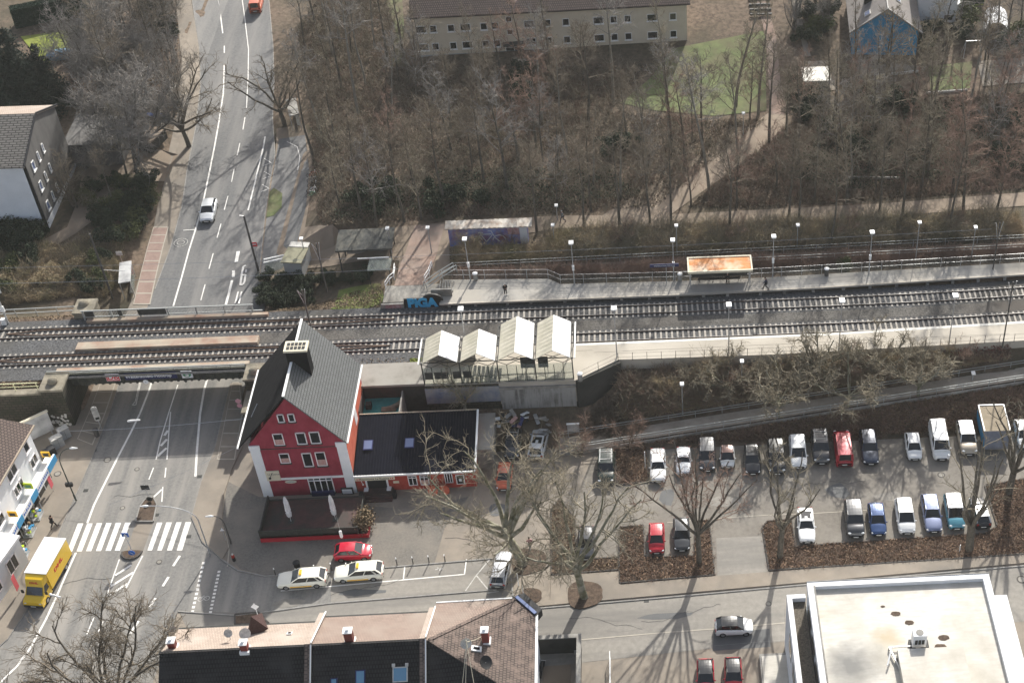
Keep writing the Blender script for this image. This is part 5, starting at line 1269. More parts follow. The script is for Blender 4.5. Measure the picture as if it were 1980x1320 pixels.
e = empty('air_conditioner', (p.x, p.y, 9.55), 0, 'white rooftop air conditioning unit with round fan on the flat roof', 'air conditioner')
MB().box(-.6, -.4, .35, .6, .4, 1.9).build('casing', 'white_plaster', e)
b = MB(); b.tube([(0, 0, 1.9), (0, 0, 1.93)], .34, 16); b.build('fan_grille', 'concrete', e)
b = MB()
for i in range(3): b.box(-.42 + i * .3, -.42, .75, -.18 + i * .3, -.4, 1.35)
b.build('louvre', 'steel_dark', e)
b = MB(); b.box(-.8, -.5, 0, -.3, .5, .35); b.box(.2, -.4, 0, .9, .4, .3); b.build('feet', 'black', e)
b = MB(); a = p; b.beam((-.5, -.2, .3), (-2.6, -.2, .3), .13); b.beam((-2.6, -.2, .3), (-2.0, -2.6, .3), .13); b.beam((-2.6, -.2, 0), (-2.6, -.2, .3), .1); b.build('duct', 'galv', e)
b = MB(); b.beam((-2.05, -1.4, .2), (-1.7, -3.0, .2), .4, .3); b.build('cable_tray', 'steel_dark', e)
p = W(1800, 1310, 9.6); MB().box(p.x - 12.83 - 2.6, -14.5, 9.55, p.x - 12.83 + 3.2, -8.4, 10.5).build('roof_house', 'flat_roof', fb)
MB().beam((p.x - 12.83 - 3.6, -9.6, 9.9), (p.x - 12.83 - 3.0, -8.0, 10.4), .13).build('pipe', 'white_metal', fb)
an = empty('lower_annex', (11.1, 85.7, 0), 0, 'lower white annex with gravel roof on the left side of the flat building', 'building')
MB().box(0, -FD, 0, 1.68, -.05, 7.0).build('wall', 'grey_white_plaster', an)
b = MB(); b.box(-.02, -FD, 6.9, .45, 0, 7.75); b.box(.45, -.45, 6.9, 1.7, 0, 7.75); b.build('parapet', 'white_plaster', an)
mat('gravel_dark', (.06, .05, .04), .95, (.16, .14, .11), 8); MB().box(.45, -FD, 6.95, 1.7, -.45, 7.2).build('gravel_roof', 'gravel_dark', an)
b = MB()
for i in range(4): b.box(-.04, -5.2 - i * 3.2, 4.4, -.02, -3.2 - i * 3.2, 6.2)
b.build('window_strip', 'glass_dark', an)
b = MB()
for i in range(5): b.box(-.03, -4.2 - i * 3.0, 7.85, -.01, -1.9 - i * 3.0, 9.0)
b.build('window_strip', 'glass_dark', fb)
an2 = empty('side_annex', (29.7, 84.0, 0), 0, 'narrow white lower ledge along the right side of the flat building', 'building')
MB().box(0, -FD, 0, 1.5, 0, 8.0).build('wall', 'grey_white_plaster', an2); MB().box(-.05, -FD, 8.0, 1.55, .05, 8.25).build('parapet', 'white_plaster', an2)
# walled yard
yd = empty('walled_yard', (-10.5, 84.0, 0), 0, 'small yard with dark walls between the corner house and the drive', 'yard')
b = MB(); b.box(-2.0, 2.2, 0, 2.2, 2.5, 2.3); b.box(1.9, -9, 0, 2.2, 2.2, 2.3); b.build('wall', 'concrete_dark', yd)
b = MB(); b.box(-2.05, 2.15, 2.3, 2.3, 2.6, 2.4); b.box(1.85, -9, 2.3, 2.3, 2.15, 2.4); b.build('coping', 'concrete', yd)
MB().box(-1.4, -9, .04, 1.2, .8, .06).build('floor_slabs', 'path_dirt', yd)
e = empty('parked_motorcycle', (-12.0, 84.2, .05), 1.4, 'dark covered motorcycle in the walled yard', 'motorcycle')
for x in (-.65, .65): b = MB(); b.tube([(x, -.07, .32), (x, .07, .32)], .32, 14); b.build('wheel', 'tyre', e)
b = MB(); b.tube([(-.5, 0, .6), (-.1, 0, .85), (.4, 0, .9), (.65, 0, .6)], [.16, .2, .18, .08], 8); b.build('body', 'black', e); MB().beam((.5, -.35, 1.05), (.5, .35, 1.05), .05).build('handlebar', 'galv', e)
for (px, lb) in (((1116, 1262), 'white box on the floor of the walled yard'), ((1098, 1248), 'pale crate by the far wall of the walled yard')):
    p = W(*px, 0); b = MB(); b.box(-.25, -.2, 0, .25, .2, .35); b.box(-.28, -.23, .35, .28, .23, .4); o = b.build('storage_box', 'worn_line'); o.location = p; tagp(o, lb, 'box', 'boxes in the walled yard')
# white low wall and kerb by the drive at the bottom
e = empty('garden_wall', W(1500, 1268, 0), 0, 'low concrete enclosure with pale surface left of the flat building', 'enclosure')
MB().box(-1.6, -6, 0, 1.9, 0, .5).build('base', 'concrete', e); MB().box(-1.4, -6, .5, 1.8, -.3, .56).build('surface', 'flat_roof', e)
e = empty('white_gate', W(1180, 1272, 0), 0, 'white metal gate leaf standing on the drive by the hedge remains', 'gate')
b = MB(); b.beam((0, 0, .1), (0, -4.5, .1), .08); b.beam((0, 0, 1.1), (0, -4.5, 1.1), .08)
for i in range(10): b.beam((0, -i * .5, 0), (0, -i * .5, 1.15), .05)
b.build('frame', 'white_metal', e)

# ================================================================== SHOP BUILDING AT THE LEFT
sb = empty('shop_building', (-65.4, 112.2, 0), 0, 'white rendered shop building with blue and white fascia at the left edge', 'building')
# wall line runs from (0,0) towards (-.7,-6.3): keep it nearly along -y
WL2 = 14.5
M2 = Matrix.Rotation(R(-6.3), 4, 'Z')
sb.rotation_euler.z = R(-6.3)
MB().box(-14, -WL2, 0, 0, 0, 8.0).build('wall', 'white_plaster', sb)
b = MB(); b.v = [(-14, .5, 8.0), (.45, .5, 7.9), (.45, -WL2, 7.9), (-14, -WL2, 8.0), (-7, -1.0, 11.4), (-7, -WL2, 11.4)]
b.f = [(0, 4, 1), (1, 4, 5, 2), (4, 0, 3, 5)]; b.mi = [0] * 3; o = b.build('roof', 'roof_brown_dark' if 'roof_brown_dark' in MATS else 'roof_dark_tile', sb)
for p in o.data.polygons:
    if p.normal.z < 0: p.flip()
MB().beam((.5, .5, 7.85), (.5, -WL2, 7.85), .15, .14).build('gutter', 'steel_beam', sb)
for (y, z, w_, n_) in ((-1.4, 6.5, 1.0, 1), (-5.0, 6.5, 2.0, 2), (-9.0, 6.5, 1.0, 1), (-12.5, 6.5, 2.0, 2), (-1.2, 4.3, 1.5, 2), (-5.0, 4.3, 2.0, 3), (-9.4, 4.3, 1.4, 1), (-13, 4.3, 1.6, 2)):
    window(sb, (0.0, y, z), w_, 1.25, rz=R(90), mull=n_, sill='white_plaster', depth=.08)
fa = MB().box(.05, -11.8, 2.75, .95, .9, 2.95).build('awning_roof', 'white_metal', sb)
fs = MB().box(.9, -11.8, 2.35, 1.1, .9, 3.25).build('fascia', 'white_plaster', sb)
mat('fascia_blue', (.06, .30, .55), .5); mat('lime', (.45, .58, .02), .5)
for y0, y1 in ((-1.1, .9), (-5.4, -4.0), (-8.9, -7.6), (-11.8, -10.9)): MB().box(1.09, y0, 2.36, 1.13, y1, 3.26).build('blue_panel', 'fascia_blue', fs)
RYs = Matrix.Rotation(R(90), 4, 'Z') @ Matrix.Rotation(R(90), 4, 'X')
b = MB(); random.seed(2)
for y0, n in ((-3.9, 9), (-7.4, 6), (-10.8, 8)):
    for i in range(n): hgt_ = random.choice((.22, .3, .34)); b.box(1.1, y0 + i * .3, 2.66, 1.115, y0 + i * .3 + .17, 2.66 + hgt_)
b.build('fascia_lettering', 'sign_blue', fs)
MB().box(.0, -11.5, .1, .04, .4, 2.4).build('shop_glazing', 'glass_dark', sb)
b = MB()
for i in range(9): b.box(.0, -11.5 + i * 1.45, .1, .09, -11.42 + i * 1.45, 2.4)
b.build('shop_mullions', 'white_plaster', sb)
for i, (y, m_) in enumerate(((.35, 'sign_yellow'), (-8.1, 'sign_yellow'), (-4.2, 'lime'))):
    o = MB().box(.05, y - .06, 3.35, .95, y + .06, 4.1).build('projecting_sign', m_, sb); MB().box(.2, y - .07, 3.5, .8, y + .07, 3.9).build('sign_emblem', 'sign_black' if i < 2 else 'sign_green', o)
def banner(loc, lb, m='graffiti_red'):
    e = empty('beach_flag', loc, 0, lb, 'flag', 'flags by the shop'); MB().tube([(0, 0, 0), (0, 0, 2.6)], .025, 6).build('pole', 'galv', e)
    MB().box(.02, -.35, .6, .05, .35, 2.5).build('cloth', m, e)
mat('flag_red', (.55, .10, .12), .7)
banner(W(104, 948, .12), 'red flag by the upper end of the shop front', 'flag_red'); banner(W(38, 1145, .12), 'red flag beside the lower end of the shop front', 'flag_red')
for (px, lb) in (((72, 998), 'display rack with bright goods under the shop awning'), ((58, 1030), 'second display rack under the shop awning near the lime sign'), ((45, 1075), 'stand of plants and goods at the lower shop front')):
    p = W(*px, .12); random.seed(px[0]); b = MB(); mats_ = ['galv', 'lime', 'white_plaster', 'fascia_blue', 'dead_leaf_gold']
    for k in range(14): b.cm = k % 5; x, y, z = random.uniform(-.4, .4), random.uniform(-.6, .6), random.uniform(.2, 1.2); b.box(x - .12, y - .12, z, x + .12, y + .12, z + .2)
    b.cm = 0; b.box(-.5, -.7, 0, .5, .7, .1)
    for q in ((-.45, -.65), (.45, -.65), (.45, .65), (-.45, .65)): b.beam((*q, 0), (*q, 1.4), .05)
    o = b.build('display_rack', mats_); o.location = p; tagp(o, lb, 'display rack', 'display racks at the shop')
# second building further down at the left edge
e = empty('grey_building', W(-8, 1150, 0), R(-14), 'low grey building with dark windows at the bottom left edge', 'building')
MB().box(-8, -12, 0, 1.0, 4.5, 3.6).build('wall', 'grey_white_plaster', e); MB().box(-8.1, -12, 3.6, 1.15, 4.7, 3.9).build('roof', 'white_plaster', e)
for y in (2.5, -.5, -3.5): window(e, (1.0, y, 2.0), 1.6, 1.8, rz=R(90), mull=2)

# utility boxes, containers behind the shop
mat('cab_grey', (.34, .35, .35), .6)
def cabinet(p, w_, d_, hh, rz, lb, m='cab_grey', grp='switch cabinets by the stone pillar'):
    e = empty('switch_cabinet', p, rz, lb, 'cabinet', grp); MB().box(-w_ / 2, -d_ / 2, 0, w_ / 2, d_ / 2, hh).build('casing', m, e); MB().box(-w_ / 2 - .03, -d_ / 2 - .03, hh, w_ / 2 + .03, d_ / 2 + .03, hh + .06).build('lid', 'worn_line', e)
    b = MB(); b.box(-.01, -d_ / 2 - .01, .1, .01, -d_ / 2, hh - .05); b.build('door_seam', 'steel_dark', e)
cabinet(W(127, 845, .12), 1.1, .7, 1.35, .75, 'pale grey switch cabinet nearest the graffiti on the stone pillar'); cabinet(W(114, 862, .12), 1.2, .7, 1.35, .75, 'pale grey switch cabinet between the wheelie bins and its twin')
for (px, lb) in (((103, 878), 'right black wheelie bin beside the cabinets'), ((92, 886), 'left black wheelie bin beside the cabinets')):
    e = empty('wheelie_bin', W(*px, .12), .75, lb, 'bin', 'black wheelie bins'); b = MB(); b.prism([(-.33, -.35), (.33, -.35), (.33, .35), (-.33, .35)], .08, 1.0); b.build('body', 'black', e)
    b = MB(); b.box(-.36, -.4, 1.0, .36, .38, 1.08); b.build('lid', 'trim', e); b = MB(); b.tube([(-.33, .3, .1), (.33, .3, .1)], .1, 8); b.build('wheels', 'tyre', e)
mat('panel_grey', (.42, .42, .41), .8, (.55, .55, .54), 2, c3=(.25, .25, .25), scale3=1)
e = empty('advertising_board', W(75, 852, .1), R(38), 'large weathered billboard between shop building and stone wall', 'billboard')
MB().box(-1.9, -.1, .6, 1.9, .1, 3.3).build('board', 'panel_grey', e); MB().box(-2.0, -.16, 3.3, 2.0, .16, 3.42).build('frame', 'sign_cream', e)
for x in (-1.6, 1.6): MB().beam((x, .1, 0), (x, .1, .7), .14).build('post', 'galv', e)
b = MB(); random.seed(9)
for i in range(26):
    x, z = random.uniform(-.85, .85), random.uniform(.3, 1.9); b.box(x - .14, -.02 - random.random() * .01, z - .16, x + .12, 0, z + .12, Matrix.Rotation(random.uniform(-.4, .4), 4, 'Y'))
o = b.build('sprayed_letters', 'worn_line'); o.location = (-66.1, 120.57, 0); tagp(o, 'white graffiti sprayed low on the stone pillar', 'graffiti')
e = empty('information_pillar', W(196, 828, .12), R(20), 'white oblong advertising pillar sign on a post in the bridge shade', 'sign')
MB().tube([(0, 0, 0), (0, 0, 2.2)], .05, 6).build('post', 'galv', e)
b = MB(); b.box(-.32, -.06, 1.5, .32, .06, 3.0); b.tube([(0, -.06, 3.0), (0, .06, 3.0)], .32, 16); b.tube([(0, -.06, 1.5), (0, .06, 1.5)], .32, 16); b.build('panel', 'worn_line', e); MB().box(-.2, -.075, 1.45, .2, -.06, 1.75).build('dark_field', 'black', e)
bin_(W(188, 842, .12), 'dark mesh litter bin under the white pillar sign', m='pole_dark', cap='pole_dark', hgt=.9)

# ================================================================== TRAFFIC SIGNS, BOLLARDS
def sign(p, hh, lb, shape='disc', m='sign_blue', size=.32, rz=0, grp='traffic signs', back=None):
    e = empty('traffic_sign', p, rz, lb, 'sign', grp); MB().tube([(0, 0, 0), (0, 0, hh)], .035, 6).build('post', 'galv', e)
    b = MB()
    if shape == 'disc': b.tube([(0, -.05, hh - size), (0, -.08, hh - size)], size, 16)
    elif shape == 'tri': b.v = [(-size, -.05, hh - size * 1.8), (size, -.05, hh - size * 1.8), (0, -.05, hh)]; b.f = [(0, 1, 2)]; b.mi = [0]; b.quad((-size, -.08, hh - size * 1.8), (size, -.08, hh - size * 1.8), (0, -.08, hh))
    elif shape == 'diamond': b.quad((0, -.06, hh - size * 2.2), (size, -.06, hh - size * 1.1), (0, -.06, hh), (-size, -.06, hh - size * 1.1)); b.quad((-size, -.04, hh - size * 1.1), (0, -.04, hh), (size, -.04, hh - size * 1.1), (0, -.04, hh - size * 2.2))
    else: b.box(-size, -.08, hh - size * 1.6, size, -.05, hh)
    pl = b.build('plate', m, e); return e, pl
e, pl = sign(W(256, 1067, .16), 3.0, 'blue pedestrian crossing sign on the lower traffic island', 'box', 'sign_blue', .36, rz=-.1)
b = MB(); b.quad((-.22, -.09, 2.5), (.22, -.09, 2.5), (0, -.09, 2.92)); b.build('white_triangle', 'sign_white', pl); b = MB(); b.beam((0, -.1, 2.6), (0, -.1, 2.8), .05, .02); b.build('pictogram', 'sign_black', pl)
e, pl = sign(W(258, 1075, .16), .95, 'round blue keep-right sign at the foot of the lower traffic island', 'disc', 'sign_blue', .34); b = MB(); b.beam((-.15, -.09, .75), (.15, -.09, .45), .07, .02); b.build('arrow', 'sign_white', pl)
e, pl = sign(W(290, 966, .16), 2.3, 'dark-backed warning sign board at the tip of the planted island', 'box', 'sign_black', .42); b = MB(); b.box(-.38, -.09, 1.66, -.03, -.081, 2.26); b.box(.03, -.09, 1.66, .38, -.081, 2.26); b.build('panel_field', 'trim', pl)
sign(W(291, 968, .16), .7, 'black round sign seen from behind on the island tip', 'disc', 'steel_dark', .33)
mat('sign_pink', (.7, .35, .4), .5)
e, pl = sign(W(472, 812, .12), 3.3, 'pair of round red-rimmed signs on a post in front of the red house corner', 'disc', 'sign_pink', .32)
MB().tube([(0, -.05, 2.3), (0, -.08, 2.3)], .3, 16).build('plate', 'sign_pink', e)
sign(W(437, 1045, 0), 2.0, 'small white triangular sign post on the shaded forecourt', 'tri', 'sign_white', .22)
sign(WT(495, 1178, 86.6) - Vector((0, 0, 2.2)), 3.1, 'white diamond-shaped sign rising behind the beige roof', 'diamond', 'sign_white', .38)
e, pl = sign(g(497, 495), 2.2, 'red and white barrier sign beside the dark pole on the north road', 'box', 'sign_red', .4); MB().box(-.3, -.09, 1.85, .3, -.081, 1.98).build('white_stripe', 'sign_white', pl)
sign(g(241, 520), 2.8, 'pale square sign above the west bus shelter roof', 'box', 'worn_line', .38)
for i, (px, lb) in enumerate((((602, 890), 'small round sign on a post at the taxi stand'),)): pass
# bollards with white tops along the taxi street
BO = [(533, 1112), (610, 1106), (642, 1102), (672, 1102), (736, 1097), (768, 1092), (799, 1090), (830, 1088), (861, 1086)]
pr = None
for i, (x, y) in enumerate(BO):
    p = W(x, y, 0)
    if pr is None:
        e = empty('bollard', p, 0, '', 'bollard', 'dark bollards with white tops along the taxi bays')
        b = MB(); b.tube([(0, 0, 0), (0, 0, .95)], .055, 8); b.build('post', 'pole_dark', e); b = MB(); b.tube([(0, 0, .95), (0, 0, 1.12)], .062, 8); b.build('white_top', 'white_metal', e); pr = tree_of(e)
    else: e = dup(pr); e.location = p
    e['label'] = ['bollard behind the bonnet of the front taxi', 'bollard behind the rear of the front taxi', 'bollard in the gap between both taxis', 'bollard behind the bonnet of the rear taxi', 'bollard at the tail of the rear taxi', 'first bollard right of the taxis', 'second bollard right of the taxis', 'third bollard right of the taxis', 'rightmost bollard by the empty taxi bay'][i]
# hydrant-like red item, black bin, things on the forecourt
e = empty('fire_hydrant', W(453, 1083, 0), 0, 'small red and grey hydrant on the shaded forecourt', 'hydrant'); MB().tube([(0, 0, 0), (0, 0, .5)], .17, 10).build('base', 'black', e); MB().tube([(0, 0, .5), (0, 0, .8)], .16, 10).build('body', 'brick_red_paint', e); MB().sphere((0, 0, .95), .12, 8, 5).build('cap', 'worn_line', e)
bin_(W(576, 1099, 0), 'black litter bin behind the front taxi', m='black', cap='black', hgt=.9, r=.3)
# parking sign posts in lot
for (px, ty, lb) in (((1248, 907), 873, 'white post in the planting bed left of the old white saloon'), ((1855, 1067), 1053, 'short white post in the brown planting bed'), ((1012, 1148), 1128, 'small white post by the tree pit near the corner house'), ((1003, 1132), 1108, 'small post beside the silver estate')):
    p = W(*px, 0); e = empty('marker_post', p, 0, lb, 'post', 'thin white posts'); hh = height_at(p, ty); MB().tube([(0, 0, 0), (0, 0, hh)], .05, 6).build('post', 'white_metal', e)
e = empty('information_board', g(1110, 845), 0, 'pale notice board on two legs at the foot of the ramp', 'board'); MB().box(-.65, -.05, .9, .65, .05, 2.0).build('panel', 'panel_grey', e); MB().box(-.7, -.1, 2.0, .7, .1, 2.1).build('top_bar', 'white_metal', e)
for x in (-.6, .6): MB().beam((x, 0, 0), (x, 0, .9), .07).build('leg', 'galv', e)

# ================================================================== RAMP WITH RAILINGS
def zr(s): return ramp_z(s)
rp = [(s, ramp_t(s) - 1.0) for s in range(-11, 62, 2)] + [(s, ramp_t(s) + 1.0) for s in range(61, -12, -2)]
drape('station_ramp', rp, .06, 'ramp_surface', step=2)
for side, lb in ((-1.15, 'lower white railing along the long ramp above the car park'), (1.15, 'upper white railing along the long ramp on the embankment')):
    e = empty('ramp_railing', (0, 0, 0), 0, lb, 'railing', 'railings of the long ramp'); b = MB(); ss = list(range(-11, 60, 3))
    for i in range(len(ss) - 1):
        a, c = ss[i], ss[i + 1]
        for hh in (.95, .6): b.beam((a, ramp_t(a) + side, zr(a) + hh), (c, ramp_t(c) + side, zr(c) + hh), .06)
    b.build('rails', 'rail_grey', e)
    for a in ss: MB().beam((a, ramp_t(a) + side, zr(a) - .2), (a, ramp_t(a) + side, zr(a) + .95), .05).build('post', 'rail_grey', e)
    if side < 0:
        b = MB()
        for i in range(len(ss) - 1):
            a, c = ss[i], ss[i + 1]
            b.beam((a, ramp_t(a) + side - .15, zr(a) - .3), (c, ramp_t(c) + side - .15, zr(c) - .3), .15, .75)
        b.build('edge_wall', 'concrete', e)
# thin fence along the back edge of the south platform, with flared corner
e = empty('platform_fence', (0, 0, 0), 0, 'thin dark post fence along the back of the pale platform', 'fence'); pts = [(-8.7, 118.5), (-6.5, 120.0), (-4.3, 121.4), (13.3, 121.25), (42, 121.9), (70, 124.5)]
b = MB()
for i in range(len(pts) - 1):
    a, c = Vector(pts[i]), Vector(pts[i + 1]); n = max(1, int((c - a).length / 1.6))
    for j in range(n):
        q = a.lerp(c, j / n); MB().beam((q.x, q.y, 5.7), (q.x, q.y, 6.85), .05).build('post', 'pole_dark', e)
    for z in (6.2, 6.8): b.beam((*a, z), (*c, z), .02)
b.build('wires', 'pole_dark', e)
# dark mesh fence behind the north platform
e = empty('platform_fence', (0, 0, 0), 0, 'dark mesh fence along the back of the grey platform', 'fence'); pts = [(-25, 137.1), (-12.5, 136.5), (-11, 135.4), (8, 135.0), (44, 136.1), (70, 137.6)]
b = MB(); mg2 = MB()
for i in range(len(pts) - 1):
    a, c = Vector(pts[i]), Vector(pts[i + 1]); n = max(1, int((c - a).length / 2.4))
    for j in range(n): q = a.lerp(c, j / n); MB().beam((q.x, q.y, 5.6), (q.x, q.y, 7.1), .06).build('post', 'galv', e)
    for z in (6.4, 7.1): b.beam((*a, z), (*c, z), .025)
    m_ = int((c - a).length / .16)
    for j in range(m_): q = a.lerp(c, j / m_); mg2.beam((q.x, q.y, 5.8), (q.x, q.y, 7.05), .028)
    for z in np.arange(5.9, 7.0, .14): mg2.beam((*a, z), (*c, z), .022)
b.build('rails', 'galv', e); mg2.build('mesh_panel', 'steel_dark', e)
# upper railings along the sunken ramp behind the north platform
for (t0, z0, lb, s0, s1) in ((140.6, 1.05, 'upper pale double railing of the ramp behind the grey platform', -24, 60), (138.7, 1.1, 'lower pale double railing behind the platform fence at the right', 6, 60)):
    e = empty('path_railing', (0, 0, 0), 0, lb, 'railing', 'railings behind the grey platform'); b = MB()
    ss = list(range(s0, s1, 4))
    for i in range(len(ss) - 1):
        a, c = ss[i], ss[i + 1]
        for q in (z0, z0 - .4): b.beam((a, t0 + a * .02, h(a, t0) + q), (c, t0 + c * .02, h(c, t0) + q), .045)
    b.build('rails', 'rail_grey', e)
    for a in ss: MB().beam((a, t0 + a * .02, h(a, t0) - .1), (a, t0 + a * .02, h(a, t0) + z0), .06).build('post', 'galv', e)
drape('sunken_ramp', [(-22, 138.9), (60, 140.3), (60, 141.6), (-22, 140.2)], .05, 'path_dirt', step=2)
# railings of landing
def railing(name, pts, lb, m='rail_grey', hh=1.0, grp=None):
    e = empty(name, (0, 0, 0), 0, lb, 'railing', grp); b = MB()
    for i in range(len(pts) - 1):
        for q in (hh, hh * .55): b.beam((pts[i][0], pts[i][1], pts[i][2] + q), (pts[i + 1][0], pts[i + 1][1], pts[i + 1][2] + q), .075)
    b.build('rails', m, e)
    for p in pts: MB().beam((p[0], p[1], p[2] - .1), (p[0], p[1], p[2] + hh), .08).build('post', m, e)
railing('handrail', [(-31.0, 140.2, 5.0), (-30.8, 137.8, 5.5), (-31.2, 136.8, 5.75), (-31.5, 135.6, 5.8)], 'white handrail on the left side of the platform access', 'white_metal', 1.0)
railing('handrail', [(-26.6, 140.4, 5.0), (-26.7, 138.2, 5.5), (-27.0, 136.6, 5.8)], 'white handrail on the right side of the platform access', 'white_metal', 1.0)
railing('handrail', [(-27.0, 135.4, 5.8), (-25.2, 136.6, 6.4), (-23.6, 137.6, 6.8)], 'slanting steel railing of the steps at the platform corner')
railing('handrail', [(-26.6, 134.9, 5.8), (-24.8, 136.1, 6.4), (-23.2, 137.1, 6.8)], 'second slanting steel railing of the steps at the platform corner')
b = MB()
for i in range(6): b.box(-25.2 + i * .3, 134.6, 5.8, -25.05 + i * .3, 136.4, 6.2 - i * .05)
tagp(b.build('step_flight', 'concrete'), 'short grey steps at the corner of the grey platform', 'steps')

# ================================================================== SHELTERS, SHED, KIOSK
sh = empty('waiting_shelter', (7.8, 134.4, 5.8), 0, 'platform shelter with flat rusty-orange roof and white rim', 'shelter')
mat('rusty_roof', (.50, .17, .05), .8, (.62, .30, .12), 1.2, c3=(.70, .62, .48), scale3=.45, stretch=(.7, 1.5, 1))
MB().box(-3.7, -1.0, 2.35, 3.7, 1.65, 2.52).build('roof', 'rusty_roof', sh)
b = MB()
for q in ((-3.8, -1.1, 3.8, -.92), (-3.8, 1.57, 3.8, 1.75), (-3.8, -.92, -3.62, 1.57), (3.62, -.92, 3.8, 1.57)): b.box(q[0], q[1], 2.3, q[2], q[3], 2.62)
b.build('roof_rim', 'sign_cream', sh)
for x in (-3.5, 3.5):
    for y in (-.8, .5): MB().beam((x, y, 0), (x, y, 2.3), .12).build('post', 'galv', sh)
b = MB(); b.box(-3.3, .5, .5, 3.3, .55, 2.1); b.build('rear_screen', 'steel_dark', sh); b = MB(); b.box(-2.6, .05, .4, 2.4, .45, .47)
for x in (-2.4, -.8, .8, 2.2): b.beam((x, .25, 0), (x, .25, .4), .07)
b.build('bench', 'pole_dark', sh)
p = W(1296, 512, 9.0); e = empty('platform_name_sign', (1.9, 134.6, 5.8), 0, 'blue-black station name board hung left of the rusty shelter', 'sign'); MB().box(-2.3, -.04, 2.5, 1.1, .04, 2.95).build('board', 'sign_navy', e); MB().beam((-.4, 0, 0), (-.4, 0, 2.5), .07).build('post', 'galv', e)
text_obj('sign_text', 'Wattenscheid-Höntrop', .26, 'sign_white', Matrix.Translation((-.6, -.05, 2.72)) @ RX, e, .004)
for (px, py, lb) in ((1628, 602, 'name board on the pale platform beside the third lamp'), (1395, 632, 'low white platform display near the second lamp')): pass
p = g(870, 478); cs = empty('cycle_shed', (-24.8, 144.6, p.z), 0, 'cycle shed with bicycle mural and corrugated pale roof', 'shed')
mat('mural_blue', (.08, .17, .52), .8, (.32, .31, .40), 1.2, c3=(.20, .06, .07), scale3=.5); mat('corrugated', (.40, .37, .32), .7, (.50, .47, .42), 2, c3=(.27, .20, .15), scale3=.8)
MB().box(0, 0, 0, 9.6, 1.2, 2.7).build('wall', 'mural_blue', cs)
b = MB()
for i in range(34): x = -.35 + i * .31; b.box(x, -.25, 2.72 + (i % 2) * .05, x + .31, 1.5, 2.86 + (i % 2) * .05)
b.build('roof', 'corrugated', cs)
b = MB()
def ring(mb, cx, cz, r, w_=.09, n=20, y=-.02, a0=0, a1=2 * PI):
    for i in range(n):
        a, c = a0 + (a1 - a0) * i / n, a0 + (a1 - a0) * (i + 1) / n; mb.beam((cx + r * math.cos(a), y, cz + r * math.sin(a)), (cx + r * math.cos(c), y, cz + r * math.sin(c)), w_, .02, up=(0, 1, 0))
ring(b, 3.3, .75, .72, a0=.1, a1=PI); ring(b, 6.1, .75, .8, a0=0, a1=PI - .1)
for q in ((3.3, .7, 3.9, 1.75), (3.9, 1.75, 5.2, 1.75), (3.9, 1.75, 4.5, .6), (4.5, .6, 5.4, 1.75), (5.2, 2.2, 5.6, 1.2), (5.6, 1.2, 6.1, .6), (3.6, 2.0, 4.2, 2.0), (3.9, 1.7, 3.95, 2.0), (4.8, 2.25, 5.25, 2.25)): b.beam((q[0], -.02, q[1]), (q[2], -.02, q[3]), .11, .02, up=(0, 1, 0))
mat('mural_grey', (.55, .55, .56), .8); b.build('bicycle_mural', 'mural_grey', cs)
MB().box(7.2, -.03, 1.6, 8.6, -.005, 2.65).build('red_field', 'graffiti_red', cs); MB().box(8.65, -.035, .2, 9.58, -.005, 2.65).build('grey_field', 'mural_grey', cs)
bs_ = empty('waiting_shelter', (-34.8, 143.6, 0), 0, 'old dark-roofed waiting shelter on the north square', 'shelter'); z0 = min(h(-38, 142.5), h(-31.5, 142.5))
mat('old_roof', (.05, .052, .05), .95, (.10, .10, .09), 1.5, c3=(.16, .15, .12), scale3=.6)
bs_.location.z = h(-35, 143.5)
b = MB(); b.v = [(-3.4, -1.4, 2.5), (3.4, -1.4, 2.6), (3.4, 2.3, 3.0), (-3.4, 2.3, 2.9)]; b.v += [(a, c, z - .25) for a, c, z in b.v]; b.f = [(0, 1, 2, 3), (7, 6, 5, 4), (0, 4, 5, 1), (1, 5, 6, 2), (2, 6, 7, 3), (3, 7, 4, 0)]; b.mi = [0] * 6; b.build('roof', 'old_roof', bs_)
for x in (-3.1, 3.1):
    for y in (-1.1, 2.0): MB().beam((x, y, -1.2), (x, y, 2.6), .14).build('post', 'steel_dark', bs_)
MB().box(-2.8, 1.6, -.3, 2.8, 1.8, 2.2).build('rear_wall', 'concrete', bs_)
def busshelter(p, rz, w_, lb, m='panel_grey', glass=True, d=1.4, red=False):
    e = empty('bus_shelter', p, rz, lb, 'bus shelter', 'bus shelters')
    MB().box(-w_ / 2, -d / 2, 2.35, w_ / 2, d / 2, 2.5).build('roof', m, e)
    for x in (-w_ / 2 + .1, w_ / 2 - .1):
        for y in (-d / 2 + .1, d / 2 - .1): MB().beam((x, y, -.3), (x, y, 2.35), .08).build('post', 'galv', e)
    MB().box(-w_ / 2 + .1, d / 2 - .12, .3, w_ / 2 - .1, d / 2 - .1, 2.1).build('rear_pane', 'pane_glass', e); MB().box(-w_ / 2 + .3, d / 2 - .6, .45, w_ / 2 - .3, d / 2 - .2, .52).build('bench', 'pole_dark', e)
    if red: MB().box(-w_ / 2 + .02, -d / 2 + .2, .5, -w_ / 2 + .1, d / 2 - .2, 2.0).build('poster', 'flag_red', e)
    return e
busshelter(g(252, 556), R(-78), 4.2, 'bus shelter with pale roof and red poster on the west side of the north road', 'panel_grey', red=True)
busshelter(g(572, 236), R(-75), 4.5, 'bus shelter under the forked tree on the east side of the north road', 'concrete')
mat('olive_roof', (.20, .19, .13), .9, (.27, .26, .18), 1.5)
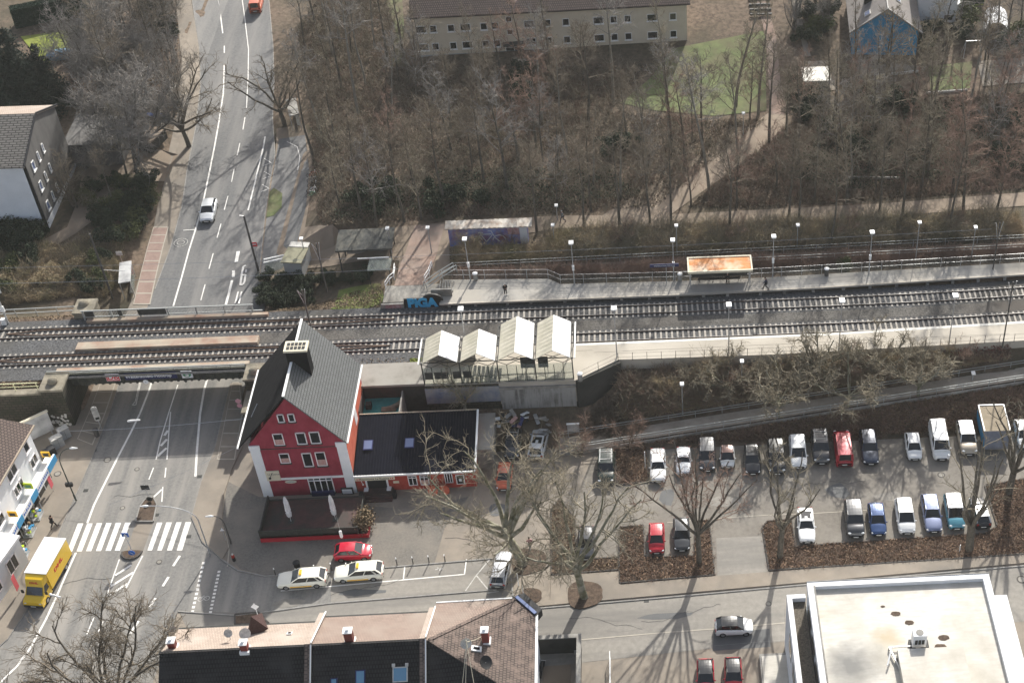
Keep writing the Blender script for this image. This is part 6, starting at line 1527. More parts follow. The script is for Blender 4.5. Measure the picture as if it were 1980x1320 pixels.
k = g(580, 520); e = empty('kiosk', k, R(-8), 'small kiosk with an olive-grey flat roof on the north square', 'kiosk'); MB().box(-1.1, -1.9, 0, 1.1, 1.7, 2.5).build('wall', 'cab_grey', e); MB().box(-1.3, -2.1, 2.5, 1.3, 1.0, 2.65).build('roof', 'olive_roof', e); MB().box(-1.2, 1.0, 2.6, 1.2, 2.0, 2.72).build('roof_panel', 'worn_line', e)
e = empty('glass_barrier', g(552, 532), R(8), 'long shelter with thin white roof edge at the top of the ivy slope', 'shelter'); b = MB(); b.beam((-2.2, 0, 2.3), (1.9, .3, 2.6), .12); b.beam((-2.2, .6, 2.35), (1.9, .9, 2.65), .12); b.build('roof_edge', 'white_metal', e); MB().box(-2.1, .1, .2, 1.8, .14, 2.2).build('pane', 'pane_glass', e)
for x in (-2.1, 1.8): MB().beam((x, .1, -.4), (x, .2, 2.4), .09).build('post', 'galv', e)
e = empty('glass_shelter', g(740, 540), 0, 'small glass shelter with white front rail beside the platform access', 'shelter'); MB().box(-1.4, -1.0, 2.1, 1.3, 1.3, 2.2).build('roof', 'pane_glass', e); MB().beam((-2.8, 1.3, 2.25), (.9, 1.3, 2.3), .12).build('front_rail', 'white_metal', e)
for q in ((-1.3, -.9), (1.2, -.9), (1.2, 1.2), (-1.3, 1.2)): MB().beam((*q, -.4), (*q, 2.1), .08).build('post', 'steel_dark', e)
for i, (px, py) in enumerate(((607, 500), (660, 505), (470, 540), (622, 455))): pass
# bicycles parked at the wood edge
def bicycle(p, rz, lb, m, lean=.1):
    e = empty('bicycle', p, rz, lb, 'bicycle', 'bicycles parked at the edge of the wood'); e.rotation_euler.x = lean
    for x in (-.52, .52):
        b = MB()
        for i in range(16): a, c = 2 * PI * i / 16, 2 * PI * (i + 1) / 16; b.beam((x + .33 * math.cos(a), 0, .34 + .33 * math.sin(a)), (x + .33 * math.cos(c), 0, .34 + .33 * math.sin(c)), .045, .045, up=(0, 1, 0))
        for i in range(6): a = PI * i / 6; b.beam((x + .32 * math.cos(a), 0, .34 + .32 * math.sin(a)), (x - .32 * math.cos(a), 0, .34 - .32 * math.sin(a)), .01)
        b.build('wheel', 'tyre', e)
    b = MB()
    for q in ((-.52, .34, -.15, .82), (-.15, .82, .38, .85), (-.15, .82, -.05, .32), (-.05, .32, .38, .85), (-.52, .34, -.05, .32), (.38, .95, .52, .34)): b.beam((q[0], 0, q[1]), (q[2], 0, q[3]), .045)
    b.build('frame', m, e); MB().box(-.3, -.07, .92, -.05, .07, .98).build('saddle', 'black', e); MB().beam((.36, -.28, 1.0), (.36, .28, 1.0), .035).build('handlebar', 'galv', e)
for i, (px, py, m, lb) in enumerate(((606, 342, 'brick_red_paint', 'reddish bicycle at the far end of the row by the wood'), (607, 352, 'galv', 'silver bicycle with large wheels in the row by the wood'), (608, 362, 'black', 'black bicycle in the middle of the row by the wood'), (606, 372, 'white_metal', 'white bicycle near the lower end of the row'), (605, 381, 'sign_green', 'green bicycle at the near end of the row by the wood'))):
    bicycle(g(px, py), .15 + .1 * (i % 2), lb, m)

# ================================================================== OTHER BUILDINGS NORTH
wh = empty('apartment_house', (-76.4, 153.8, 1.6), 0, 'house with white front and slate grey gable wall with nine small windows, far left', 'house')
FWz, DPT = 24, 13.2; ez = 11.4
zt = 11.6
MB().box(-FWz, 0, 0, -.05, DPT, ez).build('wall', 'grey_white_plaster', wh)
mat('slate_wall', (.105, .10, .095), .9, (.14, .135, .128), 1.0, stretch=(1, 1, .3))
b = MB(); b.v = [(0, 0, 1.3), (0, DPT, 2.2), (0, DPT, ez), (0, DPT * .545, ez + 2.55), (0, 0, ez)]; b.v += [(-.3, y, z) for x, y, z in b.v]; b.f = [(0, 1, 2, 3, 4), (9, 8, 7, 6, 5)] + [(k, k + 5, (k + 1) % 5 + 5, (k + 1) % 5) for k in range(5)]; b.mi = [0] * 7
o = b.build('gable_wall', 'slate_wall', wh); bm = bmesh.new(); bm.from_mesh(o.data); bmesh.ops.recalc_face_normals(bm, faces=bm.faces); bm.to_mesh(o.data); bm.free()
MB().box(-.3, 0, 0, .02, DPT + 5, 2.4).build('base_wall', 'white_plaster', wh)
roof_y(wh, 'front_roof_slope', -FWz, .15, DPT * .545, ez + 2.7, -.5, ez - .1, 'roof_slope_grey', .2); roof_y(wh, 'rear_roof_slope', -FWz, .15, DPT * .545, ez + 2.7, DPT + .5, ez - .1, 'roof_beige', .2)
b = MB(); b.beam((.2, DPT * .545, ez + 2.75), (.2, -.5, ez), .14, .2); b.beam((.2, DPT * .545, ez + 2.75), (.2, DPT + .4, ez), .14, .2); b.beam((.1, -.05, 0), (.1, -.05, ez), .14); b.build('verge_and_downpipe', 'trim', wh)
for r_ in range(3):
    for c_i in range(3):
        y = 2.3 + c_i * 1.9 + (0 if c_i else -.2); z = 9.3 - r_ * 3.1 if r_ else 9.6
        window(wh, (0.0, y, 9.7 - r_ * 3.0), .55 if c_i else .9, 1.3 if c_i < 2 else 1.2, rz=R(90), glass='glass_sky', fm='white_metal', sill='white_metal', depth=.1)
e = empty('garage_annex', (-76.1, 167.2, 2.2), 0, 'grey lower side building with slanted roof behind the slate gable', 'building'); MB().box(-1, 0, 0, 6.0, 7.0, 4.6).build('wall', 'slate_wall', e); MB().box(-1.2, -.2, 4.6, 6.3, 7.2, 4.8).build('roof', 'slate_wall', e)
e = empty('bin_enclosure', g(297, 280), R(-18), 'stone bin enclosure with flat lid beside the west pavement', 'enclosure'); MB().box(-1.0, -2.0, 0, 1.0, 2.0, 1.5).build('wall', 'concrete_dark', e); MB().box(-1.05, -2.0, 1.5, 1.05, 2.1, 1.62).build('roof', 'path_dirt', e)
for (px, lb) in (((297, 238), 'left blue-lidded waste container by the enclosure'), ((315, 238), 'right blue-lidded waste container by the enclosure')):
    e = empty('waste_container', g(*px), R(-8), lb, 'waste container', 'blue-lidded waste containers'); MB().box(-.6, -.5, .1, .6, .5, 1.1).build('body', 'black', e); b = MB(); b.tube([(-.62, 0, 1.05), (.62, 0, 1.05)], .5, 12); b.build('lid', 'sign_blue', e)
# long cream block at the top
bbx = empty('apartment_block', (-32.2, 186.5, 7.0), R(2.6), 'long cream two-storey apartment block behind the bare wood', 'building')
mat('cream_render', (.56, .50, .39), .9, (.62, .56, .45), .6); BL = 38.5
MB().box(0, 0, -1, BL, 10, 6.9).build('wall', 'cream_render', bbx); MB().box(-.02, -.04, -1, BL + .02, -.0, .6).build('plinth', 'cab_grey', bbx)
roof_y(bbx, 'front_roof_slope', -.5, BL + .5, 5.0, 9.9, -.7, 6.9, 'roof_dark_tile', .2); roof_y(bbx, 'rear_roof_slope', -.5, BL + .5, 5.0, 9.9, 10.7, 6.9, 'roof_dark_tile', .2)
random.seed(4)
xs_ = [.8, 2.5, 5.0, 7.0, 9.6, 11.2, 16.0, 18.6, 21.2, 25.8, 28.0, 30.0, 33.5, 36.5]
for k, x in enumerate(xs_):
    for r_ in range(2): window(bbx, (x, 0, 1.9 + r_ * 2.8), 1.5 if k % 3 == 0 else 1.0, 1.15, glass='glass_dark', fm='white_metal', depth=.07, sill='white_metal')
window(bbx, (13.2, 0, 3.6), .9, .9, fm='white_metal'); window(bbx, (13.2, 0, 5.6), .9, .9, fm='white_metal')
dr = window(bbx, (13.6, 0, .6), 2.6, 2.0, mull=2, trans=True, fm='white_metal', name='entrance'); MB().box(12.1, -1.2, 1.9, 15.1, 0, 2.05).build('porch_roof', 'steel_dark', bbx)
# blue house
bh = empty('blue_house', (34.4, 183.6, 6.6), R(-4), 'house with bright blue gable wall and grey tiled roof, upper right', 'house')
mat('blue_wall', (.03, .22, .42), .85, (.045, .27, .50), .8); mat('roof_grey_brown', (.17, .155, .145), .85, (.22, .20, .185), 1.5)
bw, bd = 9.4, 12
wall_poly('front_wall', [(-bw / 2, -1), (bw / 2, -1), (bw / 2, 4.2), (0, 7.6), (-bw / 2, 4.2)], .3, 'blue_wall', bh); MB().box(-bw / 2, .3, -1, bw / 2, bd, 4.1).build('wall', 'blue_wall', bh)
roof_slab(bh, 'roof_slope', 0, 8.0, bw / 2 + .5, 4.2, -.5, bd + .4, .2, 'roof_grey_brown'); roof_slab(bh, 'roof_slope', 0, 8.0, -bw / 2 - .5, 4.2, -.5, bd + .4, .2, 'roof_grey_brown')
b = MB(); b.beam((0, -.5, 8.05), (bw / 2 + .5, -.5, 4.25), .12, .12); b.beam((0, -.5, 8.05), (-bw / 2 - .5, -.5, 4.25), .12, .12); b.beam((0, -.5, 8.1), (0, bd, 8.1), .14, .1); b.build('verge_boards', 'worn_line', bh)
b = MB(); b.box(-2.9, 4.5, 6.0, -1.8, 5.6, 8.7); o = b.build('chimney', 'black', bh); MB().box(-3.05, 4.35, 8.7, -1.65, 5.75, 8.9).build('chimney_cap', 'worn_line', o)
for (x, y, w_, l_) in ((1.9, 5.0, .9, 1.8), (-2.6, 1.6, 1.0, 1.2)):
    sgn = 1 if x > 0 else -1; z = 8.0 - abs(x) * 3.8 / (bw / 2 + .5); o = MB().box(-w_ / 2, -l_ / 2, 0, w_ / 2, l_ / 2, .12).build('skylight', 'worn_line', bh); o.location = (x, y, z + .02); o.rotation_euler.y = sgn * math.atan(3.8 / (bw / 2 + .5)); MB().box(-w_ / 2 + .12, -l_ / 2 + .12, .12, w_ / 2 - .12, l_ / 2 - .12, .14).build('skylight_pane', 'glass_sky', o)
window(bh, (-bw / 2, 3.5, 2.2), 1.6, 2.2, rz=R(-90), fm='white_metal')
MB().beam((.0, -.05, 4.2), (0, -.05, 7.5), .07).build('flue_pipe', 'worn_line', bh)
e = empty('storage_shed', g(1576, 172), 0, 'small shed with a pale flat roof in the garden left of the blue house', 'shed'); MB().box(-1.7, -1.6, 0, 1.7, 1.8, 2.2).build('wall', 'cream_render', e); MB().box(-1.9, -1.8, 2.2, 1.9, 2.0, 2.35).build('roof', 'platform_edge', e)
e = empty('white_house', (43.6, 190.6, 7.7), R(-6), 'white rendered house right behind the blue house at the top edge', 'house'); MB().box(-3.3, 0, -1, 2.3, 10, 7.0).build('wall', 'white_plaster', e); roof_slab(e, 'roof_slope', -2.6, 9.4, .4, 7.1, -.4, 10.5, .2, 'roof_brown'); roof_slab(e, 'roof_slope', -2.6, 9.4, -3.6, 8.4, -.4, 10.5, .2, 'roof_brown'); MB().box(2.3, 1.0, -1, 3.4, 3.5, 2.8).build('porch', 'white_plaster', e)
window(e, (1.2, 0, 1.2), 1.4, 1.0)
e = empty('glasshouse', g(1925, 50), R(-10), 'white sheeted garden tunnel at the upper right', 'greenhouse'); b = MB(); n = 8
for i in range(n): a, c = PI * i / n, PI * (i + 1) / n; b.quad((1.8 * math.cos(a), -2.5, 1.9 * math.sin(a)), (1.8 * math.cos(c), -2.5, 1.9 * math.sin(c)), (1.8 * math.cos(c), 2.5, 1.9 * math.sin(c)), (1.8 * math.cos(a), 2.5, 1.9 * math.sin(a)))
b.build('sheeting', 'white_plaster', e)
e = empty('pale_house', (-122, 218, 4.5), R(4), 'pale blue-grey building cut by the top left corner', 'building'); MB().box(-10, 0, 0, 10.5, 12, 9.5).build('wall', 'grey_white_plaster', e); MB().box(-10.4, -.4, 9.5, 11, 12.4, 9.8).build('roof', 'white_plaster', e)
e = empty('play_goal', g(1878, 108), 0, 'grey metal frame of a garden swing at the upper right', 'swing'); b = MB()
for q in ((-1.3, -.8, -1.0, .0), (-1.3, .8, -1.0, 0), (1.3, -.8, 1.0, 0), (1.3, .8, 1.0, 0)): b.beam((q[0], q[1], 0), (q[2], q[3], 2.4), .08)
b.beam((-1, 0, 2.4), (1, 0, 2.4), .08); b.build('frame', 'galv', e)
# fence along the garden boundary
for (a, c, lb, m, hh) in (((1655, 152), (1780, 140), 'white garden edging below the blue house terrace', 'worn_line', .35), ((1640, 345), (1740, 346), 'pale timber rail lying in the wood near the path', 'worn_line', .3), ((1790, 182), (1870, 176), 'pale garden kerb in front of the lawn at the upper right', 'worn_line', .3)):
    P, Q = g(*a), g(*c); b = MB(); n = 6
    for i in range(n):
        u = P.lerp(Q, i / n); v = P.lerp(Q, (i + 1) / n); u.z = h(u.x, u.y) + hh / 2; v.z = h(v.x, v.y) + hh / 2; b.beam(u, v, .2, hh)
    tagp(b.build('garden_edging', m), lb, 'edging')
# steps on the upper path
e = empty('path_steps', g(1470, 20), 0, 'timber steps on the brick path at the top', 'steps')
for i in range(4): MB().box(-1.6, -1.6 + i * 1.3, 0, 1.6, -1.3 + i * 1.3, .25 + i * .1).build('step', 'steel_dark', e)
# container / tipper trailer in the car park
e = empty('box_trailer', (36.6, 112.7, 0), R(-1.5), 'tall blue-sided open trailer with a white rimmed canvas top in the car park', 'trailer')
MB().box(-1.4, -2.3, .6, 1.4, 2.2, 1.9).build('side_panels', 'blue_wall', e); mat('tarp_tan', (.24, .20, .14), .9, (.30, .25, .18), 1); MB().box(-1.38, -1.9, 1.9, 1.38, 2.1, 2.7).build('canvas_top', 'tarp_tan', e)
b = MB(); b.beam((-1.4, -1.9, 2.72), (-1.4, 2.15, 2.72), .12); b.beam((-1.4, 2.15, 2.72), (1.4, 2.15, 2.72), .12); b.beam((1.4, 2.15, 2.72), (1.4, -1.9, 2.72), .12); b.build('white_rim', 'white_metal', e)
mat('tarp_grey', (.13, .14, .17), .7, (.20, .21, .24), 2); b = MB(); b.v = [(-1.4, -2.9, 1.2), (1.4, -2.9, 1.2), (1.4, -1.9, 2.7), (-1.4, -1.9, 2.7)]; b.v += [(x, y, z - .3) for x, y, z in b.v]; b.f = [(0, 1, 2, 3), (7, 6, 5, 4), (0, 4, 5, 1), (1, 5, 6, 2), (2, 6, 7, 3), (3, 7, 4, 0)]; b.mi = [0] * 6; b.build('sloping_cover', 'tarp_grey', e)
for x in (-1.25, 1.25):
    for y in (-1.2, .9): b = MB(); b.tube([(x - .12, y, .38), (x + .12, y, .38)], .38, 14); b.build('wheel', 'tyre', e)
# ================================================================== VEHICLES
def paint(name, c, metal=.0, rough=.28):
    if name in MATS: return name
    m = bpy.data.materials.new(name); m.use_nodes = True; MATS[name] = m; b = m.node_tree.nodes['Principled BSDF']
    b.inputs['Base Color'].default_value = (*c, 1); b.inputs['Metallic'].default_value = metal; b.inputs['Roughness'].default_value = rough
    b.inputs['Coat Weight'].default_value = .6; b.inputs['Coat Roughness'].default_value = .06
    n = m.node_tree.nodes; t = n.new('ShaderNodeTexNoise'); t.inputs['Scale'].default_value = 2.5; t.inputs['Detail'].default_value = 5
    r = n.new('ShaderNodeMapRange'); r.inputs[3].default_value = rough - .06; r.inputs[4].default_value = rough + .2
    m.node_tree.links.new(t.outputs[0], r.inputs[0]); m.node_tree.links.new(r.outputs[0], b.inputs['Roughness'])
    return name
for n_, c, mt in (('p_white', (.78, .78, .76), 0), ('p_silver', (.48, .49, .50), .5), ('p_ltsilver', (.62, .64, .65), .3), ('p_black', (.012, .013, .015), 0), ('p_anthracite', (.05, .052, .056), .3), ('p_darkblue', (.015, .025, .05), .2), ('p_blue', (.03, .065, .17), .3), ('p_greyblue', (.16, .19, .30), .4), ('p_turq', (.10, .30, .38), .4), ('p_red', (.42, .012, .025), 0), ('p_crimson', (.48, .006, .03), 0), ('p_vanred', (.36, .015, .03), .1), ('p_beige', (.38, .33, .26), .2), ('p_taxi', (.76, .74, .64), 0), ('p_orange', (.50, .10, .04), 0), ('p_yellow', (.82, .52, .01), 0), ('p_green', (.012, .025, .018), .1), ('p_brown', (.13, .06, .045), .2)):
    paint(n_, c, mt)
# type: L, W, H, hood height, cowl x, roof start, roof end, tail glass base x, deck height, belt front, belt rear, ground clearance
CT = {
 'hatch':  (4.05, 1.74, 1.46, .78, 1.05, 1.85, 3.35, 3.90, 1.02, .93, 1.02),
 'small':  (3.65, 1.66, 1.47, .80, .85, 1.55, 3.00, 3.52, 1.00, .94, 1.02),
 'micro':  (2.70, 1.58, 1.53, .82, .50, 1.20, 2.25, 2.62, .98, .98, 1.02),
 'estate': (4.85, 1.84, 1.46, .80, 1.42, 2.25, 4.25, 4.75, .98, .93, .98),
 'saloon': (4.60, 1.74, 1.40, .80, 1.35, 2.05, 3.25, 3.85, .98, .92, .95),
 'coupe':  (4.45, 1.78, 1.34, .78, 1.35, 2.15, 3.05, 3.80, .95, .90, .94),
 'mpv':    (4.45, 1.84, 1.66, .90, .95, 1.85, 3.85, 4.30, 1.05, 1.0, 1.08),
 'suv':    (4.65, 1.88, 1.72, 1.02, 1.25, 1.95, 4.05, 4.50, 1.12, 1.05, 1.12),
 'van':    (4.95, 1.92, 1.95, 1.05, .75, 1.50, 4.75, 4.90, 1.15, 1.12, 1.15),
 'roadster': (3.85, 1.68, 1.25, .74, 1.35, 1.85, 2.45, 2.95, .86, .84, .88),
}
TYRE = {}
def car_meshes(kind):
    L, Wd, H, hh, xc, xr0, xr1, xt, dk, b0, b1 = CT[kind]; hw_ = Wd / 2
    # lower body: loft of rings along x (front at x=0)
    st = [(-.0, .32, .58, .62), (.06, .24, .70, .80), (.25, .20, hh - .04, .92), (.6, .19, hh + .03, .985), (xc * .75, .19, hh + .09, 1.0), (xc + .05, .19, b0, 1.0), ((xc + xt) / 2, .19, (b0 + b1) / 2, 1.0), (xt - .15, .19, b1 - .01, .985), (xt + (L - xt) * .45, .20, dk - .02, .955), (L - .08, .26, dk - .09, .89), (L, .36, .74, .78)]
    b = MB(); rows = []
    for x, zb, zt, k in st:
        w2 = hw_ * k
        prof = [(-w2 * .90, zb), (-w2 * .985, zb + .12), (-w2, zb + (zt - zb) * .45), (-w2 * .985, zt - .16), (-w2 * .93, zt - .04), (-w2 * .80, zt), (0, zt + .03 * k), (w2 * .80, zt), (w2 * .93, zt - .04), (w2 * .985, zt - .16), (w2, zb + (zt - zb) * .45), (w2 * .985, zb + .12), (w2 * .90, zb)]
        rows.append([(x, y, z) for y, z in prof])
    n = len(rows[0]); b.v = [p for r in rows for p in r]
    for i in range(len(rows) - 1):
        for j in range(n - 1): b.f.append((i * n + j, i * n + j + 1, (i + 1) * n + j + 1, (i + 1) * n + j)); b.mi.append(0)
        b.f.append((i * n, (i + 1) * n, (i + 1) * n + n - 1, i * n + n - 1)); b.mi.append(0)
    b.f.append(tuple(range(n))); b.mi.append(0); e = (len(rows) - 1) * n; b.f.append(tuple(e + j for j in reversed(range(n)))); b.mi.append(0)
    body = b
    # greenhouse
    tw = hw_ * (.70 if kind not in ('van', 'suv', 'mpv') else .78); bw_ = hw_ * .90
    gb = MB(); g0 = [(xc, -bw_ * .93, b0 - .02), (xc, bw_ * .93, b0 - .02), (xr0, tw, H - .05), (xr0, -tw, H - .05)]
    r0 = [(xc + .02, bw_, b0), (xr0, tw, H - .05), (xr1, tw * .98, H - .06), (xt, bw_ * .93, b1 - .02)]
    gb.quad(*[(x, -y, z) for x, y, z in (r0[0], r0[1])], (xr0, tw, H - .05), (xc + .02, bw_, b0))
    gb.quad(*r0[::-1]); gb.quad(*[(x, -y, z) for x, y, z in r0])
    gb.quad((xr1, -tw * .98, H - .06), (xt, -bw_ * .93, b1 - .02), (xt, bw_ * .93, b1 - .02), (xr1, tw * .98, H - .06))
    # roof with camber
    rb = MB(); m_ = 5; nx = 5
    V_ = []
    for i in range(nx + 1):
        x = (xr0 - .04) + (xr1 + .08 - xr0) * i / nx; kx = math.sin(PI * i / nx) * .05
        for j in range(m_ + 1): y = (-tw + 2 * tw * j / m_) * 1.03; V_.append((x, y, H - .055 + kx + .045 * (1 - (y / tw) ** 2)))
    rb.v = V_
    for i in range(nx):
        for j in range(m_): a = i * (m_ + 1) + j; rb.f.append((a, a + m_ + 1, a + m_ + 2, a + 1)); rb.mi.append(0)
    # pillars
    for sg in (-1, 1):
        for a, c, w_ in (((xc + .02, bw_, b0), (xr0, tw, H - .04), .08), ((xr1, tw * .98, H - .05), (xt, bw_ * .93, b1), .16 if kind != 'van' else .3), ((xc + (xt - xc) * .47, bw_ * .995, (b0 + b1) / 2), ((xr0 + xr1) / 2, tw * 1.0, H - .04), .07), ((xr0, tw, H - .04), (xr1, tw * .98, H - .05), .07)):
            rb.beam((a[0], sg * a[1], a[2]), (c[0], sg * c[1], c[2]), w_, .05)
        if kind in ('estate', 'mpv', 'suv'): rb.beam((xr1 - .45, sg * tw, H - .05), (xt - .5, sg * bw_ * .98, b1), .12, .05)
        if kind == 'van':
            rb.quad(*([(2.3, sg * (bw_ + .02), b0 + .0), (xt - .1, sg * (bw_ * .95 + .02), b1 - .02), (xr1, sg * (tw + .02), H - .05), (2.3, sg * (tw + .02), H - .05)][::sg]))
    tr_ = MB()
    for sg in (-1, 1): tr_.box(.5, sg * hw_ * .96 - .02, .2, L - .4, sg * hw_ * .96 + .02, .32)
    tr_.box(-.03, -hw_ * .55, .26, .03, hw_ * .55, .42); tr_.box(.02, -hw_ * .35, .50, .06, hw_ * .35, .62); tr_.box(L - .04, -hw_ * .7, .3, L + .03, hw_ * .7, .44)
    hl = MB(); hl.sphere((0, 0, 0), .16, 8, 5, (.9, 1.15, .55)); tlm = MB(); tlm.box(-.05, -.11, -.13, .05, .11, .13)
    mr = MB(); mr.sphere((0, 0, 0), .11, 8, 5, (.6, 1.1, .75))
    return dict(body=body.mesh('body', ['p_white'], True), glass=gb.mesh('glass', 'glass_dark'), roof=rb.mesh('roof', ['p_white']), trim=tr_.mesh('trim', 'trim'), hl=hl.mesh('headlight', 'lamp_glass', True), tl=tlm.mesh('tail_light', 'tail_glass'), mr=mr.mesh('mirror', ['p_white'], True), pl=MB().box(-.012, -.26, -.055, .012, .26, .055).mesh('licence_plate', 'plate'))
def wheel_mesh():
    b = MB(); b.tube([(0, -.1, 0), (0, -.09, 0), (0, .09, 0), (0, .1, 0)], [.26, .32, .32, .26], 18); return b.mesh('wheel', 'tyre', False)
def rim_mesh():
    b = MB(); b.tube([(0, -.108, 0), (0, .108, 0)], .19, 10); return b.mesh('rim', 'rim')
WM, RM = wheel_mesh(), rim_mesh()
CM = {}; PAINTED = {}
def painted(kind, part, col):
    k = (kind, part, col)
    if k not in PAINTED:
        me = CM[kind][part].copy(); me.materials.clear(); me.materials.append(M(col)); PAINTED[k] = me
    return PAINTED[k]
def link(name, me, parent, loc=(0, 0, 0), rot=None):
    o = bpy.data.objects.new(name, me); COL.objects.link(o); o.parent = parent; o.location = loc
    if rot: o.rotation_euler = rot
    return o
def car(kind, col, p, heading, lb, roof=None, rails=False, sunroof=False, group='cars in the car park', cat='car', name='parked_car', sc=1.0, extra=None):
    """p: ground point below the middle; heading: direction the nose points, radians from +x"""
    if kind not in CM: CM[kind] = car_meshes(kind)
    L, Wd, H, hh, xc, xr0, xr1, xt, dk, b0, b1 = CT[kind]
    e = empty(name, (p[0], p[1], p[2]), heading + PI, lb, cat, group); e.scale = (sc, sc, sc)
    off_ = -L / 2
    link('body', painted(kind, 'body', col), e, (off_, 0, 0)); r = link('roof', painted(kind, 'roof', roof or col), e, (off_, 0, 0)); link('windows', CM[kind]['glass'], e, (off_, 0, 0)); link('trim', CM[kind]['trim'], e, (off_, 0, 0))
    wr = Wd / 2 - .10
    for x in (L * .19, L * .805):
        for sg in (-1, 1): w_ = link('wheel', WM, e, (off_ + x, sg * wr, .32)); link('rim', RM, w_)
    for sg in (-1, 1):
        link('headlight', CM[kind]['hl'], e, (off_ + .16, sg * (Wd / 2 - .26), hh - .17)); link('tail_light', CM[kind]['tl'], e, (off_ + L - .06, sg * (Wd / 2 - .24), dk - .2)); link('mirror', painted(kind, 'mr', col), e, (off_ + xc + .25, sg * (Wd / 2 + .03), b0 + .02))
    link('licence_plate', CM[kind]['pl'], e, (off_ - .035, 0, .42)); link('licence_plate', CM[kind]['pl'], e, (off_ + L + .035, 0, .55))
    if rails:
        b = MB()
        for sg in (-1, 1): b.beam((xr0 + .1, sg * Wd * .33, H + .05), (xr1, sg * Wd * .33, H + .04), .05, .04)
        for x in (xr0 + .5, xr1 - .5): b.beam((x, -Wd * .33, H + .05), (x, Wd * .33, H + .05), .05, .03)
        o = b.build('roof_rails', 'galv', e); o.location = (off_, 0, 0)
    if sunroof: o = MB().box(xr0 + .3, -Wd * .27, H - .0, xr0 + 1.25, Wd * .27, H + .035).build('sunroof', 'glass_dark', e); o.location = (off_, 0, 0)
    return e
def parked(kind, col, px, py, lb, up=False, rz=0.0, **k):
    """px,py: pixel of the near bumper on the ground; the car stands across the bay"""
    q = W(px, py, 0.03); L = CT[kind][0]; d = R(-90) - R(2.0) + rz
    dv = Vector((math.cos(d), math.sin(d), 0)); c = q - dv * (L / 2); 
    return car(kind, col, c, d + (PI if up else 0), lb, **k)
parked('suv', 'p_green', 1172, 941, 'dark green car with roof rails at the left end of the upper parking row', rails=True, rz=.02)
parked('saloon', 'p_white', 1273, 936, 'old white saloon in the upper row beside the small planting bed', rz=.02)
parked('roadster', 'p_ltsilver', 1322, 922, 'small pale silver coupe with round bonnet in the upper row')
parked('mpv', 'p_anthracite', 1368, 915, 'grey-black car half hidden by twigs, third from the white saloon')
parked('micro', 'p_white', 1407, 908, 'tiny white microcar with a brown roof in the upper row', roof='p_brown')
parked('hatch', 'p_black', 1456, 921, 'black car with bonnet stripe of light between microcar and dark sport utility car', sunroof=True)
parked('suv', 'p_black', 1503, 921, 'large black car behind the forked tree in the upper row')
parked('mpv', 'p_white', 1545, 909, 'white family car right of the large black car in the upper row')
parked('suv', 'p_anthracite', 1589, 901, 'black car with ribbed roof rails left of the red van', rails=True)
parked('van', 'p_vanred', 1633, 905, 'dark red van parked with its rear to the camera', up=True, cat='van', name='parked_van')
parked('estate', 'p_darkblue', 1684, 902, 'dark blue car right of the red van')
parked('small', 'p_white', 1769, 893, 'small white hatchback left of the big white van')
parked('van', 'p_white', 1821, 893, 'large white panel van in the upper parking row', cat='van', name='parked_van')
parked('suv', 'p_beige', 1874, 884, 'beige off-road car between white van and blue trailer', roof='p_white')
parked('hatch', 'p_white', 1984, 872, 'white car cut by the right edge beyond the blue trailer')
parked('coupe', 'p_white', 1561, 1053, 'white saloon with sunroof alone beside the lower planting bed', sunroof=True)
parked('suv', 'p_anthracite', 1655, 1043, 'dark grey car at the left of the lower row')
parked('hatch', 'p_blue', 1699, 1039, 'dark blue hatchback in the lower row')
parked('mpv', 'p_white', 1754, 1036, 'white car in the middle of the lower row')
parked('estate', 'p_greyblue', 1806, 1033, 'grey-blue estate in the lower row next to the turquoise car')
parked('mpv', 'p_turq', 1850, 1027, 'turquoise family car with roof rails in the lower row', rails=True, roof='p_silver')
parked('hatch', 'p_black', 1901, 1025, 'black car with a light rear window behind the right forked tree', up=True, roof='p_silver', rz=.05)
parked('small', 'p_red', 1270, 1074, 'red small car in the bay beside the tall forked tree', rz=.01)
parked('hatch', 'p_anthracite', 1319, 1069, 'dark grey hatchback next to the red small car', rz=.02)
parked('hatch', 'p_anthracite', 1132, 1086, 'grey car hidden behind the mossy plane tree')
parked('small', 'p_crimson', 1365, 1346, 'left of two red cars with black roof cut by the bottom edge', roof='p_black', group='red cars with black roofs')
parked('small', 'p_red', 1419, 1343, 'right of two red cars with dark roof cut by the bottom edge', roof='p_black', group='red cars with black roofs')
parked('hatch', 'p_anthracite', 990, 890, 'dark car with roof rails in the yard right of the restaurant wing', rails=True, group='cars behind the restaurant')
parked('estate', 'p_ltsilver', 1036, 892, 'silver car with a large open sunroof beside the yard fence', up=True, sunroof=True, rz=-.08, group='cars behind the restaurant')
parked('small', 'p_orange', 974, 952, 'orange-red small car under the bare plane tree', group='cars behind the restaurant')
def side_car(kind, col, px, py, head, lb, **k):
    """px,py: pixel on the ground at the middle of the near side"""
    q = W(px, py, .03); Wd = CT[kind][1]; nv = Vector((-math.sin(head), math.cos(head), 0)); 
    if nv.y < 0: nv = -nv
    return car(kind, col, q + nv * Wd / 2, head, lb, **k)
side_car('small', 'p_white', 1420, 1231, R(-.5), 'white hatchback with black roof driving along the side street', roof='p_black', group=None, name='driving_car')
for (x, y, lb) in ((584, 1139, 'front cream taxi estate with a yellow side stripe'), (694, 1126, 'rear cream taxi estate with a yellow side stripe')):
    e = side_car('estate', 'p_taxi', x, y, PI + R(1.5), lb, group='taxis waiting at the kerb', cat='taxi', name='taxi')
    MB().box(-.12, -.3, 1.46, .12, .3, 1.6).build('taxi_sign', 'sign_yellow', e); b = MB()
    for sg in (-1, 1): b.box(-1.1, sg * .925 - .006, .36, 1.0, sg * .925 + .006, .50)
    b.build('yellow_stripe', 'sign_yellow', e)
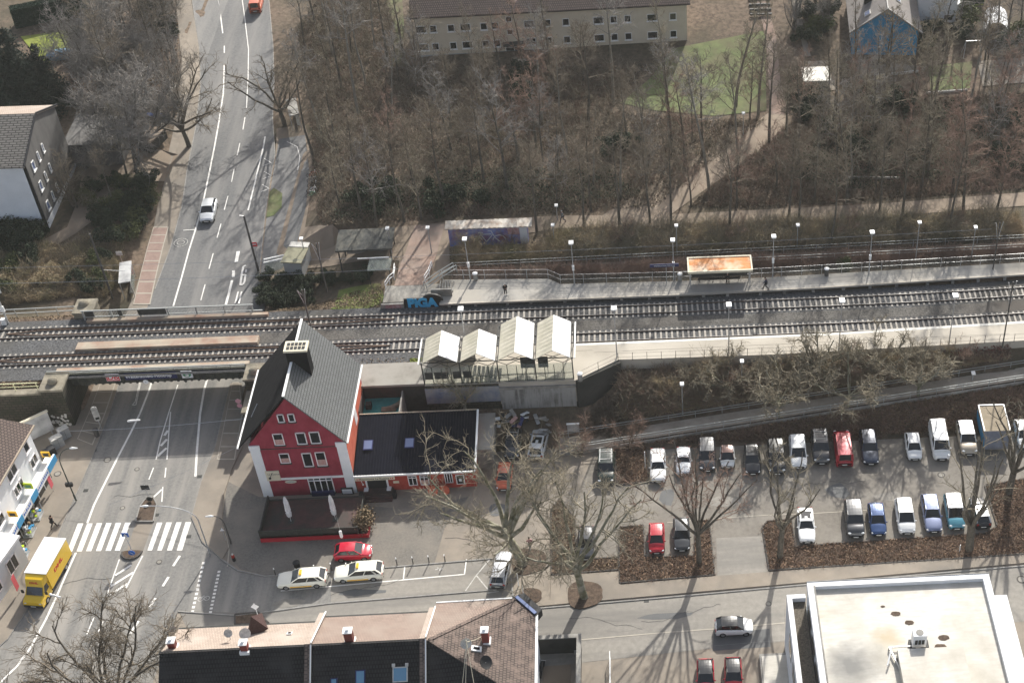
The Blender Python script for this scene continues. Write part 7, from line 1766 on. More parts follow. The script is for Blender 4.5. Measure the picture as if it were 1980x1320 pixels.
side_car('small', 'p_crimson', 683, 1086, R(1), 'bright red small car parked behind the taxis', group=None, sc=1.02)
q = W(963, 1139, .03); d = R(90) - .11; e = car('estate', 'p_silver', q + Vector((math.cos(d), math.sin(d), 0)) * 2.2, d, 'silver estate car parked at the kerb beside the plane tree, rear to camera', group=None, sc=.93)
q = g(401, 433, .07); _v = g(376, 500) - g(420, 300); d = math.atan2(_v.y, _v.x); car('hatch', 'p_ltsilver', q - Vector((math.cos(d), math.sin(d), 0)) * 2.0, d, 'silver-blue car driving toward the bridge on the north road', group=None, name='driving_car', sc=1.08)
q = g(495, 28, .07); d = R(90) + R(4); e = car('van', 'p_orange', q + Vector((math.cos(d), math.sin(d), 0)) * 2.2, d, 'orange-brown vehicle driving away at the top of the north road', group=None, name='driving_van', cat='van', sc=.95)
# yellow box van
q = W(63, 1178, .03); d = R(-90) - R(8.5); dv = Vector((math.cos(d), math.sin(d), 0)); c = q - dv * 3.3 + Vector((.25, 0, 0))
e = empty('delivery_van', c, d + PI, 'yellow box delivery van with a white roof by the zebra crossing', 'van')
X0 = -3.3
b = MB(); b.box(X0 + 2.1, -1.08, .75, 3.35, 1.08, 2.95); b.build('cargo_box', 'p_yellow', e)
MB().box(X0 + 2.05, -1.12, 2.95, 3.4, 1.12, 3.03).build('box_roof', 'white_roof', e)
b = MB(); prof = [(X0, .45), (X0 + .05, .95), (X0 + .45, 1.12), (X0 + .75, 1.2), (X0 + 1.35, 2.05), (X0 + 1.55, 2.12), (X0 + 2.15, 2.15), (X0 + 2.15, .4), (X0 + .1, .35)]
n = len(prof)
for sg in (-1, 1): b.v += [(x, sg * (.98 if z < 1.3 else .86), z) for x, z in prof]
b.f = [tuple(range(n)), tuple(range(2 * n - 1, n - 1, -1))] + [(k, k + n, (k + 1) % n + n, (k + 1) % n) for k in range(n)]; b.mi = [0] * (n + 2)
o = b.build('cab', 'p_yellow', e); bm = bmesh.new(); bm.from_mesh(o.data); bmesh.ops.recalc_face_normals(bm, faces=bm.faces); bm.to_mesh(o.data); bm.free()
b = MB(); b.v = [(X0 + 1.2, -.86, 2.0), (X0 + 1.2, .86, 2.0), (X0 + 1.5, .84, 2.75), (X0 + 1.5, -.84, 2.75), (X0 + 2.12, -1.0, 2.95), (X0 + 2.12, 1.0, 2.95), (X0 + 2.12, 1.0, 2.0), (X0 + 2.12, -1.0, 2.0)]
b.f = [(0, 3, 2, 1), (3, 4, 5, 2), (1, 2, 5, 6), (0, 7, 4, 3)]; b.mi = [0] * 4; b.build('wind_deflector', 'p_yellow', e)
mg_ = MB(); mg_.quad((X0 + .76, -.84, 1.25), (X0 + .76, .84, 1.25), (X0 + 1.30, .78, 2.0), (X0 + 1.30, -.78, 2.0)); 
for p in mg_.v[:0]: pass
o = mg_.build('windscreen', 'glass_dark', e); o.location = (-.03, 0, .03)
b = MB()
for sg in (-1, 1): b.quad(*[(X0 + .95, sg * .975, 1.3), (X0 + 1.9, sg * .975, 1.3), (X0 + 1.9, sg * .89, 1.98), (X0 + 1.4, sg * .89, 1.98)][::sg])
b.build('side_windows', 'glass_dark', e)
for x in (X0 + .95, 1.9):
    for sg in (-1, 1): w_ = link('wheel', WM, e, (x, sg * .88, .36)); w_.scale = (1.12, 1.2, 1.12); link('rim', RM, w_)
for sg in (-1, 1): link('headlight', CM['van']['hl'], e, (X0 + .12, sg * .75, .85)); b = MB(); b.box(X0 + .85, sg * 1.2 - .12, 1.35, X0 + .95, sg * 1.2 + .12, 1.75); b.build('mirror', 'black', e)
b = MB(); b.box(X0 - .05, -.95, .35, X0 + .08, .95, .6); b.box(X0 + 2.1, -1.0, .45, 3.3, 1.0, .75); b.build('bumper', 'trim', e); link('licence_plate', CM['van']['pl'], e, (X0 - .06, 0, .5))
# lettering on both long sides and the deflector
text_obj('logo_text', 'DHL', .62, 'sign_red', Matrix.Translation((.9, 1.09, 1.95)) @ Matrix.Rotation(PI, 4, 'Z') @ RX, e, .004, 1.5, .02); text_obj('logo_text', 'DHL', .62, 'sign_red', Matrix.Translation((.9, -1.09, 1.95)) @ RX, e, .004, 1.5, .02)
text_obj('logo_text', 'DHL', .3, 'sign_red', Matrix.Translation((X0 + 1.33, 0, 2.4)) @ Matrix.Rotation(R(-90), 4, 'Z') @ Matrix.Rotation(R(68), 4, 'X'), e, .004, 1.5, .01)

# ================================================================== PEOPLE
mat('skin', (.42, .25, .18), .6); mat('hair_dark', (.03, .02, .015), .8); mat('hair_grey', (.45, .43, .40), .8)
mat('cloth_black', (.014, .014, .017), .85); mat('cloth_navy', (.02, .025, .05), .85); mat('cloth_grey', (.20, .21, .21), .85); mat('cloth_jeans', (.05, .07, .12), .85); mat('shoe_white', (.75, .75, .73), .6); mat('shoe_dark', (.02, .02, .02), .6)
def skin_obj(name, verts, edges, rad, m, parent, root=0, sub=1):
    me = bpy.data.meshes.new(name); me.from_pydata([tuple(v) for v in verts], edges, []); o = bpy.data.objects.new(name, me); COL.objects.link(o)
    md = o.modifiers.new('s', 'SKIN'); sv_ = me.skin_vertices[0].data
    for i, r in enumerate(rad): sv_[i].radius = (r, r) if not isinstance(r, tuple) else r
    sv_[root].use_root = True
    o.modifiers.new('u', 'SUBSURF').levels = sub
    bpy.context.view_layer.update(); dg = bpy.context.evaluated_depsgraph_get(); m2 = bpy.data.meshes.new_from_object(o.evaluated_get(dg)); o.modifiers.clear(); o.data = m2; bpy.data.meshes.remove(me)
    m2.materials.clear(); m2.materials.append(M(m)); m2.polygons.foreach_set('use_smooth', [True] * len(m2.polygons)); o.parent = parent; return o
def person(p, rz, lb, pose='stand', jacket='cloth_black', legs='cloth_black', hair='hair_dark', shoes='shoe_dark', bag=False, hgt=1.75):
    e = empty('person', p, rz, lb, 'person')
    e.scale = (hgt / 1.75,) * 3
    # facing local -y
    hip, kn, an = .93, .49, .09
    if pose == 'walk': LL = [((-.09, 0, hip), (-.10, -.22, .52), (-.10, -.30, .12), (-.10, -.42, .04)), ((.09, 0, hip), (.10, -.02, .50), (.10, .32, .17), (.10, .24, .05))]; lean = -.06; arms = [((-.20, -.05, 1.42), (-.25, .12, 1.17), (-.25, .02, .93)), ((.20, -.05, 1.42), (.25, -.20, 1.18), (.22, -.38, 1.05))]
    elif pose == 'sit': hip = .52; LL = [((-.10, 0, hip), (-.12, -.42, .50), (-.12, -.42, .10), (-.12, -.56, .04)), ((.10, 0, hip), (.12, -.42, .50), (.12, -.40, .10), (.12, -.54, .04))]; lean = -.03; arms = [((-.20, -.02, 1.0), (-.25, -.05, .76), (-.12, -.28, .64)), ((.20, -.02, 1.0), (.25, -.05, .76), (.12, -.28, .64))]
    else: LL = [((-.09, 0, hip), (-.10, -.02, kn), (-.10, .0, an), (-.11, -.14, .04)), ((.09, 0, hip), (.11, -.03, kn), (.12, .02, an), (.14, -.12, .04))]; lean = -.07; arms = [((-.20, -.04, 1.42), (-.25, -.04, 1.14), (-.10, -.27, 1.18)), ((.20, -.04, 1.42), (.25, -.04, 1.14), (.10, -.27, 1.18))]
    t0 = hip; V = [(0, 0, t0), (0, lean * .5, t0 + .25), (0, lean, t0 + .46), (0, lean * 1.2, t0 + .56), (0, lean * 1.5 - .02, t0 + .63), (0, lean * 1.6 - .04, t0 + .72), (0, lean * 1.6 - .03, t0 + .80)]
    E_ = [(0, 1), (1, 2), (2, 3), (3, 4), (4, 5), (5, 6)]; RD = [(.15, .11), (.14, .10), (.17, .11), (.065, .065), (.068, .075), (.083, .098), (.055, .07)]
    for leg in LL:
        i = len(V); V += leg; RD += [.085, .06, .04, .035]; E_ += [(0, i), (i, i + 1), (i + 1, i + 2), (i + 2, i + 3)]
    for ai, arm in enumerate(arms):
        i = len(V); V += arm; RD += [.055, .042, .028]; E_ += [(2, i), (i, i + 1), (i + 1, i + 2)]
        a, c = Vector(arm[1]), Vector(arm[2]); d = (c - a).normalized(); sd = d.cross(Vector((0, 0, 1)) if abs(d.z) < .9 else Vector((0, 1, 0))).normalized()
        pm = c + d * .07; j = len(V); V.append(tuple(pm)); RD.append(.026); E_.append((i + 2, j))
        for f in range(4): q = pm + sd * (f - 1.5) * .021 + d * (.035 + .01 * (f in (1, 2))); V.append(tuple(q)); RD.append(.009); E_.append((j, len(V) - 1)); V.append(tuple(q + d * .03 + Vector((0, 0, -.012)))); RD.append(.008); E_.append((len(V) - 2, len(V) - 1))
        q = c + d * .02 + sd * (.04 if ai else -.04); V.append(tuple(q)); RD.append(.010); E_.append((i + 2, len(V) - 1))
    bo = skin_obj('body', V, E_, RD, 'skin', e)
    # face
    hz = t0 + .75; hy = lean * 1.6 - .04
    b = MB(); b.sphere((-.03, hy - .088, hz + .005), .011, 6, 4); b.sphere((.03, hy - .088, hz + .005), .011, 6, 4); b.build('eyes', 'sign_black', e)
    b = MB(); b.sphere((0, hy - .105, hz - .03), .015, 6, 4, (.8, 1, 1.5)); b.sphere((-.083, hy, hz - .01), .02, 6, 4, (.5, 1, 1.4)); b.sphere((.083, hy, hz - .01), .02, 6, 4, (.5, 1, 1.4)); b.build('nose_and_ears', 'skin', e)
    b = MB(); b.box(-.025, hy - .094, hz - .065, .025, hy - .088, hz - .058); b.build('mouth', 'flag_red', e)
    b = MB(); b.sphere((0, hy + .022, hz + .035), .105, 12, 8, (.93, 1.05, .95)); b.build('hair', hair, e)
    JV = [(0, 0, t0 - .02), (0, lean * .5, t0 + .25), (0, lean, t0 + .47), (0, lean * 1.3, t0 + .56)]; JE = [(0, 1), (1, 2), (2, 3)]; JR = [(.185, .14), (.18, .135), (.195, .135), (.085, .08)]
    for arm in arms: i = len(JV); JV += arm; JR += [.078, .062, .05]; JE += [(2, i), (i, i + 1), (i + 1, i + 2)]
    skin_obj('jacket', JV, JE, JR, jacket, e)
    TV = [(0, 0, t0 + .03)]; TE = []; TR = [(.165, .125)]
    for leg in LL: i = len(TV); TV += leg[:3]; TR += [.105, .078, .062]; TE += [(0, i), (i, i + 1), (i + 1, i + 2)]
    skin_obj('trousers', TV, TE, TR, legs, e)
    b = MB()
    for leg in LL: b.sphere((leg[3][0], (leg[2][1] + leg[3][1]) / 2, max(.05, leg[3][2])), .1, 8, 5, (.55, 1.45, .5))
    b.build('shoes', shoes, e)
    if bag: b = MB(); b.box(-.16, .12, t0 + .1, .16, .26, t0 + .5); b.build('backpack', 'cloth_grey', e)
    return e
person(W(978, 570, 5.81), R(20), 'person in black standing head bent on the grey platform, white shoes', 'stand', hair='hair_grey', shoes='shoe_white')
person(W(1481, 559, 5.81), R(-100), 'person in dark clothes walking along the grey platform right of the rusty shelter', 'walk', 'cloth_navy')
person(Vector((8.7, 134.55, 5.80)), R(5), 'person in black seated under the rusty shelter roof', 'sit', hair='hair_grey')
person(g(1089, 430, .08), R(-60), 'person in a grey jacket walking on the north path with a white bag', 'walk', 'cloth_grey', 'cloth_navy', 'hair_grey')
person(W(105, 1020, .12), R(150), 'person in black walking on the sunny west pavement beside the zebra crossing', 'walk', 'cloth_black', 'cloth_black')
e = person(W(1026, 1062, .03), R(200), 'person in a red-checked jacket on the square right of the big plane tree', 'walk', 'graffiti_red', 'cloth_grey')
# ================================================================== VEGETATION
def seg_mesh(name, segs, m, sides=3):
    """segs: list of (a, b, ra, rb)"""
    A = np.array([s[0] for s in segs], dtype=np.float64); Bq = np.array([s[1] for s in segs], dtype=np.float64)
    ra = np.array([s[2] for s in segs]); rb = np.array([s[3] for s in segs])
    D = Bq - A; Ln = np.linalg.norm(D, axis=1, keepdims=True) + 1e-9; D /= Ln
    U = np.where(np.abs(D[:, 2:3]) < .9, np.array([[0, 0, 1.]]), np.array([[1., 0, 0]]))
    X = np.cross(D, U); X /= np.linalg.norm(X, axis=1, keepdims=True) + 1e-9; Y = np.cross(D, X)
    n = len(segs); V = np.zeros((n, 2 * sides, 3))
    for j in range(sides):
        a = 2 * PI * j / sides; o_ = X * math.cos(a) + Y * math.sin(a)
        V[:, j] = A + o_ * ra[:, None]; V[:, sides + j] = Bq + o_ * rb[:, None]
    base = (np.arange(n) * 2 * sides)[:, None]
    F = np.concatenate([base + np.array([[j, (j + 1) % sides, sides + (j + 1) % sides, sides + j]]) for j in range(sides)], axis=0)
    return np_mesh(name, V.reshape(-1, 3), F, m, smooth=sides > 3)
def np_mesh(name, V, F, m, smooth=False):
    me = bpy.data.meshes.new(name); me.vertices.add(len(V)); me.vertices.foreach_set('co', np.asarray(V, dtype=np.float32).ravel())
    k = F.shape[1]; me.loops.add(F.size); me.loops.foreach_set('vertex_index', F.astype(np.int32).ravel())
    me.polygons.add(len(F)); me.polygons.foreach_set('loop_start', np.arange(0, F.size, k, dtype=np.int32)); me.polygons.foreach_set('loop_total', np.full(len(F), k, dtype=np.int32))
    if smooth: me.polygons.foreach_set('use_smooth', [True] * len(F))
    me.materials.append(M(m) if isinstance(m, str) else m); me.update(calc_edges=True); return me
def quads_mesh(name, C, sz, m, rng, flat=.0):
    """little random leaf faces at points C"""
    n = len(C); N = rng.normal(size=(n, 3)); N[:, 2] += flat * 3; N /= np.linalg.norm(N, axis=1, keepdims=True)
    T = np.cross(N, rng.normal(size=(n, 3))); T /= np.linalg.norm(T, axis=1, keepdims=True); Bn = np.cross(N, T)
    s_ = (sz * rng.uniform(.5, 1.3, n))[:, None]
    V = np.stack([C + T * s_, C + Bn * s_ * .55, C - T * s_, C - Bn * s_ * .55], axis=1).reshape(-1, 3)
    F = np.arange(n * 4).reshape(n, 4); return np_mesh(name, V, F, m)
class Tree:
    def __init__(s, seed): s.r = random.Random(seed); s.big = []; s.small = []; s.twig = []
    def rv(s, k=1): return Vector((s.r.gauss(0, k), s.r.gauss(0, k), s.r.gauss(0, k)))
    def limb(s, p, d, L, r0, r1, n, wob, up, out_):
        pts = [(Vector(p), r0)]; d = Vector(d).normalized(); q = Vector(p)
        for i in range(n):
            d = (d + s.rv(wob) + Vector((0, 0, up))).normalized(); q2 = q + d * L / n; ra = r0 + (r1 - r0) * i / n; rb = r0 + (r1 - r0) * (i + 1) / n
            out_.append((tuple(q), tuple(q2), ra, rb)); q = q2; pts.append((q.copy(), rb))
        s.d = d; return pts
    def side(s, d, ang):
        d = Vector(d).normalized(); x = d.cross(Vector((s.r.uniform(-1, 1), s.r.uniform(-1, 1), s.r.uniform(-1, 1)))).normalized()
        return (d * math.cos(ang) + x * math.sin(ang)).normalized()
    def twigs(s, pts, n, L, r, lv, up=.06, wob=.22, ang=(.5, 1.1), frm=.25):
        m = len(pts) - 1
        for _ in range(n):
            t = s.r.uniform(frm, 1) * m; i = min(int(t), m - 1); a, b = pts[i][0], pts[i + 1][0]; q = a.lerp(b, t - i); d = s.side(b - a, s.r.uniform(*ang)); l = L * s.r.uniform(.6, 1.25)
            pp = s.limb(q, d, l, r, r * .45, 3 if lv > 0 else 2, wob, up, s.twig)
            if lv > 0: s.twigs(pp, s.nt, l * .55, r * .6, lv - 1, up, wob, ang, .15)
def t_forest(seed, H=15.0, spread=3.1, first=.46, nb=15, nt=4, lv=1, r=.20, up=.10):
    t = Tree(seed); t.nt = nt; lean = Vector((t.r.uniform(-.05, .05), t.r.uniform(-.05, .05), 1))
    tp = t.limb((0, 0, 0), lean, H, r, .03, 9, .035, .02, t.big)
    for k in range(nb):
        f = first + (1 - first) * (k + t.r.random()) / nb * .97; i = f * 9; j = min(int(i), 8); q = tp[j][0].lerp(tp[j + 1][0], i - j); a = k * 2.4 + t.r.uniform(-.5, .5); el = t.r.uniform(.35, .95)
        d = Vector((math.cos(a) * math.cos(el), math.sin(a) * math.cos(el), math.sin(el))); L = spread * (1.15 - .75 * (f - first) / (1 - first)) * t.r.uniform(.75, 1.25)
        bp = t.limb(q, d, L, r * .38 * (1.15 - f * .7), .016, 5, .12, up, t.small)
        t.twigs(bp, 11, L * .45, .027, lv, up=.07)
    return t
def t_plane(seed, H=12, spread=7.5, th=4.0, nl=6, r=.42, lean=(0, 0, 1), twL=1.1, ends=8, lv=1, nt=3, er=(.35, 1.15)):
    t = Tree(seed); t.nt = nt
    tp = t.limb((0, 0, 0), lean, th, r, r * .72, 4, .05, .05, t.big); top = tp[-1][0]
    for k in range(nl):
        a = 2 * PI * k / nl + t.r.uniform(-.35, .35); el = t.r.uniform(*er)
        d = Vector((math.cos(a) * math.cos(el), math.sin(a) * math.cos(el), math.sin(el))); L = t.r.uniform(.75, 1.1) * math.hypot(spread * math.cos(el), (H - th) * math.sin(el))
        lp = t.limb(tp[-1 if k % 2 else -2][0], d, L, r * .5, .06, 7, .13, .05, t.big)
        for j in range(5):
            f = t.r.uniform(.3, .98) * 7; i = min(int(f), 6); q = lp[i][0].lerp(lp[i + 1][0], f - i); d2 = t.side(lp[i + 1][0] - lp[i][0], t.r.uniform(.5, 1.1)); L2 = L * t.r.uniform(.22, .42)
            sp_ = t.limb(q, d2, L2, .075, .028, 5, .22, .05, t.small)
            t.twigs(sp_, ends, twL, .032, lv, up=.02, wob=.32)
        t.twigs(lp, ends, twL, .022, lv, up=.02, wob=.3, frm=.4)
    return t
def t_pollard(seed, H=8.5, th=3.2, nl=6, r=.33, spread=2.6, tw=10):
    t = Tree(seed); t.nt = 3; tp = t.limb((0, 0, 0), (0, 0, 1), th, r, r * .85, 3, .03, .05, t.big)
    for k in range(nl):
        a = 2 * PI * k / nl + t.r.uniform(-.4, .4); el = t.r.uniform(1.0, 1.4) if k % 4 else .95; d = Vector((math.cos(a) * math.cos(el), math.sin(a) * math.cos(el), math.sin(el)))
        L = (H - th) * t.r.uniform(.85, 1.2); lp = t.limb(tp[-1][0] - Vector((0, 0, t.r.uniform(0, .5))), d, L, r * .48, .05, 7, .09, .09, t.big)
        for j in range(3):
            f = t.r.uniform(.35, .95) * 7; i = min(int(f), 6); sp_ = t.limb(lp[i][0], t.side(lp[i + 1][0] - lp[i][0], t.r.uniform(.5, .9)), L * .35, .06, .02, 4, .15, .1, t.small); t.twigs(sp_, tw, .8, .024, 1)
        t.twigs(lp, tw, .85, .024, 1, frm=.35)
    return t
def t_multi(seed, H=7, n=6, spread=2.2, lv=1, nt=4, r=.09, tl=1.2):
    t = Tree(seed); t.nt = nt
    for k in range(n):
        a = 2 * PI * k / n + t.r.uniform(-.5, .5); el = t.r.uniform(.8, 1.4); d = Vector((math.cos(a) * math.cos(el), math.sin(a) * math.cos(el), math.sin(el)))
        lp = t.limb((t.r.uniform(-.2, .2), t.r.uniform(-.2, .2), 0), d, H * t.r.uniform(.7, 1.05), r * t.r.uniform(.7, 1.2), .015, 7, .12, .03, t.big)
        for j in range(5): i = t.r.randint(2, 6); sp_ = t.limb(lp[i][0], t.side(lp[i + 1][0] - lp[i][0], t.r.uniform(.4, .9)), H * .25, .03, .01, 4, .2, .05, t.small); t.twigs(sp_, 7, tl * .7, .013, lv)
        t.twigs(lp, 10, tl, .013, lv, frm=.25)
    return t
PROTO = {}
def tree_proto(key, t, bark, twig, name='bare_tree'):
    seg = seg_mesh('trunk', t.big, bark, 6); cr = seg_mesh('crown', t.small + t.twig, twig, 3)
    PROTO[key] = (seg, cr, name)
def place(key, p, rz, sc, lb, group=None, cat='tree', scz=None, twig=None, bark=None, lean=None, name=None):
    tm, cm, nm = PROTO[key]; e = empty(name or nm, p, rz, lb, cat, group); e.scale = (sc, sc, scz or sc)
    if lean: e.rotation_euler = (lean[0], lean[1], rz)
    link('trunk', tm, e); c = link('crown', cm, e)
    return e
mossy = 'twig_olive'
for i in range(4): tree_proto(('f', i), t_forest(10 + i, 14, 3.4), 'bark', 'twig')
for i in range(2): tree_proto(('fo', i), t_forest(20 + i, 13, 3.0, .30), 'bark', 'twig_olive')
tree_proto(('fp', 0), t_forest(36, 17, 3.2, .52, r=.19), 'bark_pale', 'twig'); tree_proto(('fp', 1), t_forest(37, 18, 2.8, .55, r=.2), 'bark_pale', 'twig_grey'); tree_proto(('fg', 0), t_forest(30, 14, 3.6, .33), 'bark', 'twig_grey'); tree_proto(('larch', 0), t_forest(31, 20, 3.1, .18, nb=34, nt=5, up=-.02, r=.2), 'bark', 'twig_red')
tree_proto(('fr', 0), t_forest(33, 12, 3.0, .25), 'bark', 'twig_red')
tree_proto(('poplar', 0), t_forest(32, 20, 2.4, .16, nb=26, nt=4, up=.30, r=.28), 'bark', 'twig')
tree_proto(('poplar', 1), t_forest(35, 19, 3.0, .22, nb=24, nt=4, up=.25, r=.26), 'bark_pale', 'twig_olive')
for i in range(2): tree_proto(('m', i), t_multi(40 + i, 5.5), 'twig', 'twig_olive', 'bare_shrub')
tree_proto(('mr', 0), t_multi(43, 5.0), 'twig', 'twig_red', 'bare_shrub'); tree_proto(('mg', 0), t_multi(44, 4.5, n=9, spread=2.5), 'twig_gold', 'twig_gold', 'bare_shrub')
tree_proto(('mgy', 0), t_multi(45, 8, n=9, nt=5, tl=1.6), 'bark', 'twig_grey', 'bare_tree'); tree_proto(('mtw', 0), t_multi(46, 5.2, n=7), 'twig', 'twig', 'bare_shrub')
tree_proto(('k', 0), t_plane(52, 6.5, 4.2, 1.6, nl=8, r=.17, twL=.8, ends=9), 'bark_moss', 'twig_olive'); tree_proto(('k', 1), t_plane(53, 6.0, 4.4, 1.4, nl=8, r=.16, twL=.8, ends=9), 'bark_moss', 'twig_olive')
rnd = random.Random(77)
# ---- hero trees ---------------------------------------------------------
tree_proto('plane1', t_plane(61, 17, 10.5, 5.4, nl=11, r=.52, lean=(-.22, .04, 1), twL=1.7, ends=9, lv=1, nt=4, er=(.5, 1.3)), 'bark_moss', 'twig_olive', 'plane_tree')
tree_proto('plane2', t_plane(64, 17, 7.0, 5.0, nl=9, r=.44, lean=(-.06, .02, 1), twL=1.5, ends=8, lv=1, nt=4, er=(.7, 1.35)), 'bark_moss', 'twig_olive', 'plane_tree')
place('plane1', W(1012, 1090, 0), 0, 1.0, 'large mossy plane tree beside the silver estate, its crown over the restaurant wing')
place('plane2', W(1130, 1155, 0), R(20), 1.0, 'mossy plane tree in a round earth pit at the side street kerb')
tree_proto('pol1', t_pollard(71, 13.0, 4.2, 9, tw=14), 'bark', 'twig_red', 'plane_tree'); tree_proto('pol2', t_pollard(72, 13.0, 4.4, 7, tw=8), 'bark', 'twig_olive', 'plane_tree'); tree_proto('pol3', t_pollard(74, 12.5, 3.4, 7, r=.42, tw=4), 'bark', 'twig_olive', 'plane_tree')
place('pol1', W(1352, 1088, .1), R(0), 1.0, 'forked bare tree with dense reddish twigs beside the red and dark grey cars')
place('pol2', W(1508, 1076, .1), R(40), 1.0, 'forked bare tree with few twigs at the corner bed by the white saloon with sunroof')
place('pol3', W(1874, 1062, .1), R(200), 1.05, 'thick forked bare tree in the lower bed at the tail of the black car')
place('pol3', W(1950, 955, .1), R(80), .95, 'bare tree at the right bed edge below the blue trailer')
tree_proto('street', t_plane(81, 15.0, 5.8, 3.2, nl=10, r=.34, twL=1.4, ends=7, lv=1, nt=3), 'bark', 'twig', 'bare_tree')
tree_proto('street2', t_plane(82, 14.5, 7.5, 3.0, nl=8, r=.36, twL=1.3, ends=5, lv=1, nt=3), 'bark', 'twig', 'bare_tree')
place('street', g(366, 284), 0.4, 1.1, 'dark forked bare tree on the west pavement of the north road')
place('street2', g(551, 243), 2.2, 1.0, 'dark forked bare tree leaning over the north road from its east side')
tree_proto('front', t_plane(83, 12, 8.2, 2.2, nl=14, r=.30, twL=1.5, ends=13, lv=1, nt=4), 'bark', 'twig', 'bare_tree')
q = W(240, 1385, 0); place('front', q, 1.1, 1.08, 'wide bare tree at the bottom left in front of the beige roofed house')
place(('fg', 0), g(266, 342), .3, 1.0, 'straight bare tree by the junction of courtyard and west pavement', scz=.9); place(('fo', 0), g(246, 342), 1.2, .8, 'slim olive bare tree left of the straight one in the courtyard')
place(('f', 1), g(222, 402), 2.1, .62, 'small bare tree in the dark hedge of the courtyard, left'); place(('f', 2), g(150, 402), .4, .6, 'small forked bare tree beside the slate gable'); place(('mtw', 0), g(142, 398), .8, 1.2, 'thin many-stemmed tree at the white base wall of the slate gable', cat='tree')
tree_proto('dome', t_plane(84, 10.5, 6.2, 2.6, nl=11, r=.22, twL=1.7, ends=17, lv=1, nt=5), 'bark', 'twig_grey', 'bare_tree')
place('dome', g(268, 318), .4, 1.3, 'broad pale grey bare tree filling the space above the courtyard')
place('dome', g(215, 175), 2.0, 1.15, 'second broad grey bare tree behind the first, near the hedge')
place(('poplar', 0), g(1075, 180), .5, 1.0, 'tall forked bare tree standing in front of the cream apartment block'); place(('poplar', 1), g(1423, 205), 1.1, .95, 'upright bare poplar with fan-shaped crown beside the brick path')
place(('poplar', 1), g(1466, 222), 2.1, .9, 'upright bare tree at the left edge of the brick path foot'); place(('f', 3), g(1487, 278), .7, 1.15, 'slender bare tree where brick path and woodland path meet'); place(('poplar', 1), g(1290, 190), 3.0, .8, 'tall bare tree with ivy at the park lawn corner')
place(('poplar', 0), g(790, 150), 2.0, .8, 'upright bare tree in front of the narrow lawn strip at the top')
place(('larch', 0), g(1862, 415), .5, 1.05, 'tall reddish larch, the left one at the right of the wood'); place(('larch', 0), g(1925, 415), 2.5, .85, 'tall reddish larch, the right one near the frame edge')
place(('poplar', 0), g(1655, 152), 1.0, .7, 'bare tree with ivy trunk directly before the blue house'); place(('f', 0), g(1712, 178), .4, .9, 'slim bare tree below the blue house terrace'); place(('poplar', 1), g(1770, 185), 1.4, .75, 'bare tree right of the blue house garden'); place(('fg', 0), g(1905, 160), 1.9, .8, 'bare tree by the pale garden slabs at the right')
# rows of trunks along the north path
for i, (x, y) in enumerate(((782, 428), (1038, 452), (1130, 447), (1198, 440), (1257, 432), (1297, 432), (1411, 446), (1524, 430), (1545, 432), (1700, 414), (1745, 418), (1835, 440), (1608, 470))):
    place(('f', i % 4), g(x, y), i * 1.3, .9 + .1 * rnd.random(), ['tree nearest the forest corner above the dark shelter', 'thick bare tree right of the cycle shed', 'bare tree just right of the walking person', 'bare tree left of the foot of the woodland path', 'bare tree at the foot of the woodland path', 'second bare tree at the foot of the woodland path', 'bare tree above the rusty shelter', 'left of two close bare trees on the path right of the shelter', 'right of two close bare trees on the path right of the shelter', 'bare tree on the path above the third platform lamp', 'bare tree right of the pale timber rail', 'bare tree in the scrub near the larches', 'bare tree amid the golden scrub right of the rusty shelter'][i], 'bare trees lining the north path')
# ---- embankment shrubs trees -------------------------------------------
def hh(s, t): return h(s, t)
for i, (x, y, sc, lb) in enumerate(((1505, 805, 1.0, 'knobbly bare tree on the ramp edge above the large black car'), (1640, 785, 1.0, 'knobbly bare tree on the ramp edge above the red van'), (1775, 765, .95, 'knobbly bare tree on the ramp edge above the small white hatchback'), (1400, 760, .8, 'knobbly bare tree high on the embankment, left'), (1580, 735, .9, 'knobbly bare tree high on the embankment, middle'), (1700, 720, .85, 'knobbly bare tree high on the embankment, right'))):
    place(('k', i % 2), g(x, y), i * 1.1, sc * 1.2, lb, 'knobbly trees on the embankment')
place('plane2', g(900, 800), 3.0, .42, 'small bare tree behind the restaurant wing, in front of the blue wall'); place(('mr', 0), g(1125, 880), .4, 1.0, 'reddish bare shrub at the notice board below the ramp', cat='shrub'); place(('mr', 0), g(1215, 862), 1.9, .9, 'reddish bare shrub between ramp and small planting bed', cat='shrub')
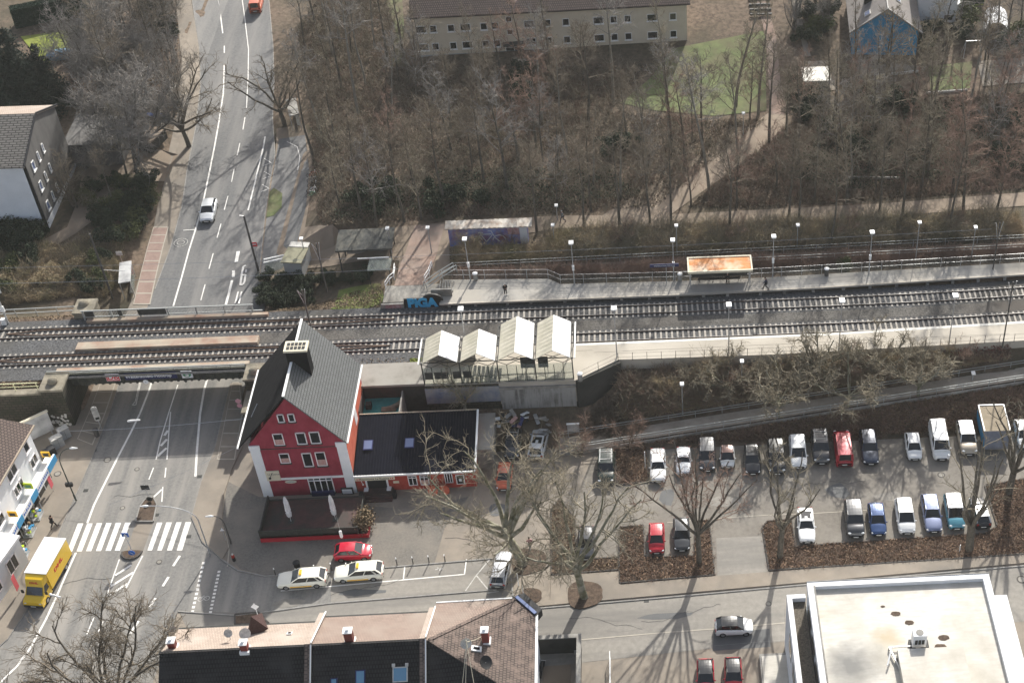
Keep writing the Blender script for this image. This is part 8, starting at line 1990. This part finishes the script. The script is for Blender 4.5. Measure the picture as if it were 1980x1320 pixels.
# ---- forest fill ----------------------------------------------------------
def inside(p, poly):
    c = False; j = len(poly) - 1
    for i in range(len(poly)):
        if (poly[i][1] > p[1]) != (poly[j][1] > p[1]) and p[0] < (poly[j][0] - poly[i][0]) * (p[1] - poly[i][1]) / (poly[j][1] - poly[i][1]) + poly[i][0]: c = not c
        j = i
    return c
Z = [
 ([(615, 430), (605, 300), (600, 200), (575, 60), (640, -40), (740, -60), (760, 60), (800, 130), (1250, 130), (1180, 215), (1380, 232), (1480, 232), (1390, 300), (1270, 400), (1100, 412), (860, 420), (640, 448)], 66, 'bare tree in the dense main wood', 3.0, [('f', 0), ('f', 1), ('fp', 0), ('f', 3), ('fo', 0), ('fp', 1), ('fr', 0), ('fg', 0), ('fp', 0)]),
 ([(1330, 400), (1440, 310), (1530, 240), (1660, 180), (1800, 190), (1990, 180), (1990, 365), (1700, 388), (1450, 402)], 40, 'bare tree in the right-hand wood', 3.2, [('f', 0), ('fp', 1), ('fo', 0), ('fr', 0), ('fo', 1), ('fg', 0), ('fp', 0)]),
 ([(130, 130), (330, -30), (345, 40), (345, 180), (330, 220), (230, 230), (140, 180)], 30, 'grey bare tree left of the north road', 3.2, [('fg', 0), ('mgy', 0), ('f', 1), ('mgy', 0)]),
 ([(1540, 110), (1520, -30), (1600, -40), (1620, 40), (1610, 100), (1560, 150)], 6, 'bare tree left of the blue house', 3.0, [('fg', 0), ('f', 1), ('mgy', 0)]),
 ([(1790, 110), (1870, 60), (1990, 40), (1990, 110), (1880, 120)], 8, 'bare tree in the gardens right of the blue house', 3.0, [('fg', 0), ('mgy', 0), ('f', 1), ('fg', 0)]),
]
for zi, (poly, n, lb, md, keys) in enumerate(Z):
    pts = []; tries = 0
    xs = [p[0] for p in poly]; ys = [p[1] for p in poly]
    while len(pts) < n and tries < 6000:
        tries += 1; p = (rnd.uniform(min(xs), max(xs)), rnd.uniform(min(ys), max(ys)))
        if not inside(p, poly): continue
        q = g(*p)
        if all((q - o).length > md for o in pts): pts.append(q); k = rnd.choice(keys); place(k, q, rnd.uniform(0, 6.28), rnd.uniform(.65, 1.15) if k[0] != 'mgy' else rnd.uniform(.9, 1.3), lb, lb.replace('bare tree', 'bare trees'), scz=None)
# ---- undergrowth: uncountable brush and litter ------------------------------
rng = np.random.default_rng(5)
def sample(poly, n, world=False):
    P = [(p[0], p[1]) for p in (poly if world else pxg(poly))]; xs = [p[0] for p in P]; ys = [p[1] for p in P]; out_ = []
    while len(out_) < n:
        x, y = rnd.uniform(min(xs), max(xs)), rnd.uniform(min(ys), max(ys))
        if inside((x, y), P): out_.append((x, y, h(x, y)))
    return np.array(out_)
def brush(name, poly, n, hgt, m, lb=None, world=False, clump=0, r=.026, spread=.5, k=4, kink=.35):
    B0 = sample(poly, n, world); segs = []
    for b in B0:
        hh_ = hgt * rnd.uniform(.4, 1.2) * (1 + clump * math.sin(b[0] * .9 + b[1] * .7) * math.cos(b[0] * .37 - b[1] * .8))
        for _ in range(k):
            d = np.array([rnd.gauss(0, spread), rnd.gauss(0, spread), 1.0]); d /= np.linalg.norm(d); q = b.copy() + np.array([rnd.gauss(0, .12), rnd.gauss(0, .12), -.05]); L = hh_ * rnd.uniform(.5, 1.0)
            for s_ in range(2):
                q2 = q + d * L / 2; segs.append((q, q2, r * (1 - .3 * s_), r * (.7 - .4 * s_))); 
                dd = d + np.array([rnd.gauss(0, .7), rnd.gauss(0, .7), rnd.gauss(0, .3)]); segs.append((q2, q2 + dd * L * .3, r * .6, r * .3))
                q = q2; d = d + np.array([rnd.gauss(0, kink), rnd.gauss(0, kink), -.1]); d /= np.linalg.norm(d)
    o = bpy.data.objects.new(name, seg_mesh(name, segs, m, 3)); COL.objects.link(o); o['kind'] = 'stuff'; o['label'] = lb or name; o['category'] = 'undergrowth'; return o
def leaves(name, poly, n, sz, m, hgt=.25, lb=None, world=False, flat=.4):
    C = sample(poly, n, world); C[:, 2] += rng.random(len(C)) ** 1.5 * hgt + .03
    o = bpy.data.objects.new(name, quads_mesh(name, C, sz, m, rng, flat)); COL.objects.link(o); o['kind'] = 'stuff'; o['label'] = lb or name; o['category'] = 'undergrowth'; return o
WOOD1, WOOD2 = Z[0][0], Z[1][0]
brush('undergrowth', WOOD1, 6000, 1.0, 'twig', 'tangle of thin grey-brown undergrowth on the floor of the main wood', clump=.4)
brush('undergrowth', WOOD1, 1500, 1.3, 'twig_red', 'reddish undergrowth scattered through the main wood', clump=.6); brush('undergrowth', WOOD1, 2500, 1.6, 'twig_olive', 'olive undergrowth scattered through the main wood', clump=.8)
brush('undergrowth', WOOD2, 4500, 1.0, 'twig', 'tangle of thin undergrowth in the right wood', clump=.4); brush('undergrowth', WOOD2, 1800, 1.3, 'twig_red', 'reddish undergrowth in the right wood', clump=.6)
leaves('fallen_leaves', WOOD1, 36000, .17, 'dead_leaf_wood', .2, 'fallen leaves on the floor of the main wood'); leaves('fallen_leaves', WOOD2, 24000, .17, 'dead_leaf_wood', .2, 'fallen leaves on the floor of the right wood')
leaves('ivy_cover', [(640, 430), (660, 380), (900, 330), (1180, 330), (1240, 380), (1100, 405), (860, 412)], 9000, .14, 'leaf_dark', .9, 'dark ivy and brambles along the lower edge of the wood'); leaves('ivy_cover', [(1500, 330), (1700, 210), (1980, 200), (1980, 330), (1600, 380)], 9000, .16, 'leaf_dark', 1.3, 'dark evergreen brambles in the right wood')
SCRUB = [(-24, 141.2), (46, 142.5), (46, 146.6), (10, 146.5), (-12, 146.2), (-13.5, 143.5), (-24, 143.6)]
brush('scrub', SCRUB, 8000, 1.5, 'twig_gold', 'golden brown scrub between north path and platform fence', True, .3, k=5); brush('scrub', [(-24, 137.3), (46, 138.2), (46, 140.2), (-24, 139.6)], 4200, 1.2, 'twig_red', 'reddish scrub directly behind the platform fence', True, .3); brush('scrub', [(-10, 141.5), (44, 142.4), (44, 146.3), (-10, 146)], 3400, 2.2, 'twig_olive', 'olive scrub between north path and platform fence', True, .5)
leaves('fallen_leaves', SCRUB, 8000, .14, 'dead_leaf_gold', .15, 'dead leaves under the golden scrub', True)
EMB = [(-3, 117.5), (2, 119), (44, 121.3), (70, 123.5), (70, 122), (44, 121), (0, 116.6)]
EMB2 = [(-4, 116.8), (34, 120.7), (40, 121.2), (-3.5, 121.0)]
brush('embankment_scrub', EMB2, 5500, 1.1, 'twig_gold', 'golden brown scrub on the embankment below the pale platform', True, .35, k=5); brush('embankment_scrub', EMB2, 2000, 2.0, 'twig_olive', 'olive scrub on the embankment below the pale platform', True, .5); brush('embankment_scrub', EMB2, 4000, 1.6, 'twig_red', 'red-brown dry scrub on the embankment below the pale platform', True, .5)
SLP = pxg([(0, 490), (150, 470), (235, 470), (238, 540), (200, 580), (0, 590)]); brush('slope_scrub', SLP, 3500, 1.1, 'twig_gold', 'golden scrub on the slope left of the far bridge end', True, .5); brush('slope_scrub', SLP, 2000, 1.2, 'twig', 'grey scrub on the slope left of the far bridge end', True, .5); leaves('fallen_leaves', Z[2][0], 9000, .16, 'dead_leaf', .2, 'fallen leaves under the thicket west of the north road')
leaves('fallen_leaves', EMB2, 14000, .15, 'dead_leaf_gold', .2, 'dead leaves on the embankment', True)
LOW = [(-3, 113.5), (60, 113.6), (60, 120.0), (42, 118.2), (-3, 113.5)]
brush('bramble_bank', LOW, 3500, .7, 'twig_red', 'reddish brambles on the bank between ramp and car park', True, .3, k=5, spread=.9); leaves('fallen_leaves', LOW, 9000, .15, 'dead_leaf', .3, 'dead leaves on the bank above the car park', True); leaves('fallen_leaves', LOW, 9000, .13, 'dead_leaf_gold', .4, 'pale dry leaves added to lighten the shaded bank above the car park', True)  # the gold leaf layer brightens the bank where it lies in shade
mat('vine_red', (.14, .05, .04), .9, (.2, .09, .07), 1); leaves('creeper', [(20, 120.2), (40, 121.2), (40, 122), (20, 121.3)], 2500, .13, 'vine_red', .5, 'dark red creeper below the platform edge', True)
for i, bd in enumerate(BEDS[:4]):
    P = [(p.x, p.y) for p in px0(bd)]; a = abs(sum(P[k][0] * P[(k + 1) % len(P)][1] - P[(k + 1) % len(P)][0] * P[k][1] for k in range(len(P)))) / 2
    leaves('bramble_leaves', P, int(a * 110), .10, 'dead_leaf_gold' if i in (0,) else 'dead_leaf', .35, ['golden brown ground cover in the left bed', 'brown ground cover in the bed with the dense forked tree', 'red-brown ground cover in the large lower bed', 'brown ground cover in the small upper bed'][i], True, .2)
    brush('bramble_twigs', P, int(a * 14), .55, 'twig_red', ['twigs in the left bed', 'twigs in the bed with the dense forked tree', 'twigs in the large lower bed', 'twigs in the small upper bed'][i], True, k=3, spread=1.0)
brush('dark_scrub', [(-9, 115.0), (-3, 114.5), (-1, 116), (-2, 119.5), (-7.5, 118)], 700, 1.0, 'twig', 'dark scrub in the shade of the station wall', True)
for nm, P, n, m, hg, lb in (('verge_weeds', [(-100, 133.4), (-68, 133.2), (-68, 136.4), (-100, 137)], 3000, 'dead_leaf_gold', .15, 'dry weeds on the verge left of the bridge'), ('verge_weeds', [(-100, 121.9), (-68, 121.9), (-68, 122.8), (-100, 122.8)], 900, 'dead_leaf_gold', .15, 'dry weeds along the yellow railing'), ('verge_weeds', [(-44, 133.3), (-32, 133.3), (-32, 137.5), (-44, 138)], 3200, 'dead_leaf_gold', .2, 'dry grass beside the far track by the bridge'), ('verge_weeds', [(-33, 122.9), (-26, 122.9), (-26, 124), (-33, 124)], 600, 'dead_leaf_gold', .15, 'dry weeds above the concrete slab'), ('moss_patch', [(-27.6, 122.9), (-26, 122.9), (-26, 123.8), (-27.6, 123.8)], 500, 'lawn', .2, 'bright green moss patch left of the canopy')):
    leaves(nm, P, n, .12, m, hg, lb, True)
# ---- evergreen bushes, hedges, conifers --------------------------------------
def blob_pts(n, rx, ry, rz_, rr, lobes=9):
    L_ = [(rr.gauss(0, .45) * rx, rr.gauss(0, .45) * ry, rr.uniform(.2, .75) * rz_, rr.uniform(.35, .6)) for _ in range(lobes)]; out_ = []
    for _ in range(n):
        c = rr.choice(L_); u = Vector((rr.gauss(0, 1), rr.gauss(0, 1), rr.gauss(0, 1))).normalized() * (rr.random() ** .4) * c[3]
        out_.append((c[0] + u.x * rx, c[1] + u.y * ry, max(.02, c[2] + u.z * rz_ * .6)))
    return np.array(out_)
def bush_proto(key, n, m, sz, seed, name='evergreen_bush', rx=1.6, ry=1.6, rz_=2.2, lobes=9):
    rr = random.Random(seed); PROTO[key] = (quads_mesh('foliage', blob_pts(n, rx, ry, rz_, rr, lobes), sz, m, rng), seg_mesh('stems', [((0, 0, 0), (rr.gauss(0, .4) * rx, rr.gauss(0, .4) * ry, rz_ * .7), .05, .02) for _ in range(6)], 'bark', 4), name)
def bush(key, p, rz, sc, lb, group, scz=None):
    a, b_, nm = PROTO[key]; e = empty(nm, p, rz, lb, 'bush', group); e.scale = (sc, sc, scz or sc); link('foliage', a, e); link('stems', b_, e); return e
bush_proto('bd', 2600, 'leaf_dark', .13, 1); bush_proto('bd2', 2600, 'leaf_dark', .13, 2); bush_proto('bo', 2200, 'leaf_olive', .12, 3); bush_proto('bg', 1600, 'twig_gold', .09, 4)
BU = [
 ('courtyard hedge', [(218, 362), (238, 358), (258, 366), (278, 358), (292, 368), (276, 385), (250, 392), (228, 400), (208, 412), (262, 408), (286, 398), (240, 428), (215, 440), (258, 436), (278, 424), (268, 452), (240, 462), (210, 470), (180, 372), (172, 390), (190, 430)], ('bd', 'bo', 'bd2'), .9),
 ('white house garden', [(10, 445), (35, 440), (55, 455), (20, 470), (0, 480), (45, 475), (70, 462)], ('bd', 'bd2'), 1.2),
 ('slope left of the bridge', [(30, 520), (70, 510), (110, 525), (150, 515), (185, 505), (160, 545), (120, 550), (80, 545), (195, 540), (205, 500), (50, 560), (10, 540), (15, 565), (185, 560)], ('bo', 'bd', 'bg', 'bg'), .8),
 ('ivy slope right of the bridge', [(515, 545), (535, 550), (555, 545), (580, 552), (600, 548), (520, 565), (545, 570), (570, 572), (515, 585), (540, 588), (565, 590), (620, 550), (645, 548), (670, 546), (695, 545), (710, 540), (590, 575)], ('bd', 'bd2', 'bd'), .75),
 ('right wood', [(1540, 165), (1535, 190), (1565, 195), (1590, 200), (1600, 260), (1655, 285), (1720, 200), (1680, 200), (1760, 215), (1950, 240), (1925, 300), (1960, 330), (1560, 230)], ('bd', 'bd2'), 1.1),
 ('main wood edge', [(690, 395), (730, 400), (880, 385), (850, 400), (1010, 160), (1005, 190), (930, 390), (760, 380), (1180, 300), (1200, 280), (1000, 180)], ('bd', 'bd2'), 1.1),
 ('gardens of the blue house', [(1560, 40), (1580, 60), (1560, 80), (1595, 30), (1870, 40), (1860, 70), (1940, 90), (1970, 80), (1800, 60), (1790, 90)], ('bd', 'bo', 'bd2'), 1.2),
 ('thicket west of the north road', [(150, 40), (170, 70), (190, 40), (290, 20), (310, 40), (300, 10), (160, 100), (330, 60)], ('bd', 'bd2'), 1.3),
]
for nm, L_, keys, sc in BU:
    for i, (x, y) in enumerate(L_):
        bush(keys[i % len(keys)], g(x, y), i * 1.7, sc * rnd.uniform(.8, 1.2), 'leafy bush in the ' + nm, 'bushes in the ' + nm)
bush('bo', g(1637, 520), 0, .7, 'olive green bush behind the grey platform fence', None)
for x, y, lb in ((1455, 475, 'golden bush above the rusty shelter, left'), (1500, 470, 'golden bush right of the rusty shelter')): bush('bg', g(x, y), 1, .9, lb, None)
for i, (s, t) in enumerate([(1 + i * 2.6, 119.0 + i * .12 + (i % 3) * .35) for i in range(14)]):
    place((('mg', 0), ('m', 0), ('mg', 0), ('mr', 0), ('m', 1))[i % 5], Vector((s, t, h(s, t))), i * 1.9, .62 + .2 * rnd.random(), 'bare shrub on the embankment between ramp and pale platform', 'bare shrubs on the embankment', cat='shrub')
for i in range(14):
    s = -22 + i * 4.6; t = 143.5 + (i % 3) * .9; place((('mg', 0), ('mr', 0), ('m', 1))[i % 3], Vector((s, t, h(s, t))), i * 2.1, .55 + .2 * rnd.random(), 'bare shrub between north path and platform fence', 'bare shrubs behind the platform fence', cat='shrub')
# clipped hedges
for pts, lb, hh_ in ((((30, 52), (165, 22)), 'tall clipped dark green hedge at the top left', 3.0), (((1800, 12), (1900, 2)), 'clipped dark hedge behind the garden lawn at the top right', 2.0)):
    P, Q = g(*pts[0]), g(*pts[1]); e = empty('hedge', P, math.atan2(Q.y - P.y, Q.x - P.x), lb, 'hedge'); L_ = (Q - P).length
    MB().box(0, -.7, -.5, L_, .7, hh_).build('core', 'leaf_hedge', e); n = int(L_ * 900); C = np.stack([rng.uniform(0, L_, n), rng.uniform(-.85, .85, n), rng.uniform(0, hh_ + .1, n)], 1)
    k = rng.integers(0, 3, n); C[k == 0, 1] = -.78; C[k == 1, 2] = hh_ + .05; link('foliage', quads_mesh('foliage', C, .11, 'leaf_hedge', rng), e)
def conifer(p, H, r, lb, seed):
    rr = random.Random(seed); e = empty('conifer', p, 0, lb, 'tree', 'dark conifers at the top left'); MB().tube([(0, 0, 0), (0, 0, H)], [.22, .03], 7).build('trunk', 'bark', e); C = []
    z = H * .08
    while z < H * .98:
        rad = r * (1 - z / H) ** .8 + .15; nb = int(7 + rad * 2)
        for k in range(nb):
            a = rr.uniform(0, 6.28); L_ = rad * rr.uniform(.75, 1.1)
            for j in range(int(L_ * 26) + 4): f = rr.random() ** .7; C.append((math.cos(a) * L_ * f + rr.gauss(0, .12 * (1 + f)), math.sin(a) * L_ * f + rr.gauss(0, .12 * (1 + f)), z - L_ * f * .28 + rr.gauss(0, .10)))
        z += .42
    link('foliage', quads_mesh('foliage', np.array(C), .15, 'leaf_needle', rng, .25), e)
conifer(g(15, 235), 22, 5.6, 'tallest dark conifer at the left edge', 1); conifer(g(66, 222), 14, 4.6, 'lower dark conifer right of the tallest one', 2); conifer(g(104, 205), 10, 3.8, 'small dark conifer beside the bright lawn', 3); conifer(g(-15, 190), 15, 4.2, 'dark conifer cut by the left edge', 5); conifer(g(312, 60), 8, 2.4, 'small dark conifer at the top beside the north road', 4)
for p, lb in ((g(118, 112), 'covered teal object'),): 
    e = empty('parked_car_covered', p, .3, 'teal covered car beside the bright lawn', 'car'); b = MB(); b.sphere((0, 0, .5), 1.6, 14, 8, (1.3, .62, .55)); b.build('cover', 'glass_blue', e)

# ---- every look-alike gets its place: row from the front, rank from the left ----
ORD = 'first second third fourth fifth sixth seventh eighth ninth tenth eleventh twelfth thirteenth fourteenth fifteenth sixteenth seventeenth eighteenth nineteenth twentieth'.split()
gr = {}
for o in list(COL.objects):
    if o.parent is None and o.get('group') and o.get('label'): gr.setdefault((o['group'], o['label']), []).append(o)
for (gname, lb), L_ in gr.items():
    if len(L_) < 2: continue
    L_.sort(key=lambda o: o.location.y); nr = max(1, math.ceil(len(L_) / 14)); k = math.ceil(len(L_) / nr)
    for r_ in range(nr):
        row = sorted(L_[r_ * k:(r_ + 1) * k], key=lambda o: o.location.x / max(1, o.location.y))
        for i, o in enumerate(row): o['label'] = ((ORD[r_] + ' row, ' if nr > 1 else '') + ORD[i] + ' from the left: ' + lb) if len(row) > 1 or nr > 1 else lb

# ---- thin spring haze ------------------------------------------------------
hz = MB().box(-330, -8, -1, 330, 420, 122).build('haze', 'black'); hz['kind'] = 'stuff'
hm = bpy.data.materials.new('haze_air'); hm.use_nodes = True; n = hm.node_tree.nodes; n.remove(n['Principled BSDF']); v = n.new('ShaderNodeVolumePrincipled')
v.inputs['Color'].default_value = (.86, .87, .83, 1); v.inputs['Density'].default_value = .00014; v.inputs['Anisotropy'].default_value = .2
hm.node_tree.links.new(v.outputs[0], n['Material Output'].inputs['Volume']); hz.data.materials.clear(); hz.data.materials.append(hm)
